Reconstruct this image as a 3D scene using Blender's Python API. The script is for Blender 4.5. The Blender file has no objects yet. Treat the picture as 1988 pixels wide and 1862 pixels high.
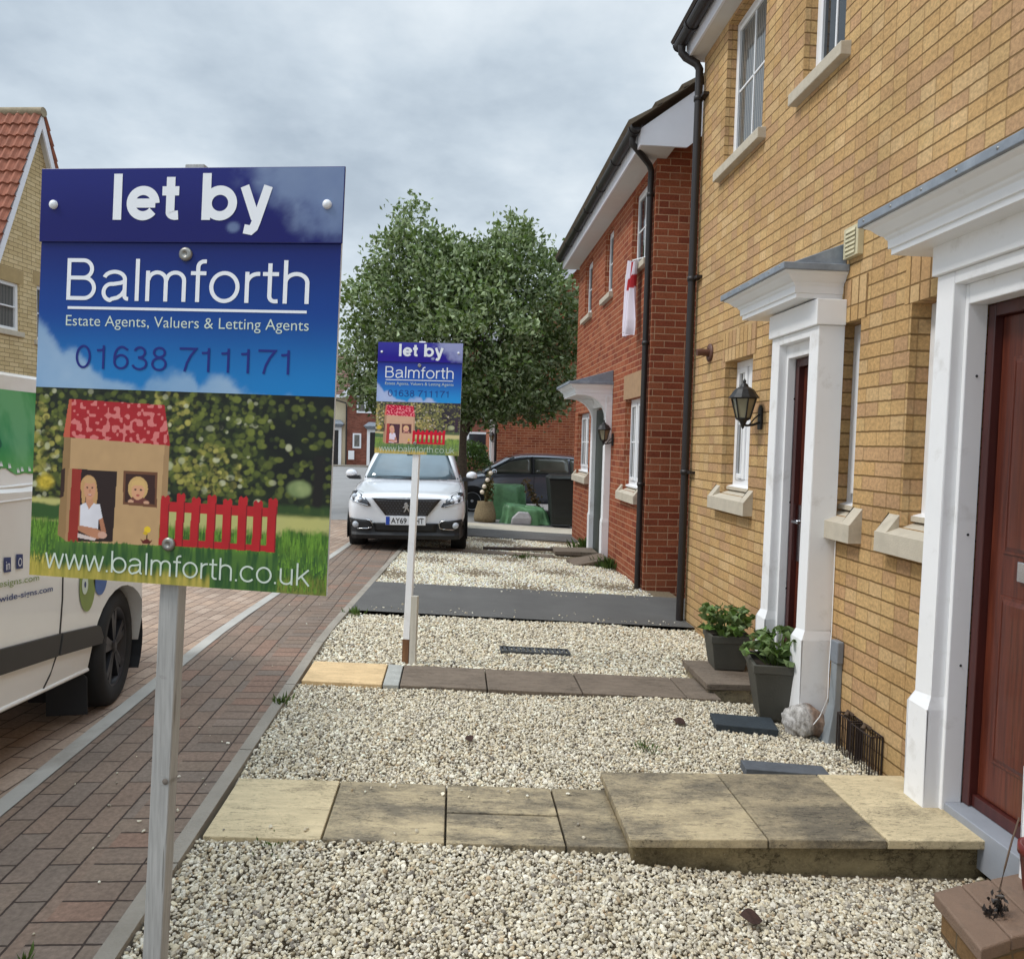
import bpy, bmesh, math, random
import numpy as np
from mathutils import Matrix, Vector, Euler

rad = math.radians
PI = math.pi
random.seed(7)
rng = np.random.default_rng(11)
S = bpy.context.scene
COL = S.collection

# ------------------------------------------------------------------ camera
def cam_matrix(yaw, pitch, roll):
    cy, sy, cp, sp, cr, sr = math.cos(yaw), math.sin(yaw), math.cos(pitch), math.sin(pitch), math.cos(roll), math.sin(roll)
    Ry = np.array([[cy, -sy, 0], [sy, cy, 0], [0, 0, 1]])
    B = np.array([[1, 0, 0], [0, 0, -1], [0, 1, 0]])
    Rp = np.array([[1, 0, 0], [0, cp, -sp], [0, sp, cp]])
    Rr = np.array([[cr, -sr, 0], [sr, cr, 0], [0, 0, 1]])
    return Rr @ Rp @ B @ Ry
CM = cam_matrix(rad(4.4), rad(2.8), rad(1.45))
cd = bpy.data.cameras.new('camera')
cam = bpy.data.objects.new('camera', cd)
COL.objects.link(cam)
cm4 = Matrix.Identity(4)
for i in range(3):
    cm4[i][0] = CM[0][i]; cm4[i][1] = -CM[1][i]; cm4[i][2] = -CM[2][i]
cm4[2][3] = 1.47
cam.matrix_world = cm4
cd.sensor_fit = 'HORIZONTAL'; cd.sensor_width = 36.0; cd.lens = 36.0 * 1450 / 1988
cd.clip_start = 0.05; cd.clip_end = 3000
S.camera = cam

# ------------------------------------------------------------------ light and exposure
SUN_DIR = Vector((-0.62, -0.10, 0.78)).normalized()      # towards the sun
sun_el = math.asin(SUN_DIR.z); sun_az = math.atan2(SUN_DIR.x, SUN_DIR.y)
ld = bpy.data.lights.new('sun', 'SUN'); ld.energy = 1.5; ld.angle = rad(14); ld.color = (1.0, 0.95, 0.88)
sun = bpy.data.objects.new('sun', ld); COL.objects.link(sun)
sun.rotation_euler = SUN_DIR.to_track_quat('Z', 'Y').to_euler()
S.view_settings.view_transform = 'Standard'; S.view_settings.look = 'None'
S.view_settings.exposure = 0.3; S.view_settings.gamma = 1.0; S.view_settings.use_curve_mapping = False

# ------------------------------------------------------------------ node helpers
class G:
    def __init__(s, nt): s.nt = nt; s.n = nt.nodes; s.l = nt.links
    def new(s, t, **k):
        n = s.n.new(t)
        for a, b in k.items(): setattr(n, a, b)
        return n
    def put(s, sock, v):
        if isinstance(v, bpy.types.NodeSocket): s.l.new(v, sock)
        elif v is not None:
            if sock.type == 'RGBA' and not isinstance(v, (int, float)) and len(v) == 3: v = (*v, 1)
            sock.default_value = v
    def m(s, op, a, b=None, c=None):
        n = s.new('ShaderNodeMath', operation=op)
        for i, v in enumerate((a, b, c)):
            if v is not None: s.put(n.inputs[i], v)
        return n.outputs[0]
    def mix(s, f, a, b, mode='MIX'):
        n = s.new('ShaderNodeMix', data_type='RGBA', blend_type=mode)
        s.put(n.inputs['Factor'], f); s.put(n.inputs[6], a); s.put(n.inputs[7], b)
        return n.outputs[2]
    def noise(s, vec, scale, detail=3, rough=0.55, out='Fac', dim='3D'):
        n = s.new('ShaderNodeTexNoise', noise_dimensions=dim)
        if vec is not None: s.put(n.inputs['Vector'], vec)
        n.inputs['Scale'].default_value = scale; n.inputs['Detail'].default_value = detail; n.inputs['Roughness'].default_value = rough
        return n.outputs[out]
    def ramp(s, f, stops, interp='LINEAR'):
        n = s.new('ShaderNodeValToRGB'); cr = n.color_ramp; cr.interpolation = interp
        while len(cr.elements) < len(stops): cr.elements.new(0.5)
        for e, (p, c) in zip(cr.elements, stops):
            e.position = p; e.color = (*c, 1) if len(c) == 3 else c
        s.put(n.inputs[0], f)
        return n.outputs[0]
    def maprange(s, v, a, b, c=0.0, d=1.0):
        n = s.new('ShaderNodeMapRange'); s.put(n.inputs[0], v)
        for i, q in enumerate((a, b, c, d)): n.inputs[i + 1].default_value = q
        return n.outputs[0]
    def bump(s, h, strength=0.5, dist=0.01):
        n = s.new('ShaderNodeBump'); n.inputs['Strength'].default_value = strength; n.inputs['Distance'].default_value = dist
        s.put(n.inputs['Height'], h)
        return n.outputs[0]
    def comb(s, x, y, z=0.0):
        n = s.new('ShaderNodeCombineXYZ')
        for i, v in enumerate((x, y, z)): s.put(n.inputs[i], v)
        return n.outputs[0]
    def sep(s, v):
        n = s.new('ShaderNodeSeparateXYZ'); s.put(n.inputs[0], v); return n.outputs
    def coord(s, out='Object'): return s.new('ShaderNodeTexCoord').outputs[out]
    def scale(s, v, sc):
        n = s.new('ShaderNodeMapping'); s.put(n.inputs[0], v); n.inputs['Scale'].default_value = sc; return n.outputs[0]

def srgb(r, g, b):
    f = lambda c: (c / 255 / 12.92) if c / 255 <= 0.04045 else ((c / 255 + 0.055) / 1.055) ** 2.4
    return (f(r), f(g), f(b))

def newmat(name):
    m = bpy.data.materials.new(name); m.use_nodes = True
    nt = m.node_tree; nt.nodes.clear(); g = G(nt)
    out = g.new('ShaderNodeOutputMaterial'); p = g.new('ShaderNodeBsdfPrincipled')
    g.l.new(p.outputs[0], out.inputs[0])
    return m, g, p

def simple(name, col, rough=0.5, metal=0.0, var=0.12, scale=8.0, bump=0.0, bscale=60.0, spec=0.5, coat=0.0, dirt=None):
    m, g, p = newmat(name)
    o = g.coord()
    n = g.noise(o, scale, 5, 0.6)
    c = g.mix(g.maprange(n, 0.3, 0.7), tuple(x * (1 - var) for x in col), tuple(min(1, x * (1 + var)) for x in col))
    if dirt:
        d = g.noise(o, dirt[1], 6, 0.65)
        c = g.mix(g.maprange(d, dirt[2], dirt[2] + 0.2, 0, dirt[3]), c, dirt[0])
    g.put(p.inputs['Base Color'], c)
    p.inputs['Roughness'].default_value = rough; p.inputs['Metallic'].default_value = metal
    p.inputs['Specular IOR Level'].default_value = spec
    if coat: p.inputs['Coat Weight'].default_value = coat; p.inputs['Coat Roughness'].default_value = 0.05
    if bump: g.put(p.inputs['Normal'], g.bump(g.noise(o, bscale, 4, 0.6), bump, 0.01))
    return m

def brickmat(name, palette, mortar, L=0.225, H=0.075, joint=0.010, half=0.3, rot=False, rough=0.85, stain=0.25, bump=0.6, shift=0.5, angle=0.0, fine=0.18, tint=None, vjoint=1.0, damp=None):
    m, g, p = newmat(name)
    uv = g.new('ShaderNodeUVMap').outputs[0]
    if angle:
        mp = g.new('ShaderNodeMapping'); g.put(mp.inputs[0], uv); mp.inputs['Rotation'].default_value = (0, 0, angle); uv = mp.outputs[0]
    wob = g.noise(uv, 30, 2, 0.5, 'Color')
    wv = g.new('ShaderNodeVectorMath', operation='MULTIPLY_ADD'); g.put(wv.inputs[0], wob); wv.inputs[1].default_value = (0.006, 0.006, 0); g.put(wv.inputs[2], uv)
    x, y, _ = g.sep(wv.outputs[0])
    if rot: x, y = y, x
    v = g.m('DIVIDE', y, H); row = g.m('FLOOR', v); fy = g.m('FRACT', v)
    sh = g.m('MULTIPLY', g.m('FLOORED_MODULO', row, 2.0), shift)
    u = g.m('ADD', g.m('DIVIDE', x, L), sh); ci = g.m('FLOOR', u); fx = g.m('FRACT', u)
    wn = g.new('ShaderNodeTexWhiteNoise', noise_dimensions='2D'); g.put(wn.inputs['Vector'], g.comb(ci, row))
    isH = g.m('LESS_THAN', wn.outputs['Value'], half)
    mul = g.m('ADD', isH, 1.0)
    fx2r = g.m('MULTIPLY', fx, mul); fx2 = g.m('FRACT', fx2r)
    cid = g.m('ADD', g.m('MULTIPLY', ci, 2.0), g.m('FLOOR', fx2r))
    wn2 = g.new('ShaderNodeTexWhiteNoise', noise_dimensions='2D'); g.put(wn2.inputs['Vector'], g.comb(cid, g.m('ADD', row, 37.3)))
    rnd = wn2.outputs['Value']
    ex = g.m('DIVIDE', g.m('MULTIPLY', g.m('MINIMUM', fx2, g.m('SUBTRACT', 1.0, fx2)), L), mul)
    ey = g.m('MULTIPLY', g.m('MINIMUM', fy, g.m('SUBTRACT', 1.0, fy)), H)
    mh = g.maprange(ey, joint * 0.35, joint * 0.62); mv = g.maprange(ex, joint * 0.28, joint * 0.55)
    mask = g.m('MULTIPLY', mh, g.m('ADD', 1.0 - vjoint, g.m('MULTIPLY', mv, vjoint)))           # 1 on the brick face
    stops = [(i / len(palette), c) for i, c in enumerate(palette)]
    base = g.ramp(rnd, stops, 'CONSTANT')
    f1 = g.noise(uv, 55, 5, 0.65); f2 = g.noise(uv, 2.3, 4, 0.6); f3 = g.noise(uv, 220, 2, 0.6)
    base = g.mix(1.0, base, g.ramp(f1, [(0.25, (1 - fine * 1.6,) * 3), (0.75, (1 + fine,) * 3)]), 'MULTIPLY')
    base = g.mix(1.0, base, g.ramp(f2, [(0.3, (1 - stain,) * 3), (0.7, (1 + stain * 0.4,) * 3)]), 'MULTIPLY')
    if damp:
        ob = g.sep(g.new('ShaderNodeNewGeometry').outputs['Position']); dm = g.m('ADD', g.maprange(ob[2], damp[0], damp[1], 1.0, 0.0), g.m('MULTIPLY', g.m('SUBTRACT', f2, 0.5), 1.6))
        base = g.mix(g.maprange(dm, 0.35, 1.0, 0, 0.45), base, damp[2])
        eff = g.noise(uv, 1.1, 6, 0.7); base = g.mix(g.maprange(eff, 0.58, 0.72, 0, 0.22), base, damp[3])
    mort = g.mix(g.maprange(f1, 0.3, 0.7), tuple(q * 0.75 for q in mortar), mortar)
    c = g.mix(mask, mort, base)
    if tint: c = g.mix(g.maprange(g.noise(uv, tint[1], 5, 0.7), tint[2], tint[2] + 0.18, 0, tint[3]), c, tint[0])
    g.put(p.inputs['Base Color'], c); p.inputs['Roughness'].default_value = rough
    p.inputs['Specular IOR Level'].default_value = 0.25
    hgt = g.m('ADD', g.m('MULTIPLY', mask, 0.8), g.m('ADD', g.m('MULTIPLY', f3, 0.15), g.m('ADD', g.m('MULTIPLY', rnd, 0.15), g.m('MULTIPLY', f1, 0.2))))
    g.put(p.inputs['Normal'], g.bump(hgt, bump, 0.008))
    return m

# ------------------------------------------------------------------ sky: overcast, cloud brightness by direction, over a Nishita base
world = bpy.data.worlds.new('World'); S.world = world; world.use_nodes = True
wg = G(world.node_tree); world.node_tree.nodes.clear()
wo = wg.new('ShaderNodeOutputWorld'); bg = wg.new('ShaderNodeBackground'); wg.l.new(bg.outputs[0], wo.inputs[0])
sky = wg.new('ShaderNodeTexSky', sky_type='NISHITA'); sky.sun_disc = False
sky.sun_elevation = sun_el; sky.sun_rotation = sun_az
dirv = wg.coord('Generated')
dx, dy, dz = wg.sep(dirv)
h = wg.m('ADD', wg.m('MAXIMUM', dz, 0.0), 0.22)
cv = wg.comb(wg.m('DIVIDE', dx, h), wg.m('DIVIDE', dy, h), wg.m('MULTIPLY', dz, 0.8))
n1 = wg.noise(cv, 0.7, 8, 0.55); n2 = wg.noise(cv, 3.1, 5, 0.55)
nn = wg.m('ADD', wg.m('MULTIPLY', n1, 0.75), wg.m('MULTIPLY', n2, 0.25))
cl = wg.ramp(nn, [(0.36, (2.8, 3.4, 4.05)), (0.47, (3.9, 4.6, 5.3)), (0.54, (5.2, 5.95, 6.6)), (0.64, (7.3, 7.9, 8.3))])
low = wg.maprange(dz, 0.02, 0.42, 1.0, 0.0)
cl = wg.mix(wg.m('MULTIPLY', wg.m('MULTIPLY', low, low), 0.75), cl, (7.6, 8.1, 8.4))
zen = wg.maprange(dz, 0.56, 0.92, 1.0, 3.6)
clz = wg.mix(1.0, cl, wg.comb(zen, zen, zen), 'MULTIPLY')
wcol = wg.mix(0.90, sky.outputs[0], clz)
wg.put(bg.inputs[0], wcol); bg.inputs[1].default_value = 0.1
# ------------------------------------------------------------------ mesh helpers
class MB:
    def __init__(s): s.v = []; s.f = []; s.mi = []; s.sm = []
    def add(s, vs, fs, mi=0, smooth=False):
        b = len(s.v); s.v.extend([tuple(map(float, q)) for q in vs])
        for f in fs: s.f.append([b + i for i in f]); s.mi.append(mi); s.sm.append(smooth)
        return s
    def box(s, x0, x1, y0, y1, z0, z1, mi=0):
        return s.hexa([(x0, y0, z0), (x1, y0, z0), (x1, y1, z0), (x0, y1, z0), (x0, y0, z1), (x1, y0, z1), (x1, y1, z1), (x0, y1, z1)], mi)
    def hexa(s, p, mi=0):
        return s.add(p, [(0, 3, 2, 1), (4, 5, 6, 7), (0, 1, 5, 4), (1, 2, 6, 5), (2, 3, 7, 6), (3, 0, 4, 7)], mi)
    def prism(s, poly, axis, a, b, mi=0):
        n = len(poly)
        mk = {'x': lambda p, t: (t, p[0], p[1]), 'y': lambda p, t: (p[0], t, p[1]), 'z': lambda p, t: (p[0], p[1], t)}[axis]
        vs = [mk(p, a) for p in poly] + [mk(p, b) for p in poly]
        fs = [tuple(range(n)), tuple(range(2 * n - 1, n - 1, -1))] + [(i, (i + 1) % n, n + (i + 1) % n, n + i) for i in range(n)]
        return s.add(vs, fs, mi)
    def quad(s, a, b, c, d, mi=0): return s.add([a, b, c, d], [(0, 1, 2, 3)], mi)
    def tube(s, pts, r, n=10, mi=0, caps=True):
        pts = [Vector(p) for p in pts]; rs = r if isinstance(r, (list, tuple)) else [r] * len(pts)
        vs = []; fs = []; up = Vector((0.31, 0.17, 0.93)).normalized()
        for i, p in enumerate(pts):
            d = (pts[min(i + 1, len(pts) - 1)] - pts[max(i - 1, 0)]).normalized()
            a = d.cross(up)
            if a.length < 0.1: a = d.cross(Vector((1, 0, 0)))
            a.normalize(); b = d.cross(a)
            for k in range(n):
                t = 2 * PI * k / n
                vs.append(p + (a * math.cos(t) + b * math.sin(t)) * rs[i])
        for i in range(len(pts) - 1):
            for k in range(n):
                fs.append((i * n + k, i * n + (k + 1) % n, (i + 1) * n + (k + 1) % n, (i + 1) * n + k))
        s.add(vs, fs, mi, True)
        if caps:
            s.add(vs[:n], [tuple(range(n))], mi); s.add(vs[-n:], [tuple(range(n))], mi)
        return s
    def lathe(s, prof, c=(0, 0, 0), n=16, axis='z', mi=0, smooth=True, a0=0.0, a1=2 * PI):
        vs = []; fs = []; full = abs(a1 - a0 - 2 * PI) < 1e-6; m = n if full else n + 1
        for r, z in prof:
            for k in range(m):
                t = a0 + (a1 - a0) * k / n
                p = (r * math.cos(t), r * math.sin(t), z)
                if axis == 'x': p = (z, p[0], p[1])
                if axis == 'y': p = (p[0], z, p[1])
                vs.append((p[0] + c[0], p[1] + c[1], p[2] + c[2]))
        for i in range(len(prof) - 1):
            for k in range(n):
                k2 = (k + 1) % m
                fs.append((i * m + k, i * m + k2, (i + 1) * m + k2, (i + 1) * m + k))
        return s.add(vs, fs, mi, smooth)
    def rings(s, rings, mi=0, closed=False, caps=False, smooth=False):
        n = len(rings[0]); vs = [p for r in rings for p in r]; fs = []
        for i in range(len(rings) - 1):
            for k in range(n if closed else n - 1):
                k2 = (k + 1) % n
                fs.append((i * n + k, i * n + k2, (i + 1) * n + k2, (i + 1) * n + k))
        s.add(vs, fs, mi, smooth)
        if caps: s.add(rings[0], [tuple(range(n))], mi); s.add(rings[-1], [tuple(range(n))], mi)
        return s
    def build(s, name, mats, parent=None, bevel=0.0, seg=2, recalc=True, subsurf=0, uvs=1.0, solid=0.0):
        me = bpy.data.meshes.new(name)
        v = np.array(s.v, float)
        root = parent
        while root is not None and root.parent is not None: root = root.parent
        if root is not None and root.get('_w'): v = v - np.array(root.location)
        me.from_pydata(v.tolist(), [], s.f)
        if not isinstance(mats, (list, tuple)): mats = [mats]
        for m in mats: me.materials.append(m)
        me.polygons.foreach_set('material_index', s.mi); me.polygons.foreach_set('use_smooth', s.sm)
        if recalc or bevel or subsurf:
            bm = bmesh.new(); bm.from_mesh(me)
            if bevel or subsurf: bmesh.ops.remove_doubles(bm, verts=bm.verts, dist=1e-5)
            if recalc: bmesh.ops.recalc_face_normals(bm, faces=bm.faces)
            bm.to_mesh(me); bm.free()
        boxuv(me, (np.array(root.location) if root is not None and root.get('_w') else np.zeros(3)), uvs)
        o = bpy.data.objects.new(name, me); COL.objects.link(o)
        if parent is not None: o.parent = parent
        if bevel:
            b = o.modifiers.new('bevel', 'BEVEL'); b.width = bevel; b.segments = seg; b.limit_method = 'ANGLE'; b.angle_limit = rad(35)
        if subsurf:
            b = o.modifiers.new('subsurf', 'SUBSURF'); b.levels = subsurf; b.render_levels = subsurf
            for pl in me.polygons: pl.use_smooth = True
        if solid:
            b = o.modifiers.new('solid', 'SOLIDIFY'); b.thickness = solid; b.offset = 0
        return o

def boxuv(me, off=np.zeros(3), sc=1.0):
    nl = len(me.loops)
    if not nl: return
    co = np.zeros(len(me.vertices) * 3); me.vertices.foreach_get('co', co); co = co.reshape(-1, 3) + off
    li = np.zeros(nl, int); me.loops.foreach_get('vertex_index', li)
    np_ = len(me.polygons); no = np.zeros(np_ * 3); me.polygons.foreach_get('normal', no); no = np.abs(no.reshape(-1, 3))
    ls = np.zeros(np_, int); lt = np.zeros(np_, int); me.polygons.foreach_get('loop_start', ls); me.polygons.foreach_get('loop_total', lt)
    pid = np.repeat(np.arange(np_), lt)
    ax = no.argmax(1)[pid]; c = co[li]
    u = np.where(ax == 0, c[:, 1], c[:, 0]); w = np.where(ax == 2, c[:, 1], c[:, 2])
    uv = me.uv_layers.new(name='UVMap'); uv.data.foreach_set('uv', (np.stack([u, w], 1) * sc).ravel())

def tag(o, label=None, cat=None, group=None, kind=None):
    if label: o['label'] = label
    if cat: o['category'] = cat
    if group: o['group'] = group
    if kind: o['kind'] = kind
    return o
def thing(name, label, cat, loc=(0, 0, 0), rot=(0, 0, 0), group=None, world=False):
    o = bpy.data.objects.new(name, None); COL.objects.link(o); o.empty_display_size = 0.2
    o.location = loc; o.rotation_euler = rot
    if world: o['_w'] = 1
    return tag(o, label, cat, group)
def copy_tree(o, parent=None):
    c = o.copy(); COL.objects.link(c)
    if parent is not None: c.parent = parent
    for ch in list(o.children): copy_tree(ch, c)
    return c
def part(name, mb, mat, parent, **k): return mb.build(name, mat, parent, **k)

FONT_CURVE_CACHE = {}
def text_verts(body, weight=0.0, spacing=1.0):
    cu = bpy.data.curves.new('lettering', 'FONT'); cu.body = body; cu.size = 1.0; cu.offset = weight; cu.fill_mode = 'FRONT'; cu.dimensions = '2D'
    cu.space_character = spacing; cu.resolution_u = 5
    o = bpy.data.objects.new('lettering_source', cu); COL.objects.link(o)
    dg = bpy.context.evaluated_depsgraph_get(); dg.update()
    me = bpy.data.meshes.new_from_object(o.evaluated_get(dg))
    v = np.array([q.co[:] for q in me.vertices]); f = [list(p.vertices) for p in me.polygons]
    bpy.data.objects.remove(o); bpy.data.curves.remove(cu); bpy.data.meshes.remove(me)
    return v, f
def text_part(name, body, mat, parent, place, box, weight=0.0, spacing=1.0):
    """place(x, z) -> local 3D point; the text's bounding box is fitted to box = (x0, x1, z0, z1)"""
    v, f = text_verts(body, weight, spacing)
    x0, x1, z0, z1 = box
    a = (v[:, 0] - v[:, 0].min()) / np.ptp(v[:, 0]); b = (v[:, 1] - v[:, 1].min()) / np.ptp(v[:, 1])
    mb = MB(); mb.add([place(x0 + (x1 - x0) * p, z0 + (z1 - z0) * q) for p, q in zip(a, b)], f)
    return mb.build(name, mat, parent, recalc=False)

# ------------------------------------------------------------------ ground height: gentle cross fall to the houses, gentle fall down the street
def zg(x, y):
    cross = -0.045 * np.clip(x, -1.0, 2.6)
    return cross - 0.010 * np.clip(np.asarray(y) - 6.0, 0, 60)
def zs(x, y): return float(zg(x, y))
def kerbx(y): return -0.90 + 0.045 * np.clip(np.asarray(y) - 5.4, 0, 6.0)

def sheet(name, xl, xr, ys, dz, mat, nx=6, thick=0.0, label=None, xfun=True):
    """a ground sheet between two edges (functions of y or numbers), following the ground height"""
    mb = MB(); vs = []; fs = []
    fl = xl if callable(xl) else (lambda y: xl); fr = xr if callable(xr) else (lambda y: xr)
    for y in ys:
        a, b = float(fl(y)), float(fr(y))
        for i in range(nx + 1):
            x = a + (b - a) * i / nx; vs.append((x, y, zs(x, y) + dz))
    for j in range(len(ys) - 1):
        for i in range(nx):
            k = j * (nx + 1) + i; fs.append((k, k + 1, k + nx + 2, k + nx + 1))
    mb.add(vs, fs)
    if thick:
        n = len(vs); low = [(x, y, z - thick) for x, y, z in vs]
        ring = [i for i in range(nx + 1)] + [(j + 1) * (nx + 1) - 1 for j in range(1, len(ys))] + [(len(ys) - 1) * (nx + 1) + i for i in range(nx - 1, -1, -1)] + [j * (nx + 1) for j in range(len(ys) - 2, 0, -1)]
        mb.add([vs[i] for i in ring] + [low[i] for i in ring], [(i, (i + 1) % len(ring), len(ring) + (i + 1) % len(ring), len(ring) + i) for i in range(len(ring))])
    o = mb.build(name, mat, None, recalc=bool(thick))
    o['kind'] = 'structure'
    return o

# ------------------------------------------------------------------ materials
YB = [srgb(*c) for c in ((208, 172, 121), (203, 165, 114), (212, 177, 129), (198, 159, 113), (206, 168, 116), (198, 159, 117), (209, 173, 120), (202, 163, 111), (195, 156, 116))]
m_yellow = brickmat('yellow_brick', YB, srgb(138, 108, 68), half=0.72, stain=0.2, vjoint=0.4, joint=0.009, fine=0.24, bump=0.8, damp=(-0.15, 0.35, srgb(150, 122, 82), srgb(214, 196, 160)))
m_yellow_soldier = brickmat('yellow_soldier_brick', YB, srgb(138, 108, 68), half=0.0, rot=True, shift=0.0, stain=0.16)
RB = [srgb(*c) for c in ((164, 92, 62), (157, 84, 56), (149, 77, 53), (167, 97, 68), (142, 72, 50), (160, 88, 59))]
m_red = brickmat('red_brick', RB, srgb(198, 154, 122), half=0.15, stain=0.22, joint=0.0105, fine=0.24, damp=(-0.2, 0.3, srgb(110, 66, 50), srgb(190, 140, 116)))
m_redfar = brickmat('brown_red_brick', [srgb(*c) for c in ((140, 82, 66), (128, 74, 60), (148, 90, 74))], srgb(150, 120, 104), half=0.1)
m_buff = brickmat('buff_brick', [srgb(*c) for c in ((216, 192, 146), (209, 185, 139), (222, 199, 154))], srgb(140, 118, 82), half=0.1, stain=0.1)
PV = [srgb(*c) for c in ((134, 117, 103), (136, 116, 101), (131, 116, 104), (138, 117, 102), (134, 115, 101), (136, 119, 106), (142, 115, 99), (130, 115, 103), (135, 117, 102), (132, 114, 100))]
m_pave = brickmat('block_paving', PV, srgb(72, 60, 54), L=0.2, H=0.1, joint=0.007, half=0.0, rot=True, stain=0.2, bump=0.8, fine=0.22)
m_pave_head = brickmat('block_paving_header', PV, srgb(72, 60, 54), L=0.2, H=0.1, joint=0.007, half=0.0, shift=0.0, stain=0.2, bump=0.8, fine=0.22)
RV = [srgb(*c) for c in ((172, 150, 132), (166, 143, 125), (178, 156, 138), (160, 138, 121), (174, 149, 129))]
m_road = brickmat('road_block_paving', RV, srgb(96, 80, 70), L=0.2, H=0.1, joint=0.007, half=0.0, rot=True, stain=0.2, bump=0.8, angle=rad(7))
m_concrete = simple('edging_concrete', srgb(150, 142, 130), 0.9, var=0.15, scale=6, bump=0.4, bscale=90, dirt=(srgb(104, 96, 84), 3.0, 0.5, 0.6))
m_channel = simple('channel_concrete', srgb(172, 168, 160), 0.9, var=0.12, scale=3, bump=0.3, bscale=120, dirt=(srgb(128, 120, 108), 2.5, 0.52, 0.6))
m_tarmac = simple('dark_tarmac', srgb(100, 98, 95), 0.9, var=0.14, scale=2.2, bump=0.9, bscale=220, dirt=(srgb(110, 108, 104), 9, 0.6, 0.35))
m_tarmac2 = simple('grey_tarmac', srgb(138, 136, 134), 0.9, var=0.1, scale=1.2, bump=0.6, bscale=150)
m_soil = simple('gravel_bed', srgb(120, 106, 84), 0.95, var=0.3, scale=40, bump=0.8, bscale=120)
m_ground = simple('ground_earth', srgb(128, 122, 112), 0.95, var=0.15, scale=0.6)
m_gravelfar = simple('pale_gravel', srgb(205, 196, 178), 0.95, var=0.12, scale=90, bump=0.9, bscale=140, dirt=(srgb(140, 128, 108), 60, 0.55, 0.7))
m_white = simple('white_upvc', srgb(243, 244, 246), 0.35, var=0.02, scale=3, dirt=(srgb(196, 194, 188), 7, 0.62, 0.35))
m_whitep = simple('white_paint', srgb(244, 244, 245), 0.5, var=0.03, scale=2.5, dirt=(srgb(176, 170, 160), 6, 0.57, 0.45), bump=0.06, bscale=30)
m_fascia = simple('white_fascia', srgb(232, 232, 238), 0.4, var=0.02)
m_soffit = simple('soffit_board', srgb(214, 212, 208), 0.6, var=0.03)
m_stone = simple('sill_stone', srgb(196, 186, 168), 0.9, var=0.08, scale=14, bump=0.35, bscale=160, dirt=(srgb(150, 140, 120), 6, 0.55, 0.5))
m_black = simple('black_plastic', srgb(38, 34, 34), 0.4, var=0.1)
m_pipe = simple('brown_black_pipe', srgb(38, 32, 31), 0.45, var=0.12)
m_lead = simple('lead_sheet', srgb(132, 140, 150), 0.5, metal=0.0, var=0.15, scale=12, dirt=(srgb(168, 176, 186), 7, 0.5, 0.6))
m_door = None
m_iron = simple('black_iron', srgb(30, 30, 31), 0.5, var=0.15, bump=0.2)
m_glass = None
m_steel = simple('zinc_bolt', srgb(150, 148, 142), 0.4, metal=0.7, var=0.15, scale=40)
m_roofdark = simple('dark_roof_tile', srgb(70, 62, 58), 0.85, var=0.25, scale=7, bump=0.4, bscale=50)

def woodmat(name, c1, c2, rough=0.35, sc=(14, 14, 0.9), coat=0.3):
    m, g, p = newmat(name); o = g.coord()
    n = g.noise(g.scale(o, sc), 3.0, 6, 0.6); n2 = g.noise(o, 1.4, 3)
    c = g.mix(g.maprange(n, 0.35, 0.65), c1, c2)
    c = g.mix(g.maprange(n2, 0.3, 0.8, 0, 0.5), c, tuple(q * 0.6 for q in c1))
    g.put(p.inputs['Base Color'], c); p.inputs['Roughness'].default_value = rough; p.inputs['Coat Weight'].default_value = coat
    g.put(p.inputs['Normal'], g.bump(n, 0.12, 0.004))
    return m
m_door = woodmat('red_brown_woodgrain', srgb(78, 34, 24), srgb(112, 54, 36), sc=(26, 26, 1.1))
m_doorframe = woodmat('dark_red_frame', srgb(66, 28, 26), srgb(84, 38, 34))
m_timber = woodmat('weathered_timber', srgb(166, 165, 162), srgb(190, 189, 186), 0.95, (70, 70, 3.0), 0.0)
_t = m_timber.node_tree; _p = [n for n in _t.nodes if n.type == 'BSDF_PRINCIPLED'][0]; _g = G(_t); _o = _g.coord(); _src = _p.inputs['Base Color'].links[0].from_socket
_st = _g.noise(_g.scale(_o, (6, 6, 16)), 1.0, 6, 0.7); _lines = _g.noise(_g.scale(_o, (160, 160, 2.0)), 1.0, 3, 0.5)
_c = _g.mix(_g.maprange(_st, 0.60, 0.70, 0, 0.5), _src, srgb(96, 88, 78)); _c = _g.mix(_g.maprange(_lines, 0.64, 0.70, 0, 0.55), _c, srgb(88, 82, 74)); _g.put(_p.inputs['Base Color'], _c); _p.inputs['Specular IOR Level'].default_value = 0.15
m_timberdark = woodmat('aged_timber_side', srgb(112, 102, 90), srgb(140, 126, 108), 0.85, (20, 20, 1.2), 0.0)

def glassmat(name, col, rough=0.04, spec=0.6, curtain=None):
    m, g, p = newmat(name); o = g.coord()
    n = g.noise(o, 1.6, 3)
    c = g.mix(g.maprange(n, 0.35, 0.7), tuple(q * 0.6 for q in col), col)
    if curtain:
        w = g.new('ShaderNodeTexWave', bands_direction='Y'); w.inputs['Scale'].default_value = 9; w.inputs['Distortion'].default_value = 0.8; g.put(w.inputs['Vector'], o)
        c = g.mix(g.m('MULTIPLY', g.maprange(w.outputs['Fac'], 0.2, 0.9), curtain[1]), c, curtain[0])
    g.put(p.inputs['Base Color'], c); p.inputs['Roughness'].default_value = rough; p.inputs['Specular IOR Level'].default_value = spec
    p.inputs['IOR'].default_value = 1.5
    return m
m_glass = glassmat('window_glass', srgb(52, 58, 64))
m_glassnet = glassmat('window_glass_curtain', srgb(70, 74, 78), curtain=(srgb(150, 146, 138), 0.7))

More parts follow.
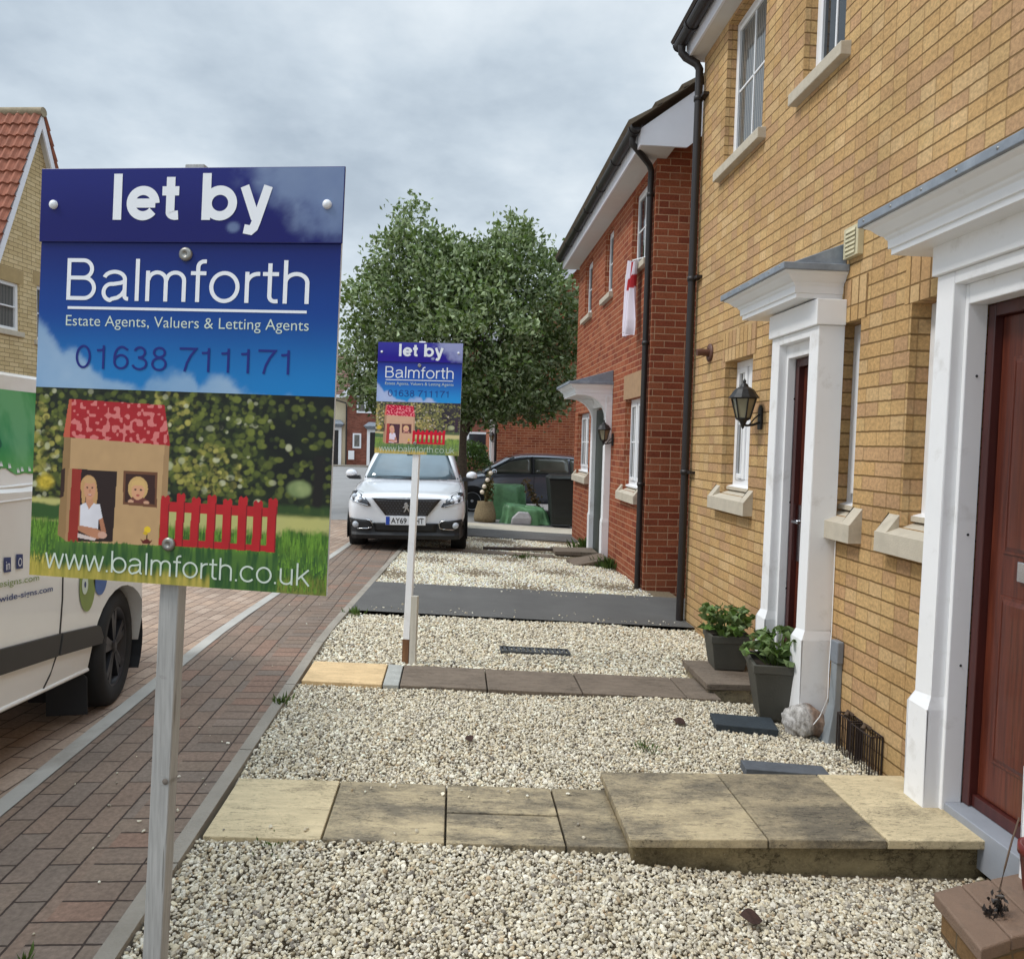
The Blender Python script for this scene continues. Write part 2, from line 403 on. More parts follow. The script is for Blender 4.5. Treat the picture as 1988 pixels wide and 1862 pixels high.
def slabmat(name, base, stain, amount, band=5.0):
    m, g, p = newmat(name); o = g.coord()
    st = g.noise(g.scale(o, (1.8, 5, 3)), 4.6, 8, 0.72)
    b2 = g.noise(g.scale(o, (1.2, 5, 3)), 1.7, 4, 0.6); sp = g.noise(o, 110, 3, 0.6); big = g.noise(o, 3.2, 5, 0.62)
    c = g.mix(g.maprange(st, 0.32, 0.66), tuple(q * 0.80 for q in base), tuple(q * 1.10 for q in base))
    mot = g.m('ADD', g.m('MULTIPLY', g.noise(g.scale(o, (1, 1.7, 1)), 17, 8, 0.82), 0.6), g.m('MULTIPLY', g.noise(g.scale(o, (1, 1.8, 1)), 90, 5, 0.8), 0.4))
    riv = g.noise(g.scale(o, (2.6, 15, 6)), 2.4, 7, 0.66)
    f = g.maprange(g.m('ADD', g.m('MULTIPLY', b2, 0.28), g.m('ADD', g.m('MULTIPLY', big, 0.27), g.m('MULTIPLY', mot, 0.45))), 0.58 - amount * 0.17, 0.66 - amount * 0.12)
    c = g.mix(g.m('MULTIPLY', f, 0.8), c, g.mix(st, tuple(q * 0.6 for q in stain), tuple(q * 1.25 for q in stain)))
    c = g.mix(g.m('MULTIPLY', g.m('MULTIPLY', g.maprange(riv, 0.585, 0.60), g.maprange(riv, 0.63, 0.61)), 0.4 + 0.35 * amount), c, tuple(q * 0.5 for q in stain))
    fine = g.m('MULTIPLY', g.maprange(g.noise(g.scale(o, (1, 4, 1)), 34, 5, 0.75), 0.56, 0.63), g.maprange(big, 0.35, 0.6))
    c = g.mix(g.m('MULTIPLY', fine, 0.8), c, tuple(q * 0.4 for q in stain))
    c = g.mix(g.m('MULTIPLY', g.maprange(sp, 0.68, 0.74), 0.5), c, srgb(196, 190, 170))
    g.put(p.inputs['Base Color'], c); p.inputs['Roughness'].default_value = 0.92; p.inputs['Specular IOR Level'].default_value = 0.2
    ck = g.new('ShaderNodeTexVoronoi', feature='DISTANCE_TO_EDGE'); g.put(ck.inputs['Vector'], g.mix(0.12, g.scale(o, (0.8, 2.2, 1)), g.noise(o, 9, 4, 0.6, 'Color'))); ck.inputs['Scale'].default_value = 5.5
    crk = g.m('MULTIPLY', g.maprange(ck.outputs['Distance'], 0.012, 0.0), g.maprange(g.noise(o, 4.1, 3), 0.46, 0.58))
    c = g.mix(g.m('MULTIPLY', crk, 0.35 + 0.35 * amount), c, tuple(q * 0.35 for q in stain)); g.put(p.inputs['Base Color'], c)
    hh = g.m('ADD', g.m('MULTIPLY', st, 0.7), g.m('ADD', g.m('MULTIPLY', sp, 0.25), g.m('MULTIPLY', riv, 0.9)))
    g.put(p.inputs['Normal'], g.bump(hh, 0.55, 0.012))
    return m
m_slab_cream = slabmat('cream_riven_slab', srgb(208, 190, 154), srgb(128, 116, 96), 0.32)
m_slab_mid = slabmat('weathered_riven_slab', srgb(190, 173, 140), srgb(94, 89, 82), 0.86)
m_slab_dark = slabmat('mossy_riven_slab', srgb(176, 160, 130), srgb(90, 85, 78), 0.95)
m_slab_brown = slabmat('brown_grey_slab', srgb(124, 111, 98), srgb(92, 83, 74), 0.45)
m_slab_sand = slabmat('clean_sand_slab', srgb(218, 188, 144), srgb(190, 160, 116), 0.0)
m_riser = slabmat('mossy_riser', srgb(150, 136, 104), srgb(84, 74, 56), 0.8)
m_cement = simple('cement_patch', srgb(164, 164, 158), 0.9, var=0.15, scale=12, bump=0.5, bscale=50)
# ------------------------------------------------------------------ the ground
ys_far = [-8, -4, 0, 2, 4, 5.4, 6, 8, 10, 12, 14, 17, 20, 25, 30, 40, 50, 60, 66, 80, 150, 400, 900]
XS = [-900, -300, -100, -30, -10, -4, -1, 0, 1, 2.6, 5, 10, 30, 100, 300, 900]
mb = MB(); mb.rings([[(x, y, zs(x, y) - 0.11) for x in XS] for y in ys_far]); o = mb.build('ground', m_ground, None, recalc=False); o['kind'] = 'structure'
ys_n = [-3 + 0.5 * i for i in range(36)]
sheet('road', -6.2, lambda y: -1.72 + 0.045 * max(0, min(y, 11.4) - 5.4), ys_n, 0.0, m_road)
sheet('road_tarmac', lambda y: -9.0 - 1.0 * max(0, y - 18), lambda y: -1.0 + 0.2 * max(0, y - 18), [14.0, 16, 18, 20, 24, 30, 36, 42, 50.5], 0.004, m_tarmac2, nx=8)
sheet('road_channel', lambda y: -1.72 + 0.045 * max(0, min(y, 11.4) - 5.4), lambda y: -1.64 + 0.045 * max(0, min(y, 11.4) - 5.4), ys_n, 0.006, m_channel, nx=1)
sheet('pavement', lambda y: -1.64 + 0.045 * max(0, min(y, 11.4) - 5.4), lambda y: kerbx(y) - 0.26, ys_n, 0.002, m_pave)
sheet('pavement_header', lambda y: kerbx(y) - 0.26, lambda y: kerbx(y) - 0.045, ys_n, 0.002, m_pave_head, nx=1)
kb = [-3 + 0.9145 * i for i in range(17)]
for a, b in zip(kb[:-1], kb[1:]):
    sheet('kerb', lambda y: kerbx(y) - 0.045, lambda y: kerbx(y) + 0.012, [a + 0.004, (a + b) / 2, b - 0.004], 0.012, m_concrete, nx=2, thick=0.09)
KX = lambda y: kerbx(y) + 0.012
sheet('gravel_bed_base', KX, 2.4, [-2, 0, 2, 4, 5.4, 6.26], -0.05, m_soil)
sheet('gravel_bed_base', KX, 2.4, [7.6, 9, 10.4, 11.4, 12.2], -0.006, m_soil)
sheet('driveway', KX, 3.2, [6.25, 6.7, 7.2, 7.62], 0.012, m_tarmac)
sheet('driveway', lambda y: -0.55, 4.2, [12.2, 12.8, 13.45], 0.006, m_tarmac)
sheet('gravel_strip', lambda y: -0.55, 4.2, [13.45, 14, 14.5], 0.004, m_gravelfar)
sheet('parking_bay', lambda y: -1.0, 8.0, [14.5, 16, 18, 20, 21.95], 0.004, m_tarmac2)

# ------------------------------------------------------------------ loose gravel: real stones
def ico(sub):
    bm = bmesh.new(); bmesh.ops.create_icosphere(bm, subdivisions=sub, radius=1.0)
    v = np.array([q.co[:] for q in bm.verts]); f = np.array([[w.index for w in p.verts] for p in bm.faces]); bm.free()
    return v, f
STONE_COL = np.array([srgb(*c) for c in ((231, 222, 202), (216, 206, 185), (242, 236, 221), (204, 192, 168), (223, 211, 185), (190, 182, 168), (236, 230, 215), (210, 200, 182), (164, 155, 142), (198, 176, 146), (136, 129, 121), (226, 219, 206))])
m_stones, g_, p_ = newmat('gravel_stone')
at = g_.new('ShaderNodeAttribute'); at.attribute_name = 'tone'
nz = g_.noise(g_.coord(), 160, 3, 0.6)
g_.put(p_.inputs['Base Color'], g_.mix(1.0, at.outputs['Color'], g_.ramp(nz, [(0.3, (0.80,) * 3), (0.7, (1.1,) * 3)]), 'MULTIPLY'))
p_.inputs['Roughness'].default_value = 0.8; p_.inputs['Specular IOR Level'].default_value = 0.3
def stones(name, pts, size, sub, label, dark=0.0, gain=1.0):
    """pts (n,3): stone centres; size (n,): radius; one mesh of all of them"""
    v, f = ico(sub); n = len(pts); nv = len(v)
    V = v[None] * (1 + 0.0)
    lump = rng.normal(0, 0.17, (n, nv, 1)); V = V * (1 + lump)
    sc = np.stack([rng.uniform(0.75, 1.35, n), rng.uniform(0.7, 1.1, n), rng.uniform(0.5, 0.85, n)], 1) * size[:, None]
    V = V * sc[:, None, :]
    a = rng.uniform(0, 2 * PI, n); b = rng.normal(0, 0.5, n); c = rng.normal(0, 0.5, n)
    def rot(V, i, j, t):
        ct, st = np.cos(t)[:, None], np.sin(t)[:, None]; x, y = V[..., i].copy(), V[..., j].copy()
        V[..., i] = x * ct - y * st; V[..., j] = x * st + y * ct
    rot(V, 1, 2, b); rot(V, 0, 2, c); rot(V, 0, 1, a)
    V = V + pts[:, None, :]
    F = f[None] + (np.arange(n) * nv)[:, None, None]
    me = bpy.data.meshes.new(name); N = n * nv; M = n * len(f)
    me.vertices.add(N); me.vertices.foreach_set('co', V.reshape(-1).astype(np.float32))
    me.loops.add(M * 3); me.loops.foreach_set('vertex_index', F.reshape(-1).astype(np.int32))
    me.polygons.add(M); me.polygons.foreach_set('loop_start', np.arange(0, M * 3, 3, dtype=np.int32))
    me.update(calc_edges=True); me.polygons.foreach_set('use_smooth', np.zeros(M, bool))
    ci = rng.choice(len(STONE_COL), n, p=np.array([3, 3, 2.4, 2, 2.4, 1.5, 2.4, 2, .9, .6, .6, 2.2]) / 23.0)
    c = STONE_COL[ci] * np.array([1.0, 0.985, 0.94]) * rng.uniform(0.78, 1.12, (n, 1)) * gain
    cc = np.ones((N, 4), np.float32); cc[:, :3] = np.repeat(np.clip(c, 0, 0.88), nv, 0)
    at = me.color_attributes.new('tone', 'FLOAT_COLOR', 'POINT'); at.data.foreach_set('color', cc.ravel())
    me.materials.append(m_stones)
    o = bpy.data.objects.new(name, me); COL.objects.link(o); o['kind'] = 'stuff'; o['label'] = label; o['category'] = 'gravel'
    return o
def bed(x0, x1, y0, y1, sp, lift, layers=2):
    P = []
    for L in range(layers):
        nx, ny = int((x1 - x0) / sp), int((y1 - y0) / sp)
        X, Y = np.meshgrid(np.arange(nx) + 0.5, np.arange(ny) + 0.5)
        X = x0 + (X.ravel() + rng.uniform(-.48, .48, X.size)) * sp; Y = y0 + (Y.ravel() + rng.uniform(-.48, .48, Y.size)) * sp
        k = (X > kerbx(Y) + 0.016)
        X, Y = X[k], Y[k]
        if L: s = rng.random(X.size) < 0.55; X, Y = X[s], Y[s]
        und = 0.006 * np.sin(X * 5.1 + Y * 3.3) + 0.005 * np.sin(X * 2.3 - Y * 6.1)
        P.append(np.stack([X, Y, zg(X, Y) + lift + und + L * sp * 0.42 + rng.uniform(-.2, .2, X.size) * sp], 1))
    return np.concatenate(P)
def keep_out(P, boxes):
    k = np.ones(len(P), bool)
    for (a, b, c, d) in boxes: k &= ~((P[:, 0] > a) & (P[:, 0] < b) & (P[:, 1] > c) & (P[:, 1] < d))
    return P[k]
P0 = bed(-0.9, 2.12, 1.6, 2.72, 0.0128, -0.012)
P0 = keep_out(P0, [(0.68, 2.2, 2.60, 3.3), (-1, 0.68, 2.672, 3.3)])
P0[:, 2] -= 0.036 * np.clip((P0[:, 0] - 0.7) / 0.4, 0, 1) * np.clip((P0[:, 1] - 2.0) / 0.5, 0, 1)
stones('gravel', P0, np.clip(rng.lognormal(-5.0, 0.27, len(P0)), 0.0036, 0.0145), 1, 'cream gravel in the nearest front bed, in front of the weathered slab path', gain=0.90)
P1 = bed(-0.9, 2.1, 3.13, 4.39, 0.0138, -0.012)
P1 = keep_out(P1, [(0.66, 2.2, 2.0, 3.15)])
stones('gravel', P1, np.clip(rng.lognormal(-4.96, 0.24, len(P1)), 0.0038, 0.013), 1, 'cream gravel between the two slab paths', gain=0.97)
P2 = bed(-0.9, 2.1, 4.775, 6.25, 0.0185, -0.012)
stones('gravel', P2, rng.uniform(0.0068, 0.0125, len(P2)), 1, 'pale gravel around the second let by sign', gain=1.05)
P3 = bed(-0.85, 2.12, 7.63, 10.2, 0.022, -0.012, 2)
stones('gravel', P3, rng.uniform(0.008, 0.0135, len(P3)), 1, 'clean pale gravel beyond the dark driveway', gain=1.3)
P4 = bed(-0.65, 2.12, 10.4, 12.18, 0.026, -0.012, 1)
stones('gravel', P4, rng.uniform(0.011, 0.017, len(P4)), 1, 'pale gravel patch beside the front of the white car', gain=1.3)
# a few stones kicked onto the pavement
n = 70
LX = rng.uniform(-1.6, -0.97, n); LY = rng.uniform(1.6, 6.5, n)
k = rng.random(n) < np.clip((LX + 1.75) / 0.8, 0.15, 1)
LX, LY = LX[k], LY[k]
stones('loose_stones', np.stack([LX, LY, zg(LX, LY) + 0.006], 1), rng.uniform(0.003, 0.008, len(LX)), 1, 'stray pale stones scattered on the block pavement')

# stones carried onto the driveway
n = 90
SX = rng.uniform(-0.7, 2.0, n); SY = np.where(rng.random(n) < 0.6, 6.27 + np.abs(rng.normal(0, .12, n)), 7.6 - np.abs(rng.normal(0, .15, n)))
stones('loose_stones', np.stack([SX, SY, zg(SX, SY) + 0.016], 1), rng.uniform(0.004, 0.010, n), 1, 'stray stones lying on the dark driveway')
# stones kicked onto the slabs
n = 46
SX = rng.uniform(-0.85, 2.0, n); SY = np.where(rng.random(n) < 0.5, 2.69 + np.abs(rng.normal(0, .05, n)), 3.11 - np.abs(rng.normal(0, .05, n)))
k = SX < 0.62; SX, SY = SX[k], SY[k]
stones('loose_stones', np.stack([SX, SY, zg(SX, SY) + 0.013], 1), rng.uniform(0.004, 0.009, len(SX)), 1, 'stray stones lying on the weathered slab path')
# ------------------------------------------------------------------ slab paths and door steps
def slab(mb_or_name, x0, x1, y0, y1, top0, top1, th, mat, parent):
    """a paving slab, its top at top0 (x0 side) and top1 (x1 side)"""
    b = MB(); j = lambda: random.uniform(-0.002, 0.002)
    b.hexa([(x0, y0, top0 - th), (x1, y0, top1 - th), (x1, y1, top1 - th), (x0, y1, top0 - th), (x0, y0, top0 + j()), (x1, y0, top1 + j()), (x1, y1, top1 + j()), (x0, y1, top0 + j())])
    return b.build('slab', mat, parent, bevel=0.004)
path = thing('path', None, None); path['kind'] = 'structure'; path['label'] = 'weathered riven slab path crossing the gravel to the near door'
e = [-0.872, -0.452, -0.006, 0.442, 0.90]
for i, mt in enumerate((m_slab_cream, m_slab_mid, m_slab_mid, m_slab_dark)):
    a, b = e[i] + 0.004, e[i + 1] - 0.004
    if i == 2:
        slab(0, a, b, 2.668, 2.888, zs(a, 3) + 0.008, zs(b, 3) + 0.008, 0.045, m_slab_mid, path)
        slab(0, a, b, 2.896, 3.132, zs(a, 3) + 0.008, zs(b, 3) + 0.008, 0.045, m_slab_mid, path)
    else:
        slab(0, a, b, 2.668, 3.132, zs(a, 3) + 0.008, zs(b, 3) + 0.008, 0.045, mt, path)
path2 = thing('path', None, None); path2['kind'] = 'structure'; path2['label'] = 'narrow slab path with one sand coloured slab, leading to the second door'
e = [-0.872, -0.40, -0.30, 0.222, 0.80, 1.445, 1.66]
for i, mt in enumerate((m_slab_sand, m_cement, m_slab_brown, m_slab_brown, m_slab_brown, m_slab_brown)):
    a, b = e[i] + 0.004, e[i + 1] - 0.004
    slab(0, a, b, 4.385, 4.785, zs(a, 4.5) + 0.012, zs(b, 4.5) + 0.012, 0.05, mt, path2)
path3 = thing('path', None, None); path3['kind'] = 'structure'; path3['label'] = 'line of dull stone slabs running to the red house door'
for a, b in ((-0.5, 0.1), (0.11, 0.72), (0.73, 1.4)):
    slab(0, a, b, 10.18, 10.42, zs(a, 10.3) + 0.02, zs(b, 10.3) + 0.02, 0.05, m_slab_brown, path3)

st = thing('door_step', 'raised step of three weathered riven slabs at the near front door', 'step', (1.35, 2.86, 0), world=True)
TZ = lambda x: 0.056 - 0.022 * (x - 0.66)
xe = [0.655, 1.175, 1.63, 2.03]
for i, mt in enumerate((m_slab_mid, m_slab_dark, m_slab_cream)):
    a, b = xe[i] + 0.003, xe[i + 1] - 0.003
    slab(0, a, b, 2.585, 3.135, TZ(a), TZ(b), 0.034, mt, st)
b = MB(); b.hexa([(0.675, 2.62, -0.25), (2.05, 2.62, -0.3), (2.05, 3.12, -0.3), (0.675, 3.12, -0.25), (0.675, 2.62, TZ(0.675) - 0.0345), (2.05, 2.62, TZ(2.05) - 0.0345), (2.05, 3.12, TZ(2.05) - 0.0345), (0.675, 3.12, TZ(0.675) - 0.0345)])
b.build('riser', m_riser, st, bevel=0.006)
st = thing('door_step', 'low brown slab step under the plant pots at the second door', 'step', (1.85, 4.75, 0), world=True)
slab(0, 1.60, 2.06, 4.49, 5.0, 0.0, -0.012, 0.04, m_slab_brown, st)
b = MB(); b.box(1.62, 2.06, 4.52, 4.98, -0.2, -0.0535); b.build('riser', m_slab_mid, st, bevel=0.004)
st = thing('door_step', 'flat stone step in front of the red house door', 'step', (1.75, 10.5, 0), world=True)
slab(0, 1.44, 2.06, 10.45, 10.95, -0.05, -0.06, 0.05, m_slab_brown, st)
b = MB(); b.box(1.48, 2.06, 10.48, 10.92, -0.3, -0.1105); b.build('riser', m_slab_dark, st)
st = thing('loose_slab', 'tilted broken stone slab lying on the gravel at the red house door', 'slab', (1.78, 9.75, -0.09), rot=(rad(6), rad(-9), rad(12)))
b = MB(); b.box(-0.24, 0.26, -0.16, 0.15, 0, 0.05); b.build('slab_stone', m_slab_brown, st, bevel=0.008)
pl = thing('plank', 'dark plank lying on the gravel beside the white car', 'plank', (0.95, 10.75, zs(0.95, 10.75) + 0.01), rot=(0, 0, rad(-2)))
b = MB(); b.box(-0.52, 0.5, -0.05, 0.05, 0, 0.035); b.build('board', simple('dark_board', srgb(62, 50, 44), 0.9, var=0.3), pl, bevel=0.004)

# brown quarry step cut by the frame's corner
bs = thing('brown_step', 'brown coping slabs on a low brick step at the bottom right corner', 'step', (1.8, 2.16, 0), world=True)
m_coping = simple('brown_coping', srgb(124, 102, 86), 0.85, var=0.09, scale=14, bump=0.35, bscale=160, dirt=(srgb(96, 82, 70), 16, 0.54, 0.5))
m_copingw = brickmat('brown_brick', [srgb(*c) for c in ((120, 92, 66), (132, 104, 72), (108, 80, 58))], srgb(110, 96, 76))
for q in (((1.580, 2.245), (1.698, 2.283), (1.664, 2.010), (1.538, 1.969)), ((1.703, 2.285), (1.820, 2.312), (1.790, 2.045), (1.670, 2.018)), ((1.825, 2.313), (2.06, 2.37), (2.03, 2.10), (1.795, 2.047))):
    b = MB(); b.prism(q, 'z', 0.006 + random.uniform(0, .001), 0.05 + random.uniform(-.0015, .0015)); b.build('coping_slab', m_coping, bs, bevel=0.007, seg=3)
b = MB(); b.prism([(1.60, 2.228), (2.05, 2.345), (2.02, 2.12), (1.562, 1.995)], 'z', -0.3, 0.0055); b.build('wall', m_copingw, bs)
# ------------------------------------------------------------------ printed agent's boards
SW, SH = 0.56, 0.725
SU = lambda u: (u - 0.5) * SW
SV = lambda v: (0.5 - v) * SH
def fbm(x, y, sc, oct=4, seed=0):
    r = np.random.default_rng(seed); t = np.zeros_like(x); a = 1.0; tot = 0
    for o in range(oct):
        n = 64; gr = r.random((n, n)); X = x * sc * 2 ** o; Y = y * sc * 2 ** o
        i = np.floor(X).astype(int); j = np.floor(Y).astype(int); fx = X - i; fy = Y - j
        fx = fx * fx * (3 - 2 * fx); fy = fy * fy * (3 - 2 * fy); i %= n; j %= n; i2 = (i + 1) % n; j2 = (j + 1) % n
        t += a * ((gr[i, j] * (1 - fx) + gr[i2, j] * fx) * (1 - fy) + (gr[i, j2] * (1 - fx) + gr[i2, j2] * fx) * fy); tot += a; a *= 0.55
    return t / tot
def smooth(e0, e1, t):
    t = np.clip((t - e0) / (e1 - e0), 0, 1); return t * t * (3 - 2 * t)
def C(*c): return np.array(srgb(*c))
def lerp(A, B, t): return A + (B - A) * np.asarray(t)[..., None]
def inpoly(u, v, poly):
    k = np.zeros(u.shape, bool); n = len(poly)
    for i in range(n):
        (x1, y1), (x2, y2) = poly[i], poly[(i + 1) % n]
        if y1 == y2: continue
        c = ((y1 > v) != (y2 > v)) & (u < (x2 - x1) * (v - y1) / (y2 - y1) + x1); k ^= c
    return k
def cloud(u, v, seed, sc): return fbm(u * 0.77, v, sc, 6, seed)

def print_sky(u, v):
    t = np.clip((v - 0.16) / 0.37, 0, 1)
    c = lerp(C(10, 26, 104), C(4, 62, 142), smooth(0, 0.55, t)); c = lerp(c, C(14, 120, 188), smooth(0.45, 1.0, t))
    c = c * (0.9 + 0.2 * fbm(u, v, 3, 3, 4))[..., None]
    edge = np.interp(u, [0, 0.02, 0.065, 0.09, 0.14, 0.2, 0.27, 0.34, 0.36, 0.40, 0.48, 0.545, 0.555, 0.60, 0.65, 0.70, 0.76, 1.0], [0.36, 0.375, 0.425, 0.45, 0.425, 0.475, 0.497, 0.522, 0.53, 0.505, 0.486, 0.503, 0.525, 0.495, 0.488, 0.505, 0.53, 0.56])
    k = smooth(-0.012, 0.022, v - edge + (cloud(u, v, 5, 16) - 0.5) * 0.075)
    cc = lerp(C(120, 160, 196), C(176, 198, 216), cloud(u, v, 6, 9))
    return lerp(c, cc, k * (0.62 + 0.3 * cloud(u, v, 7, 7)))
def print_panel(u, v):
    c = lerp(C(24, 30, 112), C(10, 12, 96), smooth(0, 0.14, v))
    d = (u - 0.60) / 0.4
    k = smooth(0.42, 0.62, cloud(u, v, 9, 7) * 0.6 + 0.55 * d - 1.9 * np.clip(v - 0.02 - 0.10 * (1 - d), 0, 1) - 0.02)
    k = k * smooth(0.58, 0.7, u)
    k2 = smooth(0.45, 0.75, 1 - np.hypot((u - 0.655) / 0.05, (v - 0.14) / 0.03)) * smooth(0.3, 0.6, cloud(u, v, 12, 14))
    return lerp(c, lerp(C(96, 116, 160), C(140, 158, 184), cloud(u, v, 10, 8)), np.maximum(k * 0.85, k2 * 0.7))
def print_picture(u, v):
    w = (v - 0.533) / 0.467
    blob = 0.45 * fbm(u * 0.77, v, 34, 2, 21) + 0.55 * fbm(u * 0.77, v, 62, 2, 24); big = fbm(u * 0.77, v, 7, 4, 22); tiny = fbm(u * 0.77, v, 120, 2, 23)
    yel = 0.72 * np.exp(-((u - 0.62) / 0.15) ** 2 - ((w - 0.40) / 0.17) ** 2) + 0.35 * np.exp(-((u - 0.72) / 0.2) ** 2 - ((w - 0.1) / 0.1) ** 2) + 0.9 * np.exp(-((u - 0.02) / 0.08) ** 2 - ((w - 0.30) / 0.3) ** 2) + 0.7 * np.exp(-((u - 0.45) / 0.1) ** 2 - ((w - 0.08) / 0.12) ** 2)
    dark = np.exp(-((u - 0.9) / 0.16) ** 2 - ((w - 0.3) / 0.3) ** 2) + 0.7 * np.exp(-((u - 0.1) / 0.07) ** 2 - ((w - 0.1) / 0.2) ** 2)
    lum = 0.10 + 0.75 * yel + 0.35 * (big - 0.5) - 0.3 * dark
    c = lerp(C(10, 14, 8), C(34, 46, 20), smooth(0.35, 0.7, big)); c = lerp(c, C(58, 74, 30), smooth(0.5, 0.62, blob) * np.clip(lum * 1.2, 0, 1))
    r = np.random.default_rng(77); N = 5600; nvv, nuu = u.shape; du, dv = 1.0 / (nuu - 1), 0.467 / (nvv - 1)
    for q in range(N):
        cu, cw = r.random(), r.random() * 0.66; ii, jj = min(int(cw * (nvv - 1)), nvv - 1), int(cu * (nuu - 1)); L = lum[ii, jj]; bg_ = big[ii, jj]
        if r.random() > 0.18 + 0.95 * max(L, 0) + 0.4 * (bg_ - 0.5): continue
        sz = r.uniform(0.35, 1.0) ** 1.6; ru, rv = 0.004 + 0.012 * sz * r.uniform(0.6, 1.2), 0.003 + 0.008 * sz * r.uniform(0.6, 1.2); t = r.random()
        j0, j1 = max(0, int((cu - ru) / du)), min(nuu, int((cu + ru) / du) + 2); cv = 0.533 + cw * 0.467; i0, i1 = max(0, int((cv - rv - 0.533) / dv)), min(nvv, int((cv + rv - 0.533) / dv) + 2)
        d = ((u[i0:i1, j0:j1] - cu) / ru) ** 2 + ((v[i0:i1, j0:j1] - cv) / rv) ** 2
        base = np.array(srgb(52, 66, 26)) * (1 - t) + np.array(srgb(124, 132, 54)) * t
        if L > 0.42 and r.random() < 0.55: base = np.array(srgb(122, 122, 44)) * (1 - t) + np.array(srgb(196, 184, 96)) * t
        if r.random() < 0.05: base = np.array(srgb(206, 206, 168))
        if r.random() < 0.32: base = np.array(srgb(16, 22, 10))
        al = smooth(1.3, 0.3, d)[..., None] * r.uniform(0.35, 0.85); c[i0:i1, j0:j1] = c[i0:i1, j0:j1] * (1 - al) + base * al
    # bright bush at the left, path and lawn
    k = smooth(0.55, 0.2, np.hypot((u - 0.045) / 0.075, (w - 0.50) / 0.10)); c = lerp(c, lerp(C(150, 130, 26), C(222, 196, 70), tiny), k)
    k = smooth(0.55, 0.3, np.hypot((u - 0.90) / 0.09, (w - 0.47) / 0.1)) * (u < 0.96); c = lerp(c, lerp(C(96, 118, 70), C(160, 172, 116), blob), k)
    hor = np.where(u < 0.3, 0.585, 0.60 - 0.0 * u)
    k = smooth(hor - 0.012, hor + 0.012, w); lawn = lerp(C(176, 176, 118), C(196, 190, 108), big)
    c = lerp(c, lawn, k)
    k = smooth(0.008, -0.008, np.abs(u - 0.958 + 0.02 * (w - 0.5)) - 0.017) * (w > 0.3) * (w < 0.6); c = lerp(c, C(22, 18, 14), k)
    sh = smooth(0.03, 0.0, np.abs(w - 0.585 - 0.02 * (blob - 0.5)) - 0.012) * (u > 0.75); c = lerp(c, C(52, 78, 34), sh * 0.85)
    sh = smooth(0.02, 0.0, np.abs(w - 0.655 - 0.03 * (blob - 0.5)) - 0.03) * (u < 0.1); c = lerp(c, C(48, 84, 36), sh)
    g0 = 0.70 + 0.03 * (tiny - 0.5); k = smooth(g0 - 0.02, g0 + 0.02, w + 0.02 * (blob - 0.5) + 0.02 * (u > 0.85))
    blade = fbm(u * 3.2, v * 0.55, 26, 3, 31)
    grass = lerp(C(46, 88, 26), C(104, 146, 48), smooth(0.3, 0.7, blade)); grass = lerp(grass, C(38, 76, 46), smooth(0.76, 0.84, w) * 0.55)
    c = lerp(c, grass, k)
    k = smooth(0.90, 0.95, w + 0.05 * (blade - 0.5) + 0.02 * np.sin(u * 14)) ; c = lerp(c, lerp(C(110, 116, 36), C(206, 182, 84), blade), k * (0.35 + 0.65 * (u < 0.6)))
    for q in range(3600):
        cu = r.random(); v0 = r.uniform(0.865, 1.0); L = r.uniform(0.010, 0.026); t = r.random(); edge = v0 > 0.955
        j0 = int(cu / du); wj = 1 if t < 0.7 else 2; i0, i1 = int((v0 - L - 0.533) / dv), min(nvv, int((v0 - 0.533) / dv))
        colr = np.array(srgb(36, 78, 22)) * (1 - t) + np.array(srgb(120, 166, 52)) * t
        if edge and cu < 0.65: colr = np.array(srgb(120, 124, 40)) * (1 - t) + np.array(srgb(226, 204, 96)) * t
        if r.random() < 0.3: colr = colr * 0.45
        k_ = np.linspace(0.0, 0.8, max(i1 - i0, 1))[:, None, None]; c[i0:i1, j0:j0 + wj] = c[i0:i1, j0:j0 + wj] * (1 - k_) + colr * k_
    # playhouse
    P = lambda poly, col, n=0.06, s=40: np.where(inpoly(u, v, poly)[..., None], np.array(col) * (1 + n * (fbm(u, v, s, 2, 41) * 2 - 1))[..., None], c)
    c = P([(0.1057, 0.6538), (0.1325, 0.655), (0.1315, 0.9125), (0.0951, 0.896)], C(150, 118, 78))
    c = P([(0.1283, 0.6553), (0.4668, 0.6607), (0.468, 0.793), (0.4465, 0.794), (0.4434, 0.9068), (0.129, 0.9120)], C(190, 154, 110))
    c = P([(0.452, 0.66), (0.468, 0.661), (0.468, 0.793), (0.4465, 0.794)], C(166, 132, 92))
    c = P([(0.1, 0.735), (0.1135, 0.73), (0.112, 0.80), (0.098, 0.805)], C(56, 34, 26))
    rf = [(0.1184, 0.5606), (0.4462, 0.5666), (0.4699, 0.6639), (0.1025, 0.6539)]
    c = P(rf, C(168, 28, 36))
    spots = fbm(u * 0.77, v, 112, 1, 51); inr = inpoly(u, v, rf)
    c = np.where((inr & (spots > 0.62))[..., None], C(214, 120, 116), c)
    c = np.where((inr & (u < 0.128 - 0.26 * (v - 0.56) * 0.1))[..., None] & (u < 0.128)[..., None], C(196, 92, 66), c)
    c = P([(0.1417, 0.7311), (0.294, 0.733), (0.2873, 0.9047), (0.1450, 0.9107)], C(40, 22, 20))
    c = P([(0.138, 0.7311), (0.1705, 0.7322), (0.1669, 0.913), (0.1314, 0.9116)], C(150, 44, 34))
    c = P([(0.1245, 0.7311), (0.138, 0.7311), (0.1314, 0.9116), (0.122, 0.91)], C(170, 132, 92))
    E = lambda cx, cy, rx, ry, col: np.where((((u - cx) / rx) ** 2 + ((v - cy) / ry) ** 2 < 1)[..., None], np.array(col), c)
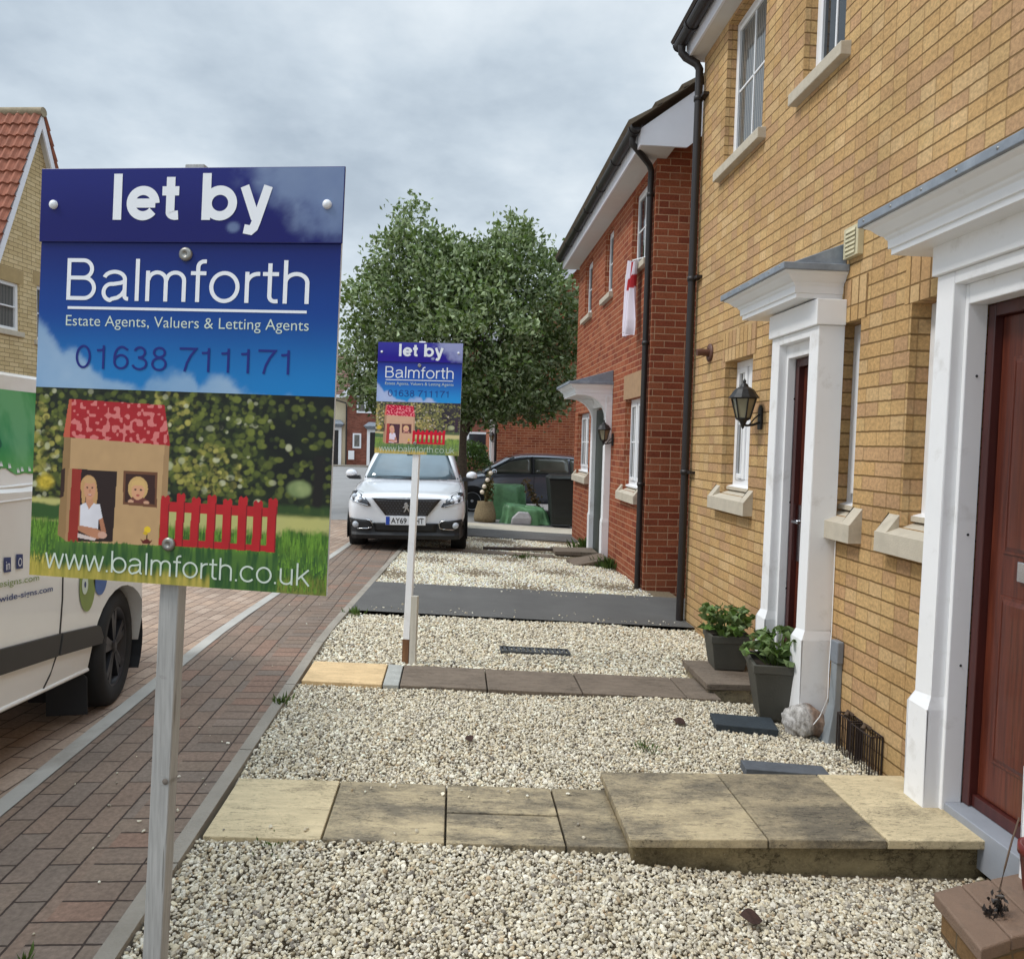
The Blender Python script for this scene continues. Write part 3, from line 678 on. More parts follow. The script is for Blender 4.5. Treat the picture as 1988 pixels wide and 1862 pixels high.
    # child at the play door
    c = E(0.197, 0.772, 0.028, 0.027, C(196, 152, 100)); c = E(0.221, 0.795, 0.008, 0.026, C(196, 152, 100)); c = E(0.181, 0.795, 0.007, 0.024, C(196, 152, 100))
    c = P([(0.168, 0.82), (0.1795, 0.828), (0.176, 0.86), (0.262, 0.885), (0.258, 0.897), (0.226, 0.901), (0.166, 0.882)], C(186, 128, 96))
    c = P([(0.232, 0.836), (0.2495, 0.846), (0.264, 0.882), (0.25, 0.893)], C(176, 118, 88))
    c = P([(0.1717, 0.8194), (0.190, 0.812), (0.2009, 0.828), (0.216, 0.814), (0.2383, 0.8142), (0.2495, 0.8476), (0.2360, 0.853), (0.2351, 0.8755), (0.1711, 0.8695)], C(220, 218, 224), 0.10, 30)
    c = P([(0.190, 0.797), (0.213, 0.797), (0.216, 0.814), (0.2009, 0.829), (0.190, 0.813)], C(196, 140, 108)); c = E(0.2016, 0.7795, 0.0205, 0.0255, C(206, 150, 116)); c = E(0.199, 0.757, 0.020, 0.0085, C(200, 160, 110))
    c = E(0.193, 0.7755, 0.0034, 0.0022, C(70, 44, 38)); c = E(0.210, 0.7755, 0.0034, 0.0022, C(70, 44, 38))
    c = E(0.2025, 0.7835, 0.003, 0.004, C(186, 126, 96)); c = E(0.2025, 0.7935, 0.0065, 0.0022, C(168, 84, 76)); c = E(0.2025, 0.7930, 0.005, 0.001, C(238, 222, 214))
    c = P([(0.166, 0.889), (0.23, 0.899), (0.225, 0.905), (0.165, 0.9)], C(214, 196, 190)); c = E(0.251, 0.89, 0.016, 0.0085, C(206, 160, 140))
    # child at the window
    c = P([(0.3203, 0.7329), (0.4265, 0.7333), (0.4296, 0.8117), (0.3212, 0.8083)], C(58, 30, 24))
    c = E(0.3669, 0.771, 0.034, 0.029, C(206, 168, 108)); c = P([(0.337, 0.80), (0.352, 0.792), (0.385, 0.792), (0.408, 0.802), (0.41, 0.8085), (0.335, 0.8075)], C(112, 60, 52))
    c = E(0.3675, 0.7765, 0.0225, 0.0225, C(216, 160, 122)); c = P([(0.343, 0.772), (0.346, 0.756), (0.367, 0.749), (0.388, 0.755), (0.392, 0.772), (0.38, 0.7635), (0.355, 0.7640)], C(214, 176, 112))
    c = E(0.3585, 0.7745, 0.004, 0.0026, C(62, 42, 36)); c = E(0.3775, 0.7745, 0.004, 0.0026, C(62, 42, 36))
    c = E(0.368, 0.788, 0.0065, 0.0024, C(176, 84, 76)); c = E(0.3445, 0.8035, 0.01, 0.004, C(208, 160, 130)); c = E(0.397, 0.8045, 0.01, 0.004, C(208, 160, 130))
    fr = inpoly(u, v, [(0.316, 0.7295), (0.431, 0.7295), (0.4335, 0.8155), (0.317, 0.8120)]) & ~inpoly(u, v, [(0.3235, 0.736), (0.4235, 0.736), (0.4265, 0.8085), (0.3245, 0.8055)])
    c = np.where(fr[..., None], C(110, 70, 46), c)
    # red fence with gaps of pale lawn
    red = C(182, 26, 34)
    top = 0.797 + 0.0 * u
    c = P([(0.4475, 0.7990), (0.8235, 0.8000), (0.8220, 0.8225), (0.4475, 0.8230)], red); c = P([(0.4440, 0.889), (0.8195, 0.8895), (0.8194, 0.9043), (0.4434, 0.9059)], red)
    for a in (0.447, 0.5, 0.55, 0.6025, 0.655, 0.7055, 0.755, 0.802):
        wd = 0.030 if a not in (0.5,) else 0.028
        tp = 0.780 + 0.004 * math.sin(a * 60); c = P([(a, tp + 0.004), (a + 0.007, tp), (a + 0.014, tp + 0.005), (a + wd * 0.8, tp - 0.001), (a + wd, tp + 0.006), (a + wd - 0.002, 0.905), (a - 0.002, 0.906)], red, 0.14, 25)
        c = P([(a + wd - 0.004, tp + 0.02), (a + wd, tp + 0.02), (a + wd - 0.002, 0.905), (a + wd - 0.006, 0.905)], C(130, 14, 22))
    k = smooth(0.88, 0.93, w + 0.05 * (blade - 0.5)) * smooth(0.30, 0.34, u) * 0.0
    # flower in a pot
    c = P([(0.402, 0.868), (0.406, 0.868), (0.4065, 0.892), (0.402, 0.892)], C(60, 50, 20)); c = E(0.4045, 0.870, 0.011, 0.008, C(232, 196, 40)); c = E(0.398, 0.879, 0.008, 0.004, C(206, 170, 40))
    c = P([(0.3807, 0.8933), (0.392, 0.897), (0.4045, 0.891), (0.416, 0.897), (0.4242, 0.8934), (0.415, 0.9035), (0.39, 0.9035)], C(96, 26, 20))
    # grass tips over the foot of the house and fence
    g1 = 0.9085 + 0.012 * (blade - 0.5) + 0.006 * (fbm(u * 6, v * 0, 40, 2, 61) - 0.5) * 2
    k = smooth(g1 - 0.002, g1 + 0.004, v) * (u > 0.09) * (u < 0.84)
    c = lerp(c, grass * 1.0, k)
    k = smooth(0.955, 0.985, v + 0.022 * (blade - 0.5) - 0.010 * smooth(0.25, 0.8, u)); c = lerp(c, lerp(C(126, 128, 40), C(214, 188, 92), blade), k * 0.85 * (u < 0.62))
    return c
def printmesh(name, nu, nv, u0, u1, v0, v1, fun, depth, mat, parent):
    u, v = np.meshgrid(np.linspace(u0, u1, nu), np.linspace(v0, v1, nv))
    col = np.ones((nu * nv, 4), np.float32); col[:, :3] = np.clip(fun(u, v), 0, 1).reshape(-1, 3)
    X = SU(u).ravel(); Z = SV(v).ravel(); Y = np.full_like(X, -depth)
    i = np.arange(nu * nv).reshape(nv, nu); F = np.stack([i[1:, :-1], i[1:, 1:], i[:-1, 1:], i[:-1, :-1]], -1).reshape(-1, 4)
    me = bpy.data.meshes.new(name); me.vertices.add(nu * nv); me.vertices.foreach_set('co', np.stack([X, Y, Z], 1).astype(np.float32).ravel())
    me.loops.add(F.size); me.loops.foreach_set('vertex_index', F.ravel().astype(np.int32)); me.polygons.add(len(F)); me.polygons.foreach_set('loop_start', np.arange(0, F.size, 4, dtype=np.int32))
    me.update(calc_edges=True)
    at = me.color_attributes.new('ink', 'FLOAT_COLOR', 'POINT'); at.data.foreach_set('color', col.ravel()); me.materials.append(mat)
    o = bpy.data.objects.new(name, me); COL.objects.link(o); o.parent = parent; return o
m_print, g_, p_ = newmat('printed_board')
a_ = g_.new('ShaderNodeAttribute'); a_.attribute_name = 'ink'
g_.put(p_.inputs['Base Color'], a_.outputs['Color']); p_.inputs['Roughness'].default_value = 0.32; p_.inputs['Specular IOR Level'].default_value = 0.35
m_board = simple('white_corrugated_board', srgb(214, 218, 226), 0.5, var=0.05)
m_inkwhite = simple('print_white', srgb(236, 238, 242), 0.35, var=0.02, scale=5, spec=0.35)
m_inkblue = simple('print_blue', srgb(22, 34, 120), 0.35, var=0.05, spec=0.35)
m_inkpale = simple('print_pale', srgb(206, 218, 204), 0.35, var=0.03, spec=0.35)


# ------------------------------------------------------------------ grotesque lettering drawn as constant width strokes
def arc(cx, cy, rx, ry, a0, a1, n=20): return [(cx + rx * math.cos(rad(a0 + (a1 - a0) * i / n)), cy + ry * math.sin(rad(a0 + (a1 - a0) * i / n))) for i in range(n + 1)]
def glyph(ch, s):
    """(advance, strokes) of a letter with stroke width s; cap height 0.72, x height 0.52"""
    r = s / 2; X = 0.52; A = 0.72; sb = 0.055
    bowl = lambda cx, rx: arc(cx, X / 2, rx, X / 2 - r + 0.008, 0, 360, 36)
    rx = 0.245 - r + (0.03 if s > 0.12 else 0)
    if ch == ' ': return 0.26, []
    if ch == '.': return 0.10 + s * 1.1, [[(sb + r, 0), (sb + r, s * 1.1)]]
    if ch == 'l': return s + 2 * sb, [[(sb + r, 0), (sb + r, A)]]
    if ch == 'o': c = 0.03 + r + rx; return 2 * c, [bowl(c, rx)]
    if ch == 'e': c = 0.03 + r + rx; return 2 * c - 0.01, [[(c - rx, X / 2), (c + rx, X / 2)], arc(c, X / 2, rx, X / 2 - r + 0.008, 0, 322, 34)]
    if ch == 'c': c = 0.03 + r + rx; return 2 * c - 0.04, [arc(c, X / 2, rx, X / 2 - r + 0.008, 42, 318, 32)]
    if ch == 't': x = 0.115 + r * .6; return 0.235 + s * 0.9, [[(x, X + 0.145), (x, 0.12)] + arc(x + 0.085, 0.12, 0.085, 0.12 - r, 180, 275, 8) + [(x + 0.135, r + 0.004)], [(0.02, X - r), (x + 0.14, X - r)]]
    if ch == 'b': c = sb + r + rx + 0.02; return c + rx + r + 0.035, [[(sb + r, 0), (sb + r, A)], arc(c, X / 2, rx, X / 2 - r + 0.008, 0, 360, 36)]
    if ch == 'y': return 0.47 + s * .5, [[(0.01 + r, X), (0.235 + r * .5, 0.02)], [(0.46 + r * .0, X), (0.25 + r * .5, -0.02), (0.215 + r * .5, -0.11), (0.17 + r * .4, -0.19 + r * .5), (0.09, -0.205 + r)]]
    if ch == 'B':
        m = 0.385; t = A - r; w = 0.09 + s; k = 0.33
        return 0.63, [[(sb + r, 0), (sb + r, A)], [(sb + r, t), (k, t)] + arc(k, (t + m) / 2, 0.165 - r * .5, (t - m) / 2, 90, -90, 16) + [(sb + r, m)], [(sb + r, m), (k + 0.02, m)] + arc(k + 0.02, (m + r) / 2, 0.19 - r * .5, (m - r) / 2, 90, -90, 16) + [(sb + r, r)]]
    if ch == 'a':
        xr = 0.41; return 0.53, [arc(0.235, X - 0.155, 0.175, 0.155 - r + 0.008, 165, 0, 16) + [(xr, 0.10)] + arc(xr + 0.06, 0.085, 0.06, 0.085 - r, 180, 275, 6), [(xr, 0.335), (0.34, 0.305), (0.22, 0.285)] + arc(0.185, 0.145, 0.135 - r * .2, 0.14, 88, 262, 16) + [(0.20, r - 0.004), (0.29, 0.035 + r * .5), (0.36, 0.10), (xr, 0.18)]]
    if ch == 'm':
        q = [[(sb + r, 0), (sb + r, X)]]; w = 0.30
        for i in range(2): x0 = sb + r + i * w; q.append(arc(x0 + w / 2 + 0.005, X - 0.165, w / 2 - 0.005, 0.165 - r + 0.006, 178, 0, 14) + [(x0 + w, 0)])
        return sb * 2 + s + 2 * w, q
    if ch in 'hn':
        w = 0.345; return sb * 2 + s + w, [[(sb + r, 0), (sb + r, A if ch == 'h' else X)], arc(sb + r + w / 2, X - 0.175, w / 2, 0.175 - r + 0.006, 178, 0, 16) + [(sb + r + w, 0)]]
    if ch == 'u':
        w = 0.345; return sb * 2 + s + w, [[(sb + r + w, X), (sb + r + w, 0)], [(sb + r, X)] + arc(sb + r + w / 2, 0.175, w / 2, 0.175 - r + 0.006, 180, 360, 16)]
    if ch == 'f': x = 0.12 + r * .5; return 0.27 + s * .4, [[(x, 0), (x, X + 0.05)] + arc(x + 0.10, X + 0.07, 0.10, 0.13 - r, 175, 85, 8) + [(x + 0.135, A - r)], [(0.02, X - r), (x + 0.135, X - r)]]
    if ch == 'r': return 0.29 + s * .4, [[(sb + r, 0), (sb + r, X)], arc(sb + r + 0.175, X - 0.20, 0.175, 0.20 - r, 178, 92, 10) + [(sb + r + 0.205, X - r - 0.0)]]
    if ch == 'k': return 0.47 + s * .3, [[(sb + r, 0), (sb + r, A)], [(0.43, X), (sb + r, 0.185)], [(0.205, 0.31), (0.45, 0)]]
    if ch == 'w': p = [(0.01 + r, X), (0.165, 0.0), (0.33, X), (0.495, 0.0), (0.65 - r, X)]; return 0.67, [p[:2], p[1:3], p[2:4], p[3:]]
    if ch == '0': return 0.556, [arc(0.278, A / 2, 0.225 - r, A / 2 - r, 0, 360, 36)]
    if ch == '1': return 0.556, [[(0.32, 0), (0.32, A)], [(0.32, A - 0.10), (0.27, A - 0.145), (0.12, A - 0.155)]]
    if ch == '7': return 0.556, [[(0.04, A - r), (0.51, A - r), (0.36, 0.47), (0.26, 0.25), (0.20, 0.0)]]
    if ch == '6': return 0.556, [arc(0.28, 0.235, 0.225 - r, 0.235 - r, 0, 360, 32), [(0.28 - 0.225 + r, 0.235)] + arc(0.295, 0.36, 0.24 - r, 0.36 - r, 180, 62, 18) + [(0.475, 0.60)]]
    if ch == '3': return 0.556, [arc(0.265, 0.535, 0.185 - r, 0.185 - r, 165, -90, 20), [(0.22, 0.385), (0.265, 0.385)] + arc(0.265, 0.195, 0.225 - r * .7, 0.19 - r * .6, 90, -165, 24)]
    if ch == '8': return 0.556, [arc(0.278, 0.545, 0.19 - r, 0.175 - r, 0, 360, 28), arc(0.278, 0.20, 0.225 - r, 0.20 - r * .6, 0, 360, 30)]
    return 0.3, []
def stroke_text(body, s):
    """vertices (x, y, layer) and faces of a line of stroke letters"""
    V = []; F = []; x0 = 0; lay = 0
    for ch in body:
        adv, st = glyph(ch, s)
        for pl_ in st:
            p = np.array(pl_, float); p = p[np.concatenate([[True], np.hypot(*np.diff(p, axis=0).T) > 1e-5])]; closed = np.hypot(*(p[0] - p[-1])) < 1e-6; n = len(p)
            d = np.diff(p, axis=0); d /= np.linalg.norm(d, axis=1, keepdims=True) + 1e-12
            a = np.vstack([d[-1:] if closed else d[:1], d]); b = np.vstack([d, d[:1] if closed else d[-1:]])
            t = a + b; t /= np.linalg.norm(t, axis=1, keepdims=True) + 1e-12; nn = np.stack([-t[:, 1], t[:, 0]], 1)
            k = 1 / np.clip((nn * np.stack([-a[:, 1], a[:, 0]], 1)).sum(1), 0.45, 1)
            off = nn * (s / 2) * k[:, None]; base = len(V); lay += 1
            for q in range(n): V.append((x0 + p[q, 0] + off[q, 0], p[q, 1] + off[q, 1], lay % 4)); V.append((x0 + p[q, 0] - off[q, 0], p[q, 1] - off[q, 1], lay % 4))
            for q in range(n - 1): F.append((base + 2 * q, base + 2 * q + 1, base + 2 * q + 3, base + 2 * q + 2))
        x0 += adv
    return np.array(V), F
def stroke_part(name, body, mat, parent, depth, box, s):
    v, f = stroke_text(body, s); u0, u1, vt, vb = box; x0, x1, z0, z1 = SU(u0), SU(u1), SV(vb), SV(vt)
    a = (v[:, 0] - v[:, 0].min()) / np.ptp(v[:, 0]); b = (v[:, 1] - v[:, 1].min()) / np.ptp(v[:, 1])
    mb = MB(); mb.add([(x0 + (x1 - x0) * p, -depth - 0.00006 * l, z0 + (z1 - z0) * q) for p, q, l in zip(a, b, v[:, 2])], f)
    o = mb.build(name, mat, parent, recalc=False); return o

def agent_sign(label, loc, rot, post_fn, group, ink_shift=None):
    F_ = (lambda f: f) if ink_shift is None else (lambda f: (lambda u, v: ink_shift(f(u, v))))
    t = thing('estate_agent_sign', label, 'sign', loc, rot, group)
    D = 0.006
    b = MB(); b.box(-SW / 2, SW / 2, -D + 0.0005, 0, -SH / 2, SH / 2); bd = b.build('board', m_board, t)
    printmesh('sky_print', 150, 110, 0, 1, 0.0, 0.533, F_(print_sky), D + 0.0003, m_print, bd)
    printmesh('picture_print', 500, 330, 0, 1, 0.533, 1.0, F_(print_picture), D + 0.0003, m_print, bd)
    pl = lambda x, z: (SU(x), -D - 0.0009, SV(z))
    def T(name, s, box, mat, par, wt=0.0, sp=1.0, lift=0.0):
        u0, u1, vt, vb = box
        return text_part(name, s, mat, par, lambda x, z: (x, -D - 0.0009 - lift, z), (SU(u0), SU(u1), SV(vb), SV(vt)), wt, sp)
    stroke_part('lettering', 'Balmforth', m_inkwhite, bd, D + 0.0009, (0.0955, 0.905, 0.2155, 0.3215), 0.066)
    b = MB(); b.quad(pl(0.1013, 0.3395), pl(0.8999, 0.3395), pl(0.8999, 0.3330), pl(0.1013, 0.3330)); b.build('rule', m_inkwhite, bd)
    T('lettering', 'Estate Agents, Valuers & Letting Agents', (0.0973, 0.9085, 0.3545, 0.3885), m_inkpale, bd, -0.004)
    stroke_part('lettering', '01638 711171', m_inkblue, bd, D + 0.0009, (0.136, 0.8517, 0.4265, 0.485), 0.068)
    stroke_part('lettering', 'www.balmforth.co.uk', m_inkpale, bd, D + 0.0009, (0.0551, 0.9459, 0.9268, 0.9815), 0.058)
    # slip panel
    b = MB(); b.box(SU(-0.002), SU(1.005), -D - 0.0045, -D - 0.0012, SV(0.1765), SV(-0.002))
    sp = b.build('slip_panel', simple('panel_edge_blue', srgb(26, 30, 104), 0.4), t, bevel=0.0008)
    printmesh('panel_print', 150, 40, 0, 1.003, 0.0, 0.1745, F_(print_panel), D + 0.0047, m_print, sp)
    stroke_part('lettering', 'let by', m_inkwhite, sp, D + 0.0054, (0.2517, 0.7785, 0.0125, 0.1590), 0.142)
    for u in (0.0457, 0.9539):
        b = MB(); b.lathe([(0.0, -D - 0.011), (0.005, -D - 0.0105), (0.0078, -D - 0.0075), (0.008, -D - 0.0045)], (SU(u), 0, SV(0.0867)), 14, 'y'); b.build('cap_bolt', m_inkwhite, sp)
    for u, v in ((0.4989, 0.2037), (0.4801, 0.9018)):
        b = MB(); b.lathe([(0.0, -D - 0.004), (0.004, -D - 0.0042), (0.0045, -D - 0.006), (0.009, -D - 0.0055), (0.012, -D - 0.0035), (0.012, -D)], (SU(u), 0, SV(v)), 16, 'y'); b.build('screw', m_steel, bd)
    post_fn(t)
    return t
def post_near(t):
    # local frame of the board; the timber leans a little against it
    b = MB(); w = 0.0178; wy = 0.013
    zs_ = [SH / 2 + 0.012, 0.1, -0.4, -0.9, -1.3, -1.66]
    xc = [0.004, -0.004, -0.0165, -0.030, -0.043, -0.055]; yc = [0.0135, 0.0135, 0.0200, 0.0350, 0.0480, 0.0600]
    R4 = [[(x - w, y - wy, z), (x + w, y - wy, z), (x + w, y + wy, z), (x - w, y + wy, z)] for x, y, z in zip(xc, yc, zs_)]
    b.rings(R4, 0, closed=True, caps=True)
    b.build('post', m_timber, t, bevel=0.0012, seg=1)
    kn = simple('timber_knot', srgb(112, 104, 96), 0.9)
    for z, x, y in ((-0.72, -0.0245, 0.0142), (-1.06, -0.034, 0.0250)):
        b = MB(); b.lathe([(0.0, -0.0), (0.004, 0.0004), (0.006, 0.0014)], (x + 0.01, y, z), 8, 'y'); b.build('knot', kn, t)
def post_far(t):
    b = MB(); w = 0.021
    zs_ = [SH / 2 + 0.012, 0.0, -0.6, -1.57]
    xc = [0.01, 0.0, -0.008, -0.024]
    R4 = [[(x - w, 0.002, z), (x + w, 0.002, z), (x + w, 0.044, z), (x - w, 0.044, z)] for x, z in zip(xc, zs_)]
    b.rings(R4, 0, closed=True, caps=True); b.build('post', m_whitep, t, bevel=0.002)
    b = MB(); b.box(-0.047, -0.005, 0.0025, 0.043, -1.80, -1.5705); b.build('post_foot', woodmat('old_brown_timber', srgb(110, 76, 50), srgb(140, 100, 66), 0.85, (16, 16, 1), 0), t)
    b = MB(); b.box(0.001, 0.043, -0.004, 0.0385, -1.80, -1.285); b.build('ground_stake', woodmat('pale_stake', srgb(196, 190, 176), srgb(216, 210, 198), 0.85, (16, 16, 1), 0), t, bevel=0.002)
def paler_ink(c):  # lighter, slightly more saturated, purple-tinted print colours for the second board
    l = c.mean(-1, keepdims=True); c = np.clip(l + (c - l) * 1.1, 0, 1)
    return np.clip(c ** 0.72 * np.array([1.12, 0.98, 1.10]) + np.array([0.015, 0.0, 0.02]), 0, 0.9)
agent_sign('large blue let by agent board on a grey timber post, nearest the camera', (-0.4775, 1.3574, 1.5682), (rad(-2.08), rad(0.95), rad(-12.14)), post_near, 'let by boards on posts')
agent_sign('paler let by board on a white post, in front of the white car', (-0.2447, 4.916, 1.7412), (rad(-2.67), rad(0.45), rad(-10.88)), post_far, 'let by boards on posts', paler_ink)
# ------------------------------------------------------------------ houses
def facade(mb, X, y0, y1, z0, z1, openings, depth, mi=0):
    """wall in the plane x = X facing -x with rectangular openings (ya, yb, za, zb) and brick reveals"""
    ys = sorted({y0, y1, *[o[0] for o in openings], *[o[1] for o in openings]}); zs_ = sorted({z0, z1, *[o[2] for o in openings], *[o[3] for o in openings]})
    for a, b in zip(ys[:-1], ys[1:]):
        for c, d in zip(zs_[:-1], zs_[1:]):
            m, n = (a + b) / 2, (c + d) / 2
            if any(o[0] < m < o[1] and o[2] < n < o[3] for o in openings): continue
            mb.quad((X, b, c), (X, a, c), (X, a, d), (X, b, d), mi)
    for a, b, c, d in openings:
        D = X + depth
        mb.quad((X, a, c), (D, a, c), (D, a, d), (X, a, d), mi); mb.quad((D, b, c), (X, b, c), (X, b, d), (D, b, d), mi)
        mb.quad((X, b, d), (X, a, d), (D, a, d), (D, b, d), mi); mb.quad((X, a, c), (X, b, c), (D, b, c), (D, a, c), mi)

def window(house, X, a, b, c, d, bars=1, lights=1, gmat=None, fr=0.055, name='window', transom=False):
    """white casement in the plane x = X; sub-part: pane"""
    w = MB(); e = 0.001
    w.box(X, X + 0.06, a + e, a + fr, c + e, d - e); w.box(X, X + 0.06, b - fr, b - e, c + e, d - e)
    w.box(X, X + 0.06, a + fr, b - fr, c + e, c + fr); w.box(X, X + 0.06, a + fr, b - fr, d - fr, d - e)
    xs = [a + fr + (b - a - 2 * fr) * i / lights for i in range(lights + 1)]
    for i in range(1, lights): w.box(X - 0.002, X + 0.058, xs[i] - fr / 2, xs[i] + fr / 2, c + fr, d - fr)
    for i in range(lights):
        l, r = xs[i] + (0 if i == 0 else fr / 2), xs[i + 1] - (0 if i == lights - 1 else fr / 2)
        s = 0.042
        w.box(X - 0.014, X + 0.03, l + 0.003, l + s, c + fr + 0.003, d - fr - 0.003); w.box(X - 0.014, X + 0.03, r - s, r - 0.003, c + fr + 0.003, d - fr - 0.003)
        w.box(X - 0.014, X + 0.03, l + s, r - s, c + fr + 0.003, c + fr + s); w.box(X - 0.014, X + 0.03, l + s, r - s, d - fr - s, d - fr - 0.003)
        for k in range(1, bars + 1):
            z = c + fr + (d - c - 2 * fr) * k / (bars + 1); w.box(X - 0.004, X + 0.012, l + s, r - s, z - 0.009, z + 0.009)
        w.box(X - 0.004, X + 0.0115, (l + r) / 2 - 0.008, (l + r) / 2 + 0.008, c + fr + s, d - fr - s)
    o = w.build(name, m_white, house, bevel=0.004)
    p = MB(); p.box(X + 0.004, X + 0.02, a + fr * 0.8, b - fr * 0.8, c + fr * 0.8, d - fr * 0.8); p.build('pane', gmat or m_glass, o)
    return o
def sill_flat(win, X, a, b, z, h=0.085, out=0.06, inn=0.09):
    s = MB(); s.prism([(X - out, z - h), (X - out, z - 0.012), (X + inn, z + 0.006), (X + inn, z - h)], 'y', a, b); return s.build('sill', m_stone, win, bevel=0.005)
def sill_stooled(win, X, a, b, z, oa, ob):
    """projecting stone sill with raised ends; z its back height, (oa, ob) the opening"""
    s = MB(); f, bk = X - 0.07, X + 0.09
    s.prism([(f, z - 0.125), (f, z - 0.03), (bk, z + 0.03), (bk, z - 0.125)], 'y', a, b)
    for l, r in ((a, oa - 0.012), (ob + 0.012, b)):
        s.prism([(f + 0.004, z - 0.03), (f + 0.075, z + 0.062), (X + 0.004, z + 0.066), (X + 0.004, z - 0.03)], 'y', l + 0.001, r - 0.001)
    s.box(X + 0.045, X + 0.11, oa + 0.003, ob - 0.003, z + 0.03, z + 0.055)
    return s.build('sill', m_stone, win, bevel=0.006)
def subsill(win, X, a, b, z):
    s = MB(); s.prism([(X - 0.035, z), (X - 0.035, z + 0.022), (X + 0.02, z + 0.036), (X + 0.02, z)], 'y', a - 0.012, b + 0.012); return s.build('cill', m_white, win, bevel=0.004)
def soldier(house, X, a, b, z0, z1, mat):
    s = MB(); s.box(X - 0.003, X + 0.02, a, b, z0, z1); return s.build('lintel', mat, house)
def canopy(house, X, lo, top, zlo, ztop, xlo, xtop, zwall, ogee=True):
    """moulded door canopy: rings of (x, near y, far y, z)"""
    c = MB(); R_ = []
    steps = [(0, 0), (0.0, 0.16), (0.10, 0.17), (0.12, 0.40), (0.20, 0.46), (0.24, 0.52), (0.36, 0.56), (0.52, 0.66), (0.66, 0.76), (0.84, 0.82), (0.88, 0.84), (0.90, 0.93), (1.0, 0.94), (1.0, 1.0)]
    for q, h in steps:
        x = xlo + (xtop - xlo) * q; n = lo[0] + (top[0] - lo[0]) * q; f = lo[1] + (top[1] - lo[1]) * q; z = zlo + (ztop - zlo) * h
        R_.append([(X - 0.002, n, z), (x, n, z), (x, f, z), (X - 0.002, f, z)])
    c.rings(R_)
    n, f = lo; c.quad((X, n, zlo), (xlo, n, zlo), (xlo, f, zlo), (X, f, zlo))
    o = c.build('canopy', m_white, house, bevel=0.0015)
    l = MB(); n, f = top; t = ztop
    n -= 0.006; f += 0.006; x = xtop - 0.006
    l.hexa([(x, n, t - 0.020), (X - 0.003, n, t - 0.020), (X - 0.003, f, t - 0.020), (x, f, t - 0.020), (x, n, t + 0.018), (X - 0.003, n, t + 0.018), (X - 0.003, f, t + 0.018), (x, f, t + 0.018)])
    l.prism([(x + 0.05, t + 0.0185), (X - 0.003, zwall), (X - 0.003, t + 0.0185)], 'y', n + 0.035, f - 0.03)
    l.build('lead_roof', m_lead, o, bevel=0.004)
    for i in range(7):
        y = n + 0.05 + (f - n - 0.1) * i / 6; b = MB(); b.lathe([(0, -0.003), (0.005, -0.002), (0.006, 0)], (x, y, t), 6, 'x'); b.build('lead_nail', m_steel, o)
    return o
def pilaster(mb, xw, xf, a, b, z0, z1, plinth, out=0.02):
    """one pilaster of a door surround with its plinth, a..b along y, face at x = xf"""
    mb.box(xf, xw, a, b, z0 + plinth + 0.055, z1)
    mb.box(xf - out, xw - 0.001, a - 0.006, b + out, z0, z0 + plinth)
    p0 = [(xf - out, a - 0.006), (xw - 0.002, a - 0.006), (xw - 0.002, b + out), (xf - out, b + out)]; p1 = [(xf, a), (xw - 0.002, a), (xw - 0.002, b), (xf, b)]
    mb.rings([[(x, y, z0 + plinth) for x, y in p0], [(x, y, z0 + plinth + 0.055) for x, y in p1]], closed=True)
def gutter(house, x, z, y0, y1, r=0.055, n=10):
    g = MB(); vs = []; fs = []
    pts = [(x + r * math.cos(t), z + r * math.sin(t)) for t in [PI + PI * i / n for i in range(n + 1)]]
    inner = [(x + (r - 0.006) * math.cos(t), z + (r - 0.006) * math.sin(t)) for t in [2 * PI - PI * i / n for i in range(n + 1)]]
    g.prism(pts + inner, 'y', y0, y1)
    for i in range(int((y1 - y0) / 0.9) + 1):
        y = y0 + 0.08 + i * 0.9
        if y + 0.05 > y1: break
        o = [(x + (r + 0.008) * math.cos(t), z + (r + 0.008) * math.sin(t)) for t in [PI + PI * i / n for i in range(n + 1)]]
        g.prism(o + [(x + r + 0.008, z + 0.006), (x - r - 0.008, z + 0.006)], 'y', y, y + 0.045)
    g.prism([(x + (r + .004) * math.cos(t), z + (r + .004) * math.sin(t)) for t in [PI + PI * i / n for i in range(n + 1)]], 'y', y1, y1 + 0.012)
    return g.build('gutter', m_pipe, house)
def rooftiles(mb, xe, ze, xr, zr, y0, y1, course=0.32, th=0.03, mi=0):
    """sloping tile courses from the eave (xe, ze) up to the ridge (xr, zr)"""
    L = math.hypot(xr - xe, zr - ze); dx, dz = (xr - xe) / L, (zr - ze) / L; nx, nz = -dz, dx
    if nz < 0: nx, nz = -nx, -nz
    n = int(L / course)
    for i in range(n):
        s0, s1 = i * course - 0.03, min((i + 1) * course + 0.03, L); l0, l1 = th, 0.006
        P = lambda s, l: (xe + dx * s + nx * l, ze + dz * s + nz * l)
        a, b, c, d = P(s0, 0.0), P(s0, l0), P(s1, l1), P(s1, -0.004)
        mb.prism([a, b, c, d], 'y', y0, y1, mi)

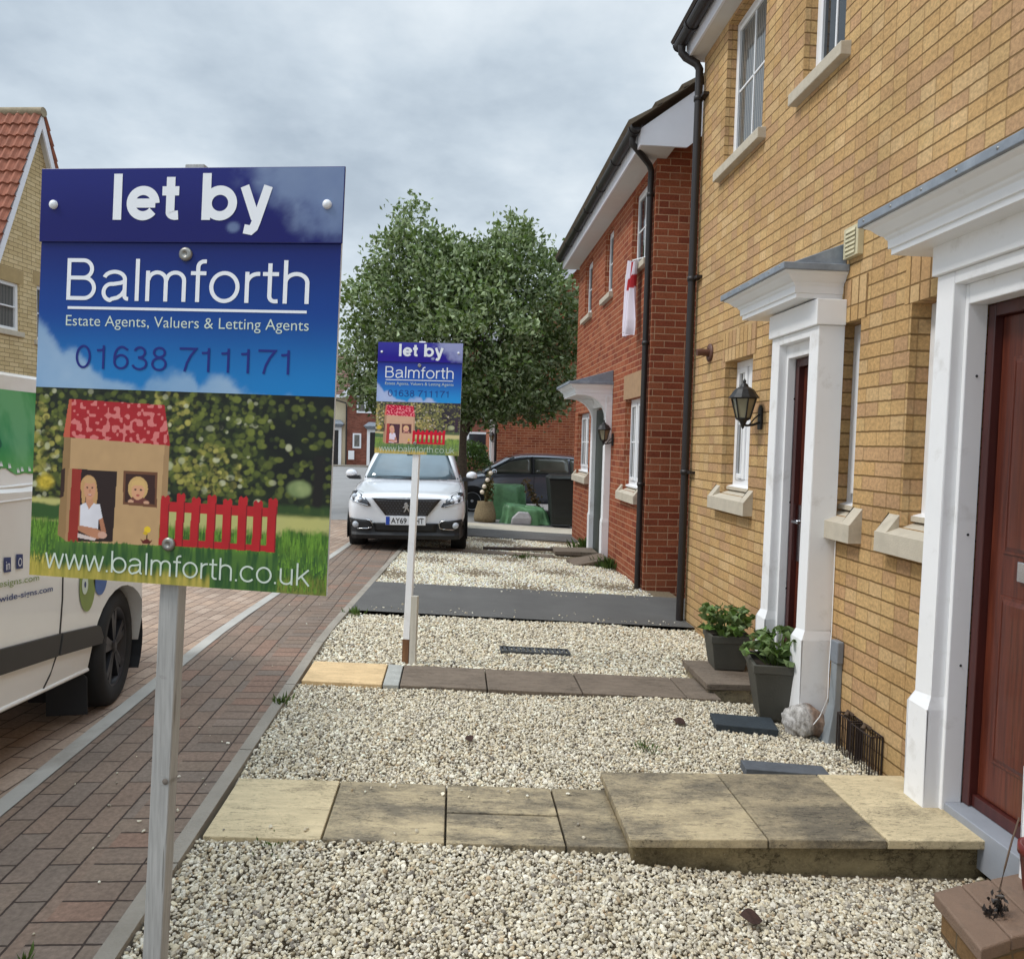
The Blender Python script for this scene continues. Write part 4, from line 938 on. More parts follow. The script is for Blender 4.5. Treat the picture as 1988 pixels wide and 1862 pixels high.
# ---- the yellow brick terrace on the right
WX = 2.10
YE = 6.55
H1 = thing('terraced_house', 'yellow brick terraced house with white door surrounds, filling the right side', 'house', (2.4, 3.5, 0), world=True)
opn = {'u1': (5.22, 5.98, 3.71, 4.84), 'u2': (4.10, 4.60, 3.71, 4.84), 'u3': (2.1, 2.9, 3.71, 4.84), 'g1': (5.21, 5.76, 1.12, 2.145), 'g2': (3.79, 4.03, 1.12, 2.165), 'g3': (3.0, 3.355, 1.12, 2.165), 'd1': (2.30, 2.845, -0.25, 2.10), 'd2': (4.05, 4.44, -0.25, 2.10)}
w = MB(); facade(w, WX, -1.0, YE, -0.35, 4.90, list(opn.values()), 0.10)
w.quad((WX, YE, -0.35), (WX, YE, 4.9), (9.0, YE, 4.9), (9.0, YE, -0.35)); w.add([(WX, YE, 4.9), (9.0, YE, 4.9), (5.55, YE, 7.6)], [(0, 1, 2)])
w.quad((9.0, YE, -0.35), (9.0, YE, 4.9), (9.0, -1.0, 4.9), (9.0, -1.0, -0.35)); w.quad((WX, -1.0, -0.35), (9.0, -1.0, -0.35), (9.0, -1.0, 4.9), (WX, -1.0, 4.9))
w.build('wall', m_yellow, H1, recalc=False)
for k, gm, L, bars in (('u1', m_glassnet, 1, 1), ('u2', m_glass, 1, 1), ('u3', m_glass, 2, 1)):
    a, b, c, d = opn[k]; wi = window(H1, WX + 0.075, a, b, c, d, bars, L, gm); sill_flat(wi, WX, a - 0.075, b + 0.075, c)
for k, gm, L in (('g1', m_glassnet, 2), ('g2', m_glassnet, 1), ('g3', m_glass, 1)):
    a, b, c, d = opn[k]; wi = window(H1, WX + 0.095, a, b, c + 0.06, d, 1, L, gm); sill_stooled(wi, WX, a - 0.10, b + 0.10, c, a, b); subsill(wi, WX + 0.09, a, b, c + 0.035)
    soldier(H1, WX, a - 0.05, b + 0.055, d + 0.001, d + 0.225, m_yellow_soldier)
# door surrounds
for nm, (ya, yb, hi, lo, zb) in {'d1': (2.30, 2.845, 2.17, 0.43, 0.0), 'd2': (4.05, 4.44, 2.13, 0.42, -0.12)}.items():
    s = MB(); pw = 0.105
    for side in (0, 1):
        a, b = (yb, yb + pw) if side else (ya - pw, ya)
        pilaster(s, WX - 0.002, WX - 0.15, a, b, zb, hi + 0.02, lo - zb)
    FX = 2.085 if nm == 'd1' else 2.052
    # inner architrave and reveal boards
    s.box(WX - 0.10, FX - 0.001, yb - 0.020, yb - 0.0005, zb, hi - 0.03); s.box(WX - 0.10, FX - 0.001, ya + 0.0005, ya + 0.020, zb, hi - 0.03)
    s.box(WX - 0.10, FX - 0.001, ya + 0.021, yb - 0.021, hi - 0.11, hi - 0.03)
    s.box(WX - 0.149, WX - 0.002, ya + 0.0005, yb - 0.0005, hi - 0.0295, hi + 0.02)
    s.box(WX - 0.17, WX - 0.003, ya - pw - 0.01, yb + pw + 0.01, hi + 0.021, hi + 0.16)
    o = s.build('door_surround', m_whitep, H1, bevel=0.004)
    for z in (0.62, 1.15, 1.78):
        b = MB(); b.lathe([(0, -0.002), (0.005, -0.0015), (0.006, 0)], (WX - 0.05, yb - 0.021, z), 7, 'y'); b.build('screw_cap', m_iron, o)
    f = MB(); f.box(FX, FX + 0.065, yb - 0.0605, yb - 0.0205, zb + 0.06, hi - 0.1105); f.box(FX, FX + 0.065, ya + 0.0205, ya + 0.0605, zb + 0.06, hi - 0.1105); f.box(FX, FX + 0.065, ya + 0.061, yb - 0.061, hi - 0.16, hi - 0.1105)
    f.box(FX + 0.014, FX + 0.07, ya + 0.061, yb - 0.061, zb + 0.06, zb + 0.11)
    f.build('door_frame', m_doorframe, o, bevel=0.003)
    dd = MB(); x = FX + 0.034; l, r, b0, t0 = ya + 0.062, yb - 0.062, zb + 0.112, hi - 0.162
    dd.box(x, x + 0.04, l, r, b0, t0)
    for (za, zc) in ((b0 + 0.16, b0 + 0.82), (b0 + 0.98, t0 - 0.16)):
        dd.box(x - 0.006, x + 0.001, l + 0.07, r - 0.07, za, zc)
        dd.rings([[(x - 0.006, l + 0.07 + e, za + e), (x - 0.006, r - 0.07 - e, za + e), (x - 0.006, r - 0.07 - e, zc - e), (x - 0.006, l + 0.07 + e, zc - e)] if e < 0.02 else [(x - 0.014, l + 0.07 + e, za + e), (x - 0.014, r - 0.07 - e, za + e), (x - 0.014, r - 0.07 - e, zc - e), (x - 0.014, l + 0.07 + e, zc - e)] for e in (0.012, 0.03)], closed=True)
        dd.quad((x - 0.014, l + 0.10, za + 0.03), (x - 0.014, r - 0.10, za + 0.03), (x - 0.014, r - 0.10, zc - 0.03), (x - 0.014, l + 0.10, zc - 0.03))
    door = dd.build('door', m_door, H1, bevel=0.003)
    h = MB()
    if nm == 'd2':
        h.box(x - 0.010, x - 0.0005, r - 0.052, r - 0.016, 0.80, 1.14); h.tube([(x - 0.01, r - 0.034, 1.04), (x - 0.05, r - 0.034, 1.04), (x - 0.052, r - 0.12, 1.04)], 0.009, 8)
        h.build('handle', simple('chrome', srgb(190, 192, 196), 0.2, metal=1.0), door)
    else:
        h.box(x - 0.016, x - 0.006, l + 0.08, r - 0.16, 1.0, 1.075); h.build('letter_plate', simple('chrome', srgb(200, 202, 206), 0.25, metal=0.8), door, bevel=0.004)
    sl = MB(); sl.box(WX - 0.09, FX + 0.05, ya + 0.022, yb - 0.022, zb - 0.1, zb + 0.058); sl.build('threshold', m_channel if nm == 'd2' else simple('grey_threshold', srgb(150, 154, 162), 0.6, var=0.08), H1, bevel=0.004)
# canopies
canopy(H1, WX, (1.99, 3.10), (1.90, 3.185), 2.31, 2.462, 1.835, 1.735, 2.60)
canopy(H1, WX, (3.99, 4.76), (3.93, 4.88), 2.30, 2.458, 1.835, 1.735, 2.60)
# eaves
e = MB(); e.box(1.952, 1.972, -1.0, 6.60, 4.86, 5.03); e.build('fascia', m_fascia, H1)
e = MB(); e.box(1.9725, WX + 0.12, -1.0, 6.60, 4.865, 4.878); e.build('soffit', m_soffit, H1)
e = MB(); e.prism([(1.9525, 4.862), (WX + 0.5, 4.862), (WX + 0.5, 5.42), (1.9525, 5.03)], 'y', 6.602, 6.622); e.build('bargeboard', m_fascia, H1)
g = gutter(H1, 1.895, 5.005, -1.0, 6.64)
d = MB(); d.tube([(1.895, 6.56, 4.96), (1.895, 6.56, 4.90), (1.93, 6.555, 4.86), (2.02, 6.53, 4.80), (2.045, 6.52, 4.75), (2.045, 6.52, 4.60), (2.045, 6.52, 2.2), (2.045, 6.52, -0.12)], 0.034, 12)
for z in (4.5, 2.95, 1.25): d.lathe([(0.034, -0.02), (0.041, -0.02), (0.041, 0.02), (0.034, 0.02)], (2.045, 6.52, z), 12); d.box(2.05, 2.10, 6.40, 6.52, z - 0.012, z + 0.012)
d.build('downpipe', m_pipe, H1)
r = MB(); rooftiles(r, 1.86, 5.03, 5.55, 7.72, -1.0, 6.66); rooftiles(r, 9.24, 5.03, 5.55, 7.72, -1.0, 6.66); r.build('roof', m_roofdark, H1)
v = MB(); v.box(2.066, 2.0995, 3.80, 3.945, 2.50, 2.66)
for i in range(6): v.prism([(2.058, 2.515 + i * 0.023), (2.0665, 2.535 + i * 0.023), (2.0665, 2.512 + i * 0.023)], 'y', 3.825, 3.92)
vv = v.build('air_vent', simple('cream_plastic', srgb(204, 194, 160), 0.5), H1, bevel=0.002)
v = MB(); v.box(2.0655, 2.068, 3.822, 3.923, 2.515, 2.645); v.build('louvre_gap', m_black, vv)
f = MB(); f.tube([(2.10, 6.12, 2.26), (2.02, 6.12, 2.262), (1.985, 6.12, 2.258)], 0.03, 12); f.lathe([(0.03, -0.0), (0.075, -0.001), (0.075, -0.012), (0.034, -0.018)], (2.1, 6.12, 2.26), 16, 'x')
f.build('flue_pipe', simple('brown_plastic', srgb(96, 62, 48), 0.5), H1)
c = MB(); c.tube([(2.09, 3.0, 2.60), (2.085, 2.95, 2.575), (2.085, 2.9, 2.58), (2.085, 2.6, 2.62), (2.085, 2.45, 2.626), (2.085, 2.2, 2.66), (2.085, 1.9, 2.69)], 0.006, 6); c.build('cable', m_black, H1)
cb = MB(); cb.box(2.06, 2.098, 3.80, 3.875, 0.33, 0.45); cbo = cb.build('cable_box', simple('grey_plastic', srgb(128, 134, 142), 0.5), H1, bevel=0.006)
cb = MB(); cb.rings([[(2.0985, 3.81, 0.3295), (2.065, 3.81, 0.3295), (2.065, 3.87, 0.3295), (2.0985, 3.87, 0.3295)], [(2.0985, 3.808, 0.10), (2.062, 3.808, 0.10), (2.062, 3.875, 0.10), (2.0985, 3.875, 0.10)], [(2.0985, 3.79, -0.12), (2.02, 3.79, -0.12), (2.02, 3.91, -0.12), (2.0985, 3.91, -0.12)]], closed=True, caps=True); cb.build('cable_duct', simple('grey_duct', srgb(140, 146, 150), 0.6), cbo, bevel=0.004)
cb = MB(); cb.tube([(2.066, 3.885, 1.0), (2.068, 3.885, 0.5), (2.05, 3.86, 0.30), (2.02, 3.80, 0.15), (1.99, 3.82, 0.04), (1.96, 3.85, -0.03)], 0.0028, 6); cb.build('white_cable', m_white, cbo)

# ---- the red brick house beyond the driveway
H2 = thing('detached_house', 'red brick house with dark gutter and white door canopy, beyond the driveway', 'house', (4.5, 10.5, 0), world=True)
y0, y1 = 8.06, 13.1
opn = {'a': (8.36, 9.12, 3.58, 4.5), 'b': (10.24, 10.78, 3.58, 4.5), 'c': (11.80, 12.45, 3.56, 4.45), 'd': (8.45, 9.20, 0.93, 2.04), 'e': (11.70, 12.80, 0.98, 1.99), 'f': (10.10, 10.95, -0.3, 1.98)}
w = MB(); facade(w, WX, y0, y1, -0.45, 4.62, list(opn.values()), 0.09)
ap = (5.6, 7.25)
w.add([(WX, y0, -0.45), (WX, y0, 4.62), (9.1, y0, 4.62), (9.1, y0, -0.45)], [(0, 3, 2, 1)]); w.add([(WX, y0, 4.62), (9.1, y0, 4.62), (ap[0], y0, ap[1])], [(0, 1, 2)])
w.add([(WX, y1, -0.45), (WX, y1, 4.62), (9.1, y1, 4.62), (9.1, y1, -0.45)], [(0, 1, 2, 3)]); w.add([(WX, y1, 4.62), (9.1, y1, 4.62), (ap[0], y1, ap[1])], [(0, 2, 1)])
w.quad((9.1, y0, -0.45), (9.1, y0, 4.62), (9.1, y1, 4.62), (9.1, y1, -0.45))
w.build('wall', m_red, H2, recalc=False)
for k in 'abc':
    a, b, c, d = opn[k]; wi = window(H2, WX + 0.065, a, b, c, d, 1, 1, m_glass); sill_flat(wi, WX, a - 0.07, b + 0.07, c)
for k in 'de':
    a, b, c, d = opn[k]; wi = window(H2, WX + 0.075, a, b, c + 0.06, d, 1, 2, m_glassnet); sill_stooled(wi, WX, a - 0.1, b + 0.1, c, a, b); subsill(wi, WX + 0.07, a, b, c + 0.035)
s = MB(); a, b, c, d = opn['d']; s.box(WX - 0.004, WX + 0.02, a - 0.1, b + 0.1, d + 0.001, d + 0.30); s.build('lintel', simple('stone_lintel', srgb(166, 134, 102), 0.9, var=0.1, scale=14), H2)
s = MB()
for a, b in ((9.97, 10.11), (10.94, 11.08)):
    pilaster(s, WX - 0.002, WX - 0.085, a, b, -0.19, 2.0, 0.62, 0.010)
s.box(WX - 0.085, WX - 0.002, 9.97, 11.08, 2.001, 2.14)
for a in (9.98, 10.95):
    n = 9; prof = [(WX - 0.086, 2.1395)] + [(WX - 0.086 - 0.33 * (1 - math.cos(t)), 1.84 + 0.2995 * math.sin(t)) for t in [PI / 2 * i / n for i in range(n + 1)]]
    s.prism(prof, 'y', a, a + 0.12)
o = s.build('door_surround', m_whitep, H2, bevel=0.004)
dd = MB(); dd.box(WX - 0.03, WX + 0.02, 10.11, 10.94, -0.15, 1.98)
dd.build('door', simple('dark_green_door', srgb(38, 48, 42), 0.4), H2, bevel=0.003)
canopy(H2, WX, (9.98, 11.08), (9.93, 11.16), 2.14, 2.30, 1.60, 1.50, 2.48)
e = MB(); e.box(1.83, 1.85, 7.72, 13.3, 4.56, 4.74); e.build('fascia', m_fascia, H2)
e = MB(); e.box(1.8505, WX + 0.1, 7.745, 13.3, 4.565, 4.578); e.build('soffit', m_soffit, H2)
e = MB(); sl_ = (ap[1] - 4.60) / (ap[0] - 1.85)
e.prism([(1.8505, 4.562), (2.32, 4.562), (ap[0], ap[1] - 0.02 + 0.0), (ap[0], ap[1] + 0.26), (1.8505, 4.562 + 0.18)], 'y', 7.72, 7.744)
e.prism([(9.35, 4.562), (8.88, 4.562), (ap[0], ap[1] - 0.02), (ap[0], ap[1] + 0.26), (9.35, 4.742)], 'y', 7.7205, 7.7435); e.build('bargeboard', m_fascia, H2)
gutter(H2, 1.775, 4.74, 7.66, 13.32, 0.06)
r = MB(); rooftiles(r, 1.74, 4.755, ap[0], ap[1] + 0.27, 7.66, 13.34, 0.33, 0.05); rooftiles(r, 9.46, 4.755, ap[0], ap[1] + 0.27, 7.66, 13.34, 0.33, 0.05)
r.build('roof', simple('grey_brown_roof_tile', srgb(104, 92, 76), 0.9, var=0.25, scale=5), H2)
d = MB(); d.tube([(1.78, 7.86, 4.70), (1.78, 7.86, 4.62), (1.84, 7.88, 4.57), (2.02, 8.08, 4.50), (2.055, 8.12, 4.45), (2.055, 8.13, 4.3), (2.055, 8.13, 2.0), (2.055, 8.13, -0.14)], 0.034, 12)
for z in (4.2, 2.6, 1.05): d.lathe([(0.034, -0.02), (0.041, -0.02), (0.041, 0.02), (0.034, 0.02)], (2.055, 8.13, z), 12); d.box(2.06, 2.1, 8.135, 8.165, z - 0.01, z + 0.01)
d.build('downpipe', m_pipe, H2)

# ---- red gabled house further down
H3 = thing('gabled_house', 'red brick gable end behind the tree and the grey car', 'house', (4.5, 25, 0), world=True)
w = MB(); X0, X1, YY = 1.22, 8.2, 22.0; zb = -0.6; ze = 4.45; xa = (X0 + X1) / 2 + 0.2; za = 8.2
facade(w, X0, YY, 30.0, zb, ze, [(22.75, 23.6, zb, 1.9), (24.6, 25.6, 0.75, 1.8), (24.6, 25.6, 3.1, 4.2)], 0.08)
w.add([(X0, YY, zb), (X0, YY, ze), (X1, YY, ze), (X1, YY, zb)], [(0, 3, 2, 1)]); w.add([(X0, YY, ze), (X1, YY, ze), (xa, YY, za)], [(0, 1, 2)])
w.add([(X0, 30, zb), (X0, 30, ze), (X1, 30, ze), (X1, 30, zb)], [(0, 1, 2, 3)]); w.add([(X0, 30, ze), (X1, 30, ze), (xa, 30, za)], [(0, 2, 1)]); w.quad((X1, YY, zb), (X1, YY, ze), (X1, 30, ze), (X1, 30, zb))
w.build('wall', m_red, H3, recalc=False)
e = MB(); q = (za - ze) / (xa - X0)
e.prism([(X0 - 0.3, ze - 0.16), (X0 + 0.05, ze - 0.16), (xa, za - 0.1), (xa, za + 0.18), (X0 - 0.3, ze + 0.06)], 'y', YY - 0.32, YY - 0.29); e.prism([(X1 + 0.3, ze - 0.16), (X1 - 0.05, ze - 0.16), (xa, za - 0.1), (xa, za + 0.18), (X1 + 0.3, ze + 0.06)], 'y', YY - 0.3205, YY - 0.2905); e.build('bargeboard', m_fascia, H3)
e = MB(); e.quad((X0 - 0.3, YY - 0.29, ze - 0.15), (X0 + 0.05, YY - 0.29, ze - 0.15), (X0 + 0.05, 30.2, ze - 0.15), (X0 - 0.3, 30.2, ze - 0.15)); e.build('soffit', m_soffit, H3)
r = MB(); rooftiles(r, X0 - 0.35, ze + 0.06, xa, za + 0.2, YY - 0.36, 30.3); rooftiles(r, X1 + 0.35, ze + 0.06, xa, za + 0.2, YY - 0.36, 30.3); r.build('roof', m_roofdark, H3)
wi = window(H3, X0 + 0.06, 24.6, 25.6, 0.75, 1.8, 1, 2, m_glass); wi = window(H3, X0 + 0.06, 24.6, 25.6, 3.1, 4.2, 1, 2, m_glass)
s = MB(); pilaster(s, X0 - 0.002, X0 - 0.14, 22.55, 22.75, zb, 2.0, 0.6); pilaster(s, X0 - 0.002, X0 - 0.14, 23.6, 23.8, zb, 2.0, 0.6); s.box(X0 - 0.14, X0 - 0.002, 22.55, 23.8, 2.001, 2.15); s.build('door_surround', m_whitep, H3)
dd = MB(); dd.box(X0 + 0.03, X0 + 0.07, 22.75, 23.6, zb, 1.9); dd.build('door', simple('black_door', srgb(34, 34, 38), 0.4), H3)
canopy(H3, X0, (22.55, 23.8), (22.45, 23.9), 2.15, 2.32, X0 - 0.35, X0 - 0.48, 2.5)
d = MB(); d.tube([(X0 - 0.04, 22.06, ze - 0.1), (X0 - 0.04, 22.06, -0.3)], 0.04, 8); d.build('downpipe', m_pipe, H3)

# ---- brown brick house closing the view behind the hedge
H5 = thing('brick_house', 'dull red brick house half hidden behind the hedge, beyond the red gable', 'house', (0.5, 40, 0), world=True)
w = MB(); w.box(-1.2, 2.6, 36, 44, -0.6, 4.4); w.add([(-1.2, 36, 4.4), (2.6, 36, 4.4), (0.7, 36, 6.4), (-1.2, 44, 4.4), (2.6, 44, 4.4), (0.7, 44, 6.4)], [(0, 1, 2), (3, 5, 4)]); w.build('wall', m_redfar, H5)
r = MB(); rooftiles(r, -1.4, 4.3, 0.7, 6.55, 35.8, 44.2); rooftiles(r, 2.8, 4.3, 0.7, 6.55, 35.8, 44.2); r.build('roof', m_roofdark, H5)
wm = MB()
wm.box(0.55, 1.75, 35.93, 35.995, 0.75, 1.95); o = wm.build('window', m_white, H5); wm = MB(); wm.box(0.65, 1.65, 35.92, 35.928, 0.85, 1.85); wm.build('pane', m_glass, o)

# ---- terrace across the end of the street
H4 = thing('terraced_house', 'distant brown brick house with a cream bay and white windows, left of the smaller sign', 'house', (-5, 54, 0), world=True)
zb = -0.75; YF = 52.0
w = MB(); w.box(-7.42, 1.6, YF, 60, zb, 4.55); w.add([(-7.42, YF, 4.55), (-1.4, YF, 4.55), (-4.4, YF, 7.2)], [(0, 1, 2)]); w.build('wall', m_redfar, H4)
w = MB(); w.box(-40.0, -7.43, YF + 0.3, 60, zb, 4.4); o = w.build('render_wall', simple('cream_render', srgb(222, 208, 176), 0.9, var=0.04), H4)
r = MB()
def plane_roof(mb, x0, x1, yf, zf, yr, zr, course=0.3):
    L = math.hypot(yr - yf, zr - zf); n = int(L / course)
    for i in range(n):
        a, b = i / n, (i + 1) / n
        mb.hexa([(x0, yf + (yr - yf) * a, zf + (zr - zf) * a), (x1, yf + (yr - yf) * a, zf + (zr - zf) * a), (x1, yf + (yr - yf) * b, zf + (zr - zf) * b - 0.02), (x0, yf + (yr - yf) * b, zf + (zr - zf) * b - 0.02), (x0, yf + (yr - yf) * a, zf + (zr - zf) * a + 0.06), (x1, yf + (yr - yf) * a, zf + (zr - zf) * a + 0.06), (x1, yf + (yr - yf) * b, zf + (zr - zf) * b + 0.01), (x0, yf + (yr - yf) * b, zf + (zr - zf) * b + 0.01)])
plane_roof(r, -40.2, -7.3, YF - 0.05, 4.45, 56.2, 7.6); rooftiles(r, -7.7, 4.5, -4.4, 7.4, YF - 0.25, 60.2); rooftiles(r, -1.1, 4.5, -4.4, 7.4, YF - 0.25, 60.2); plane_roof(r, -1.6, 1.8, YF - 0.2, 4.5, 56, 7.0)
r.build('roof', simple('brown_roof_tile', srgb(112, 84, 74), 0.9, var=0.2, scale=4), H4)
e = MB(); e.prism([(-7.75, 4.30), (-7.35, 4.30), (-4.4, 6.95), (-4.4, 7.4), (-7.75, 4.58)], 'y', YF - 0.3, YF - 0.262); e.prism([(-1.05, 4.30), (-1.45, 4.30), (-4.4, 6.95), (-4.4, 7.4), (-1.05, 4.58)], 'y', YF - 0.2995, YF - 0.2625); e.build('bargeboard', m_fascia, H4)
e = MB(); e.box(-40.2, -7.76, YF - 0.06, YF + 0.02, 4.26, 4.46); e.build('fascia', m_fascia, H4)
d = MB(); d.tube([(-8.6, YF - 0.0, 4.2), (-7.5, YF - 0.1, 3.9), (-7.46, YF - 0.1, 3.6), (-7.46, YF - 0.1, zb)], 0.05, 6); d.build('downpipe', m_pipe, H4)
def farwin(a, b, c, d, lights):
    f = MB(); f.box(a, b, YF - 0.06, YF - 0.001, c, d); o = f.build('window', m_white, H4)
    p = MB(); q = (b - a) / lights
    for i in range(lights): p.box(a + q * i + 0.11, a + q * (i + 1) - 0.11, YF - 0.07, YF - 0.062, c + 0.13, d - 0.11)
    p.build('pane', m_glassnet, o)
farwin(-6.78, -5.56, 3.25, 4.43, 2); farwin(-7.02, -6.45, 0.83, 1.86, 1); farwin(-3.9, -2.6, 3.25, 4.43, 2); YF += 0.3
for wx_ in (-13, -17, -22, -26, -31, -36): farwin(wx_, wx_ + 1.25, 2.9, 4.05, 2); farwin(wx_, wx_ + 1.25, 0.3, 1.5, 2)
YF -= 0.3
for (a, b, cz) in ((-6.15, -4.9, 2.15), (-9.2, -7.72, 2.25)):
    yf = YF if a > -7.4 else YF + 0.3
    s = MB(); s.box(a + 0.1, a + 0.30, yf - 0.12, yf - 0.002, zb, cz - 0.2); s.box(b - 0.30, b - 0.1, yf - 0.12, yf - 0.002, zb, cz - 0.2); s.box(a + 0.1, b - 0.1, yf - 0.12, yf - 0.002, cz - 0.1995, cz); s.build('door_surround', m_white, H4)
    s = MB(); s.rings([[(a + 0.1, yf, cz), (a + 0.1, yf - 0.3, cz), (b - 0.1, yf - 0.3, cz), (b - 0.1, yf, cz)], [(a - 0.1, yf, cz + 0.22), (a - 0.1, yf - 0.5, cz + 0.22), (b + 0.1, yf - 0.5, cz + 0.22), (b + 0.1, yf, cz + 0.22)], [(a + 0.2, yf, cz + 0.5), (a + 0.2, yf - 0.05, cz + 0.5), (b - 0.2, yf - 0.05, cz + 0.5), (b - 0.2, yf, cz + 0.5)]]); s.build('canopy', m_lead, H4)
    s = MB(); s.box(a + 0.301, b - 0.301, yf - 0.05, yf - 0.003, zb, cz - 0.2); s.build('door', m_black, H4)
mbx = MB(); mbx.box(-7.30, -6.90, YF - 0.14, YF - 0.002, 0.05, 0.66); mbx.build('meter_box', m_white, H4, bevel=0.02)
kb_ = sheet('kerb', -42.0, 2.0, [50.5, 50.62, 51.95], 0.10, m_concrete, nx=6, thick=0.2)

# ---- yellow gable with orange pantiles at the far left
H6 = thing('brick_house', 'buff brick gable house with orange pantile roof at the left edge', 'house', (-7.74, 14.5, 0.045), rot=(0, 0, rad(-8)))
m_pantile = simple('orange_pantile', srgb(150, 92, 70), 0.85, var=0.25, scale=6, bump=0.3, bscale=40, dirt=(srgb(120, 78, 60), 5, 0.55, 0.6))
# local: +y along the gable wall (away), -x along the ridge, wall face at x = 0; apex z = 7.17
AZ = 7.17; sl = 2.52; run = 1.55
w = MB(); zb = -0.2; EZ = AZ - 0.25 - sl * run + 0.4
op = [(-0.92, -0.42, 3.18, 4.02), (0.02, 0.5, 3.1, 4.1)]
ez = AZ - 0.12 - sl * run
y_s = [-run, -0.92, -0.42, 0.02, 0.5, run]
ftop = lambda y: AZ - 0.12 - sl * abs(y)
for a, b in zip(y_s[:-1], y_s[1:]):
    o = [q for q in op if abs(q[0] - a) < 1e-6]
    segs = [(zb, o[0][2])] if o else []
    if o:
        w.quad((0, a, zb), (0, b, zb), (0, b, o[0][2]), (0, a, o[0][2])); lo = o[0][3]
        D = -0.09; c_, d_ = o[0][2], o[0][3]
        w.quad((0, a, c_), (D, a, c_), (D, a, d_), (0, a, d_)); w.quad((0, b, c_), (D, b, c_), (D, b, d_), (0, b, d_)); w.quad((0, a, c_), (0, b, c_), (D, b, c_), (D, a, c_)); w.quad((0, a, d_), (0, b, d_), (D, b, d_), (D, a, d_))
    else: lo = zb
    if a < 0 < b: w.add([(0, a, lo), (0, b, lo), (0, b, ftop(b)), (0, 0, ftop(0)), (0, a, ftop(a))], [(0, 1, 2, 3, 4)])
    else: w.quad((0, a, lo), (0, b, lo), (0, b, ftop(b)), (0, a, ftop(a)))
w.quad((0, -run, zb), (-7, -run, zb), (-7, -run, ez), (0, -run, ez)); w.quad((0, run, zb), (-7, run, zb), (-7, run, ez), (0, run, ez)); w.quad((-7, -run, zb), (-7, run, zb), (-7, run, ez), (-7, -run, ez)); w.add([(-7, -run, ez), (-7, run, ez), (-7, 0, AZ - 0.12)], [(0, 1, 2)])
w.build('wall', m_buff, H6)
for a, b, c, d in op:
    f = MB(); X = -0.085
    for q in ((a + 0.002, a + 0.06, c + 0.002, d - 0.002), (b - 0.06, b - 0.002, c + 0.002, d - 0.002), (a + 0.06, b - 0.06, c + 0.002, c + 0.06), (a + 0.06, b - 0.06, d - 0.06, d - 0.002), (a + 0.06, b - 0.06, (c + d) / 2 - 0.012, (c + d) / 2 + 0.012)): f.box(X, X + 0.05, *q)
    o = f.build('window', m_white, H6, bevel=0.004); p = MB(); p.box(X - 0.01, X + 0.01, a + 0.05, b - 0.05, c + 0.05, d - 0.05); p.build('pane', m_glassnet, o)
    s = MB(); s.box(-0.08, 0.04, a - 0.08, b + 0.08, c - 0.09, c - 0.002); s.build('sill', m_stone, o, bevel=0.005)
    s = MB(); s.box(-0.02, 0.003, a - 0.1, b + 0.1, d + 0.002, d + 0.24); s.build('lintel', simple('buff_stone', srgb(176, 152, 108), 0.9, var=0.08), H6)
e = MB()
for s_ in (-1, 1):
    e.prism([(0.0, AZ + 0.02), (0.0, AZ - 0.26), (s_ * (run + 0.12), AZ - 0.26 - sl * (run + 0.12)), (s_ * (run + 0.12), AZ + 0.02 - sl * (run + 0.12))], 'x', 0.11 + 0.0005 * s_, 0.14 + 0.0005 * s_)
e.build('bargeboard', m_fascia, H6)
e = MB()
for s_ in (-1, 1):
    e.quad((0.0, 0, AZ - 0.13), (0.11, 0, AZ - 0.13), (0.11, s_ * (run + 0.1), AZ - 0.13 - sl * (run + 0.1)), (0.0, s_ * (run + 0.1), AZ - 0.13 - sl * (run + 0.1)))
e.build('soffit', m_soffit, H6)
r = MB(); L = math.hypot(1, sl) * (run + 0.15); dy, dz = 1 / math.hypot(1, sl), sl / math.hypot(1, sl)
for s_ in (-1, 1):
    n = int(L / 0.26); nxs = 7.2
    for i in range(n):
        s0 = i * 0.26; s1 = s0 + 0.285; vs = []; m = 180
        for k in range(m + 1):
            x = 0.17 - nxs * k / m; wv = 0.022 * math.sin(2 * PI * x / 0.16) + 0.022
            for (q, l) in ((s0, 0.0 + wv), (s1, 0.035 + wv), (s1, 0.0)):
                vs.append((x, s_ * (dy * q + dz * (l + 0.02)), AZ - dz * q + dy * (l + 0.02)))
        fs = []
        for k in range(m):
            for j in range(2): fs.append((k * 3 + j, k * 3 + j + 1, (k + 1) * 3 + j + 1, (k + 1) * 3 + j))
        r.add(vs, fs, 0, False)
r.build('roof', m_pantile, H6)
r = MB(); r.tube([(0.17, 0, AZ + 0.03), (-7.05, 0, AZ + 0.03)], 0.085, 10); r.build('ridge', simple('ridge_tile', srgb(150, 136, 112), 0.9, var=0.2), H6)
# ------------------------------------------------------------------ vehicles
m_carwhite = simple('white_car_paint', srgb(232, 234, 238), 0.25, var=0.01, coat=0.8)
m_cargrey = simple('grey_car_paint', srgb(112, 115, 126), 0.3, metal=0.25, var=0.03, coat=0.9)
m_vanwhite = simple('white_van_paint', srgb(232, 230, 226), 0.32, var=0.025, scale=2, coat=0.5, dirt=(srgb(196, 184, 164), 1.6, 0.5, 0.45))
m_trim = simple('black_trim', srgb(30, 30, 32), 0.6, var=0.12)
m_trimgrey = simple('dark_grey_trim', srgb(62, 60, 58), 0.6, var=0.1, scale=3)
m_tyre = simple('tyre_rubber', srgb(28, 27, 27), 0.85, var=0.2, scale=14)
m_alloy = simple('alloy_wheel', srgb(196, 198, 202), 0.35, metal=0.1, var=0.06)
m_darkwheel = simple('dark_wheel', srgb(44, 44, 48), 0.4, metal=0.3, var=0.12)
m_carglass = glassmat('car_glass', srgb(54, 66, 74), 0.03, 0.9)
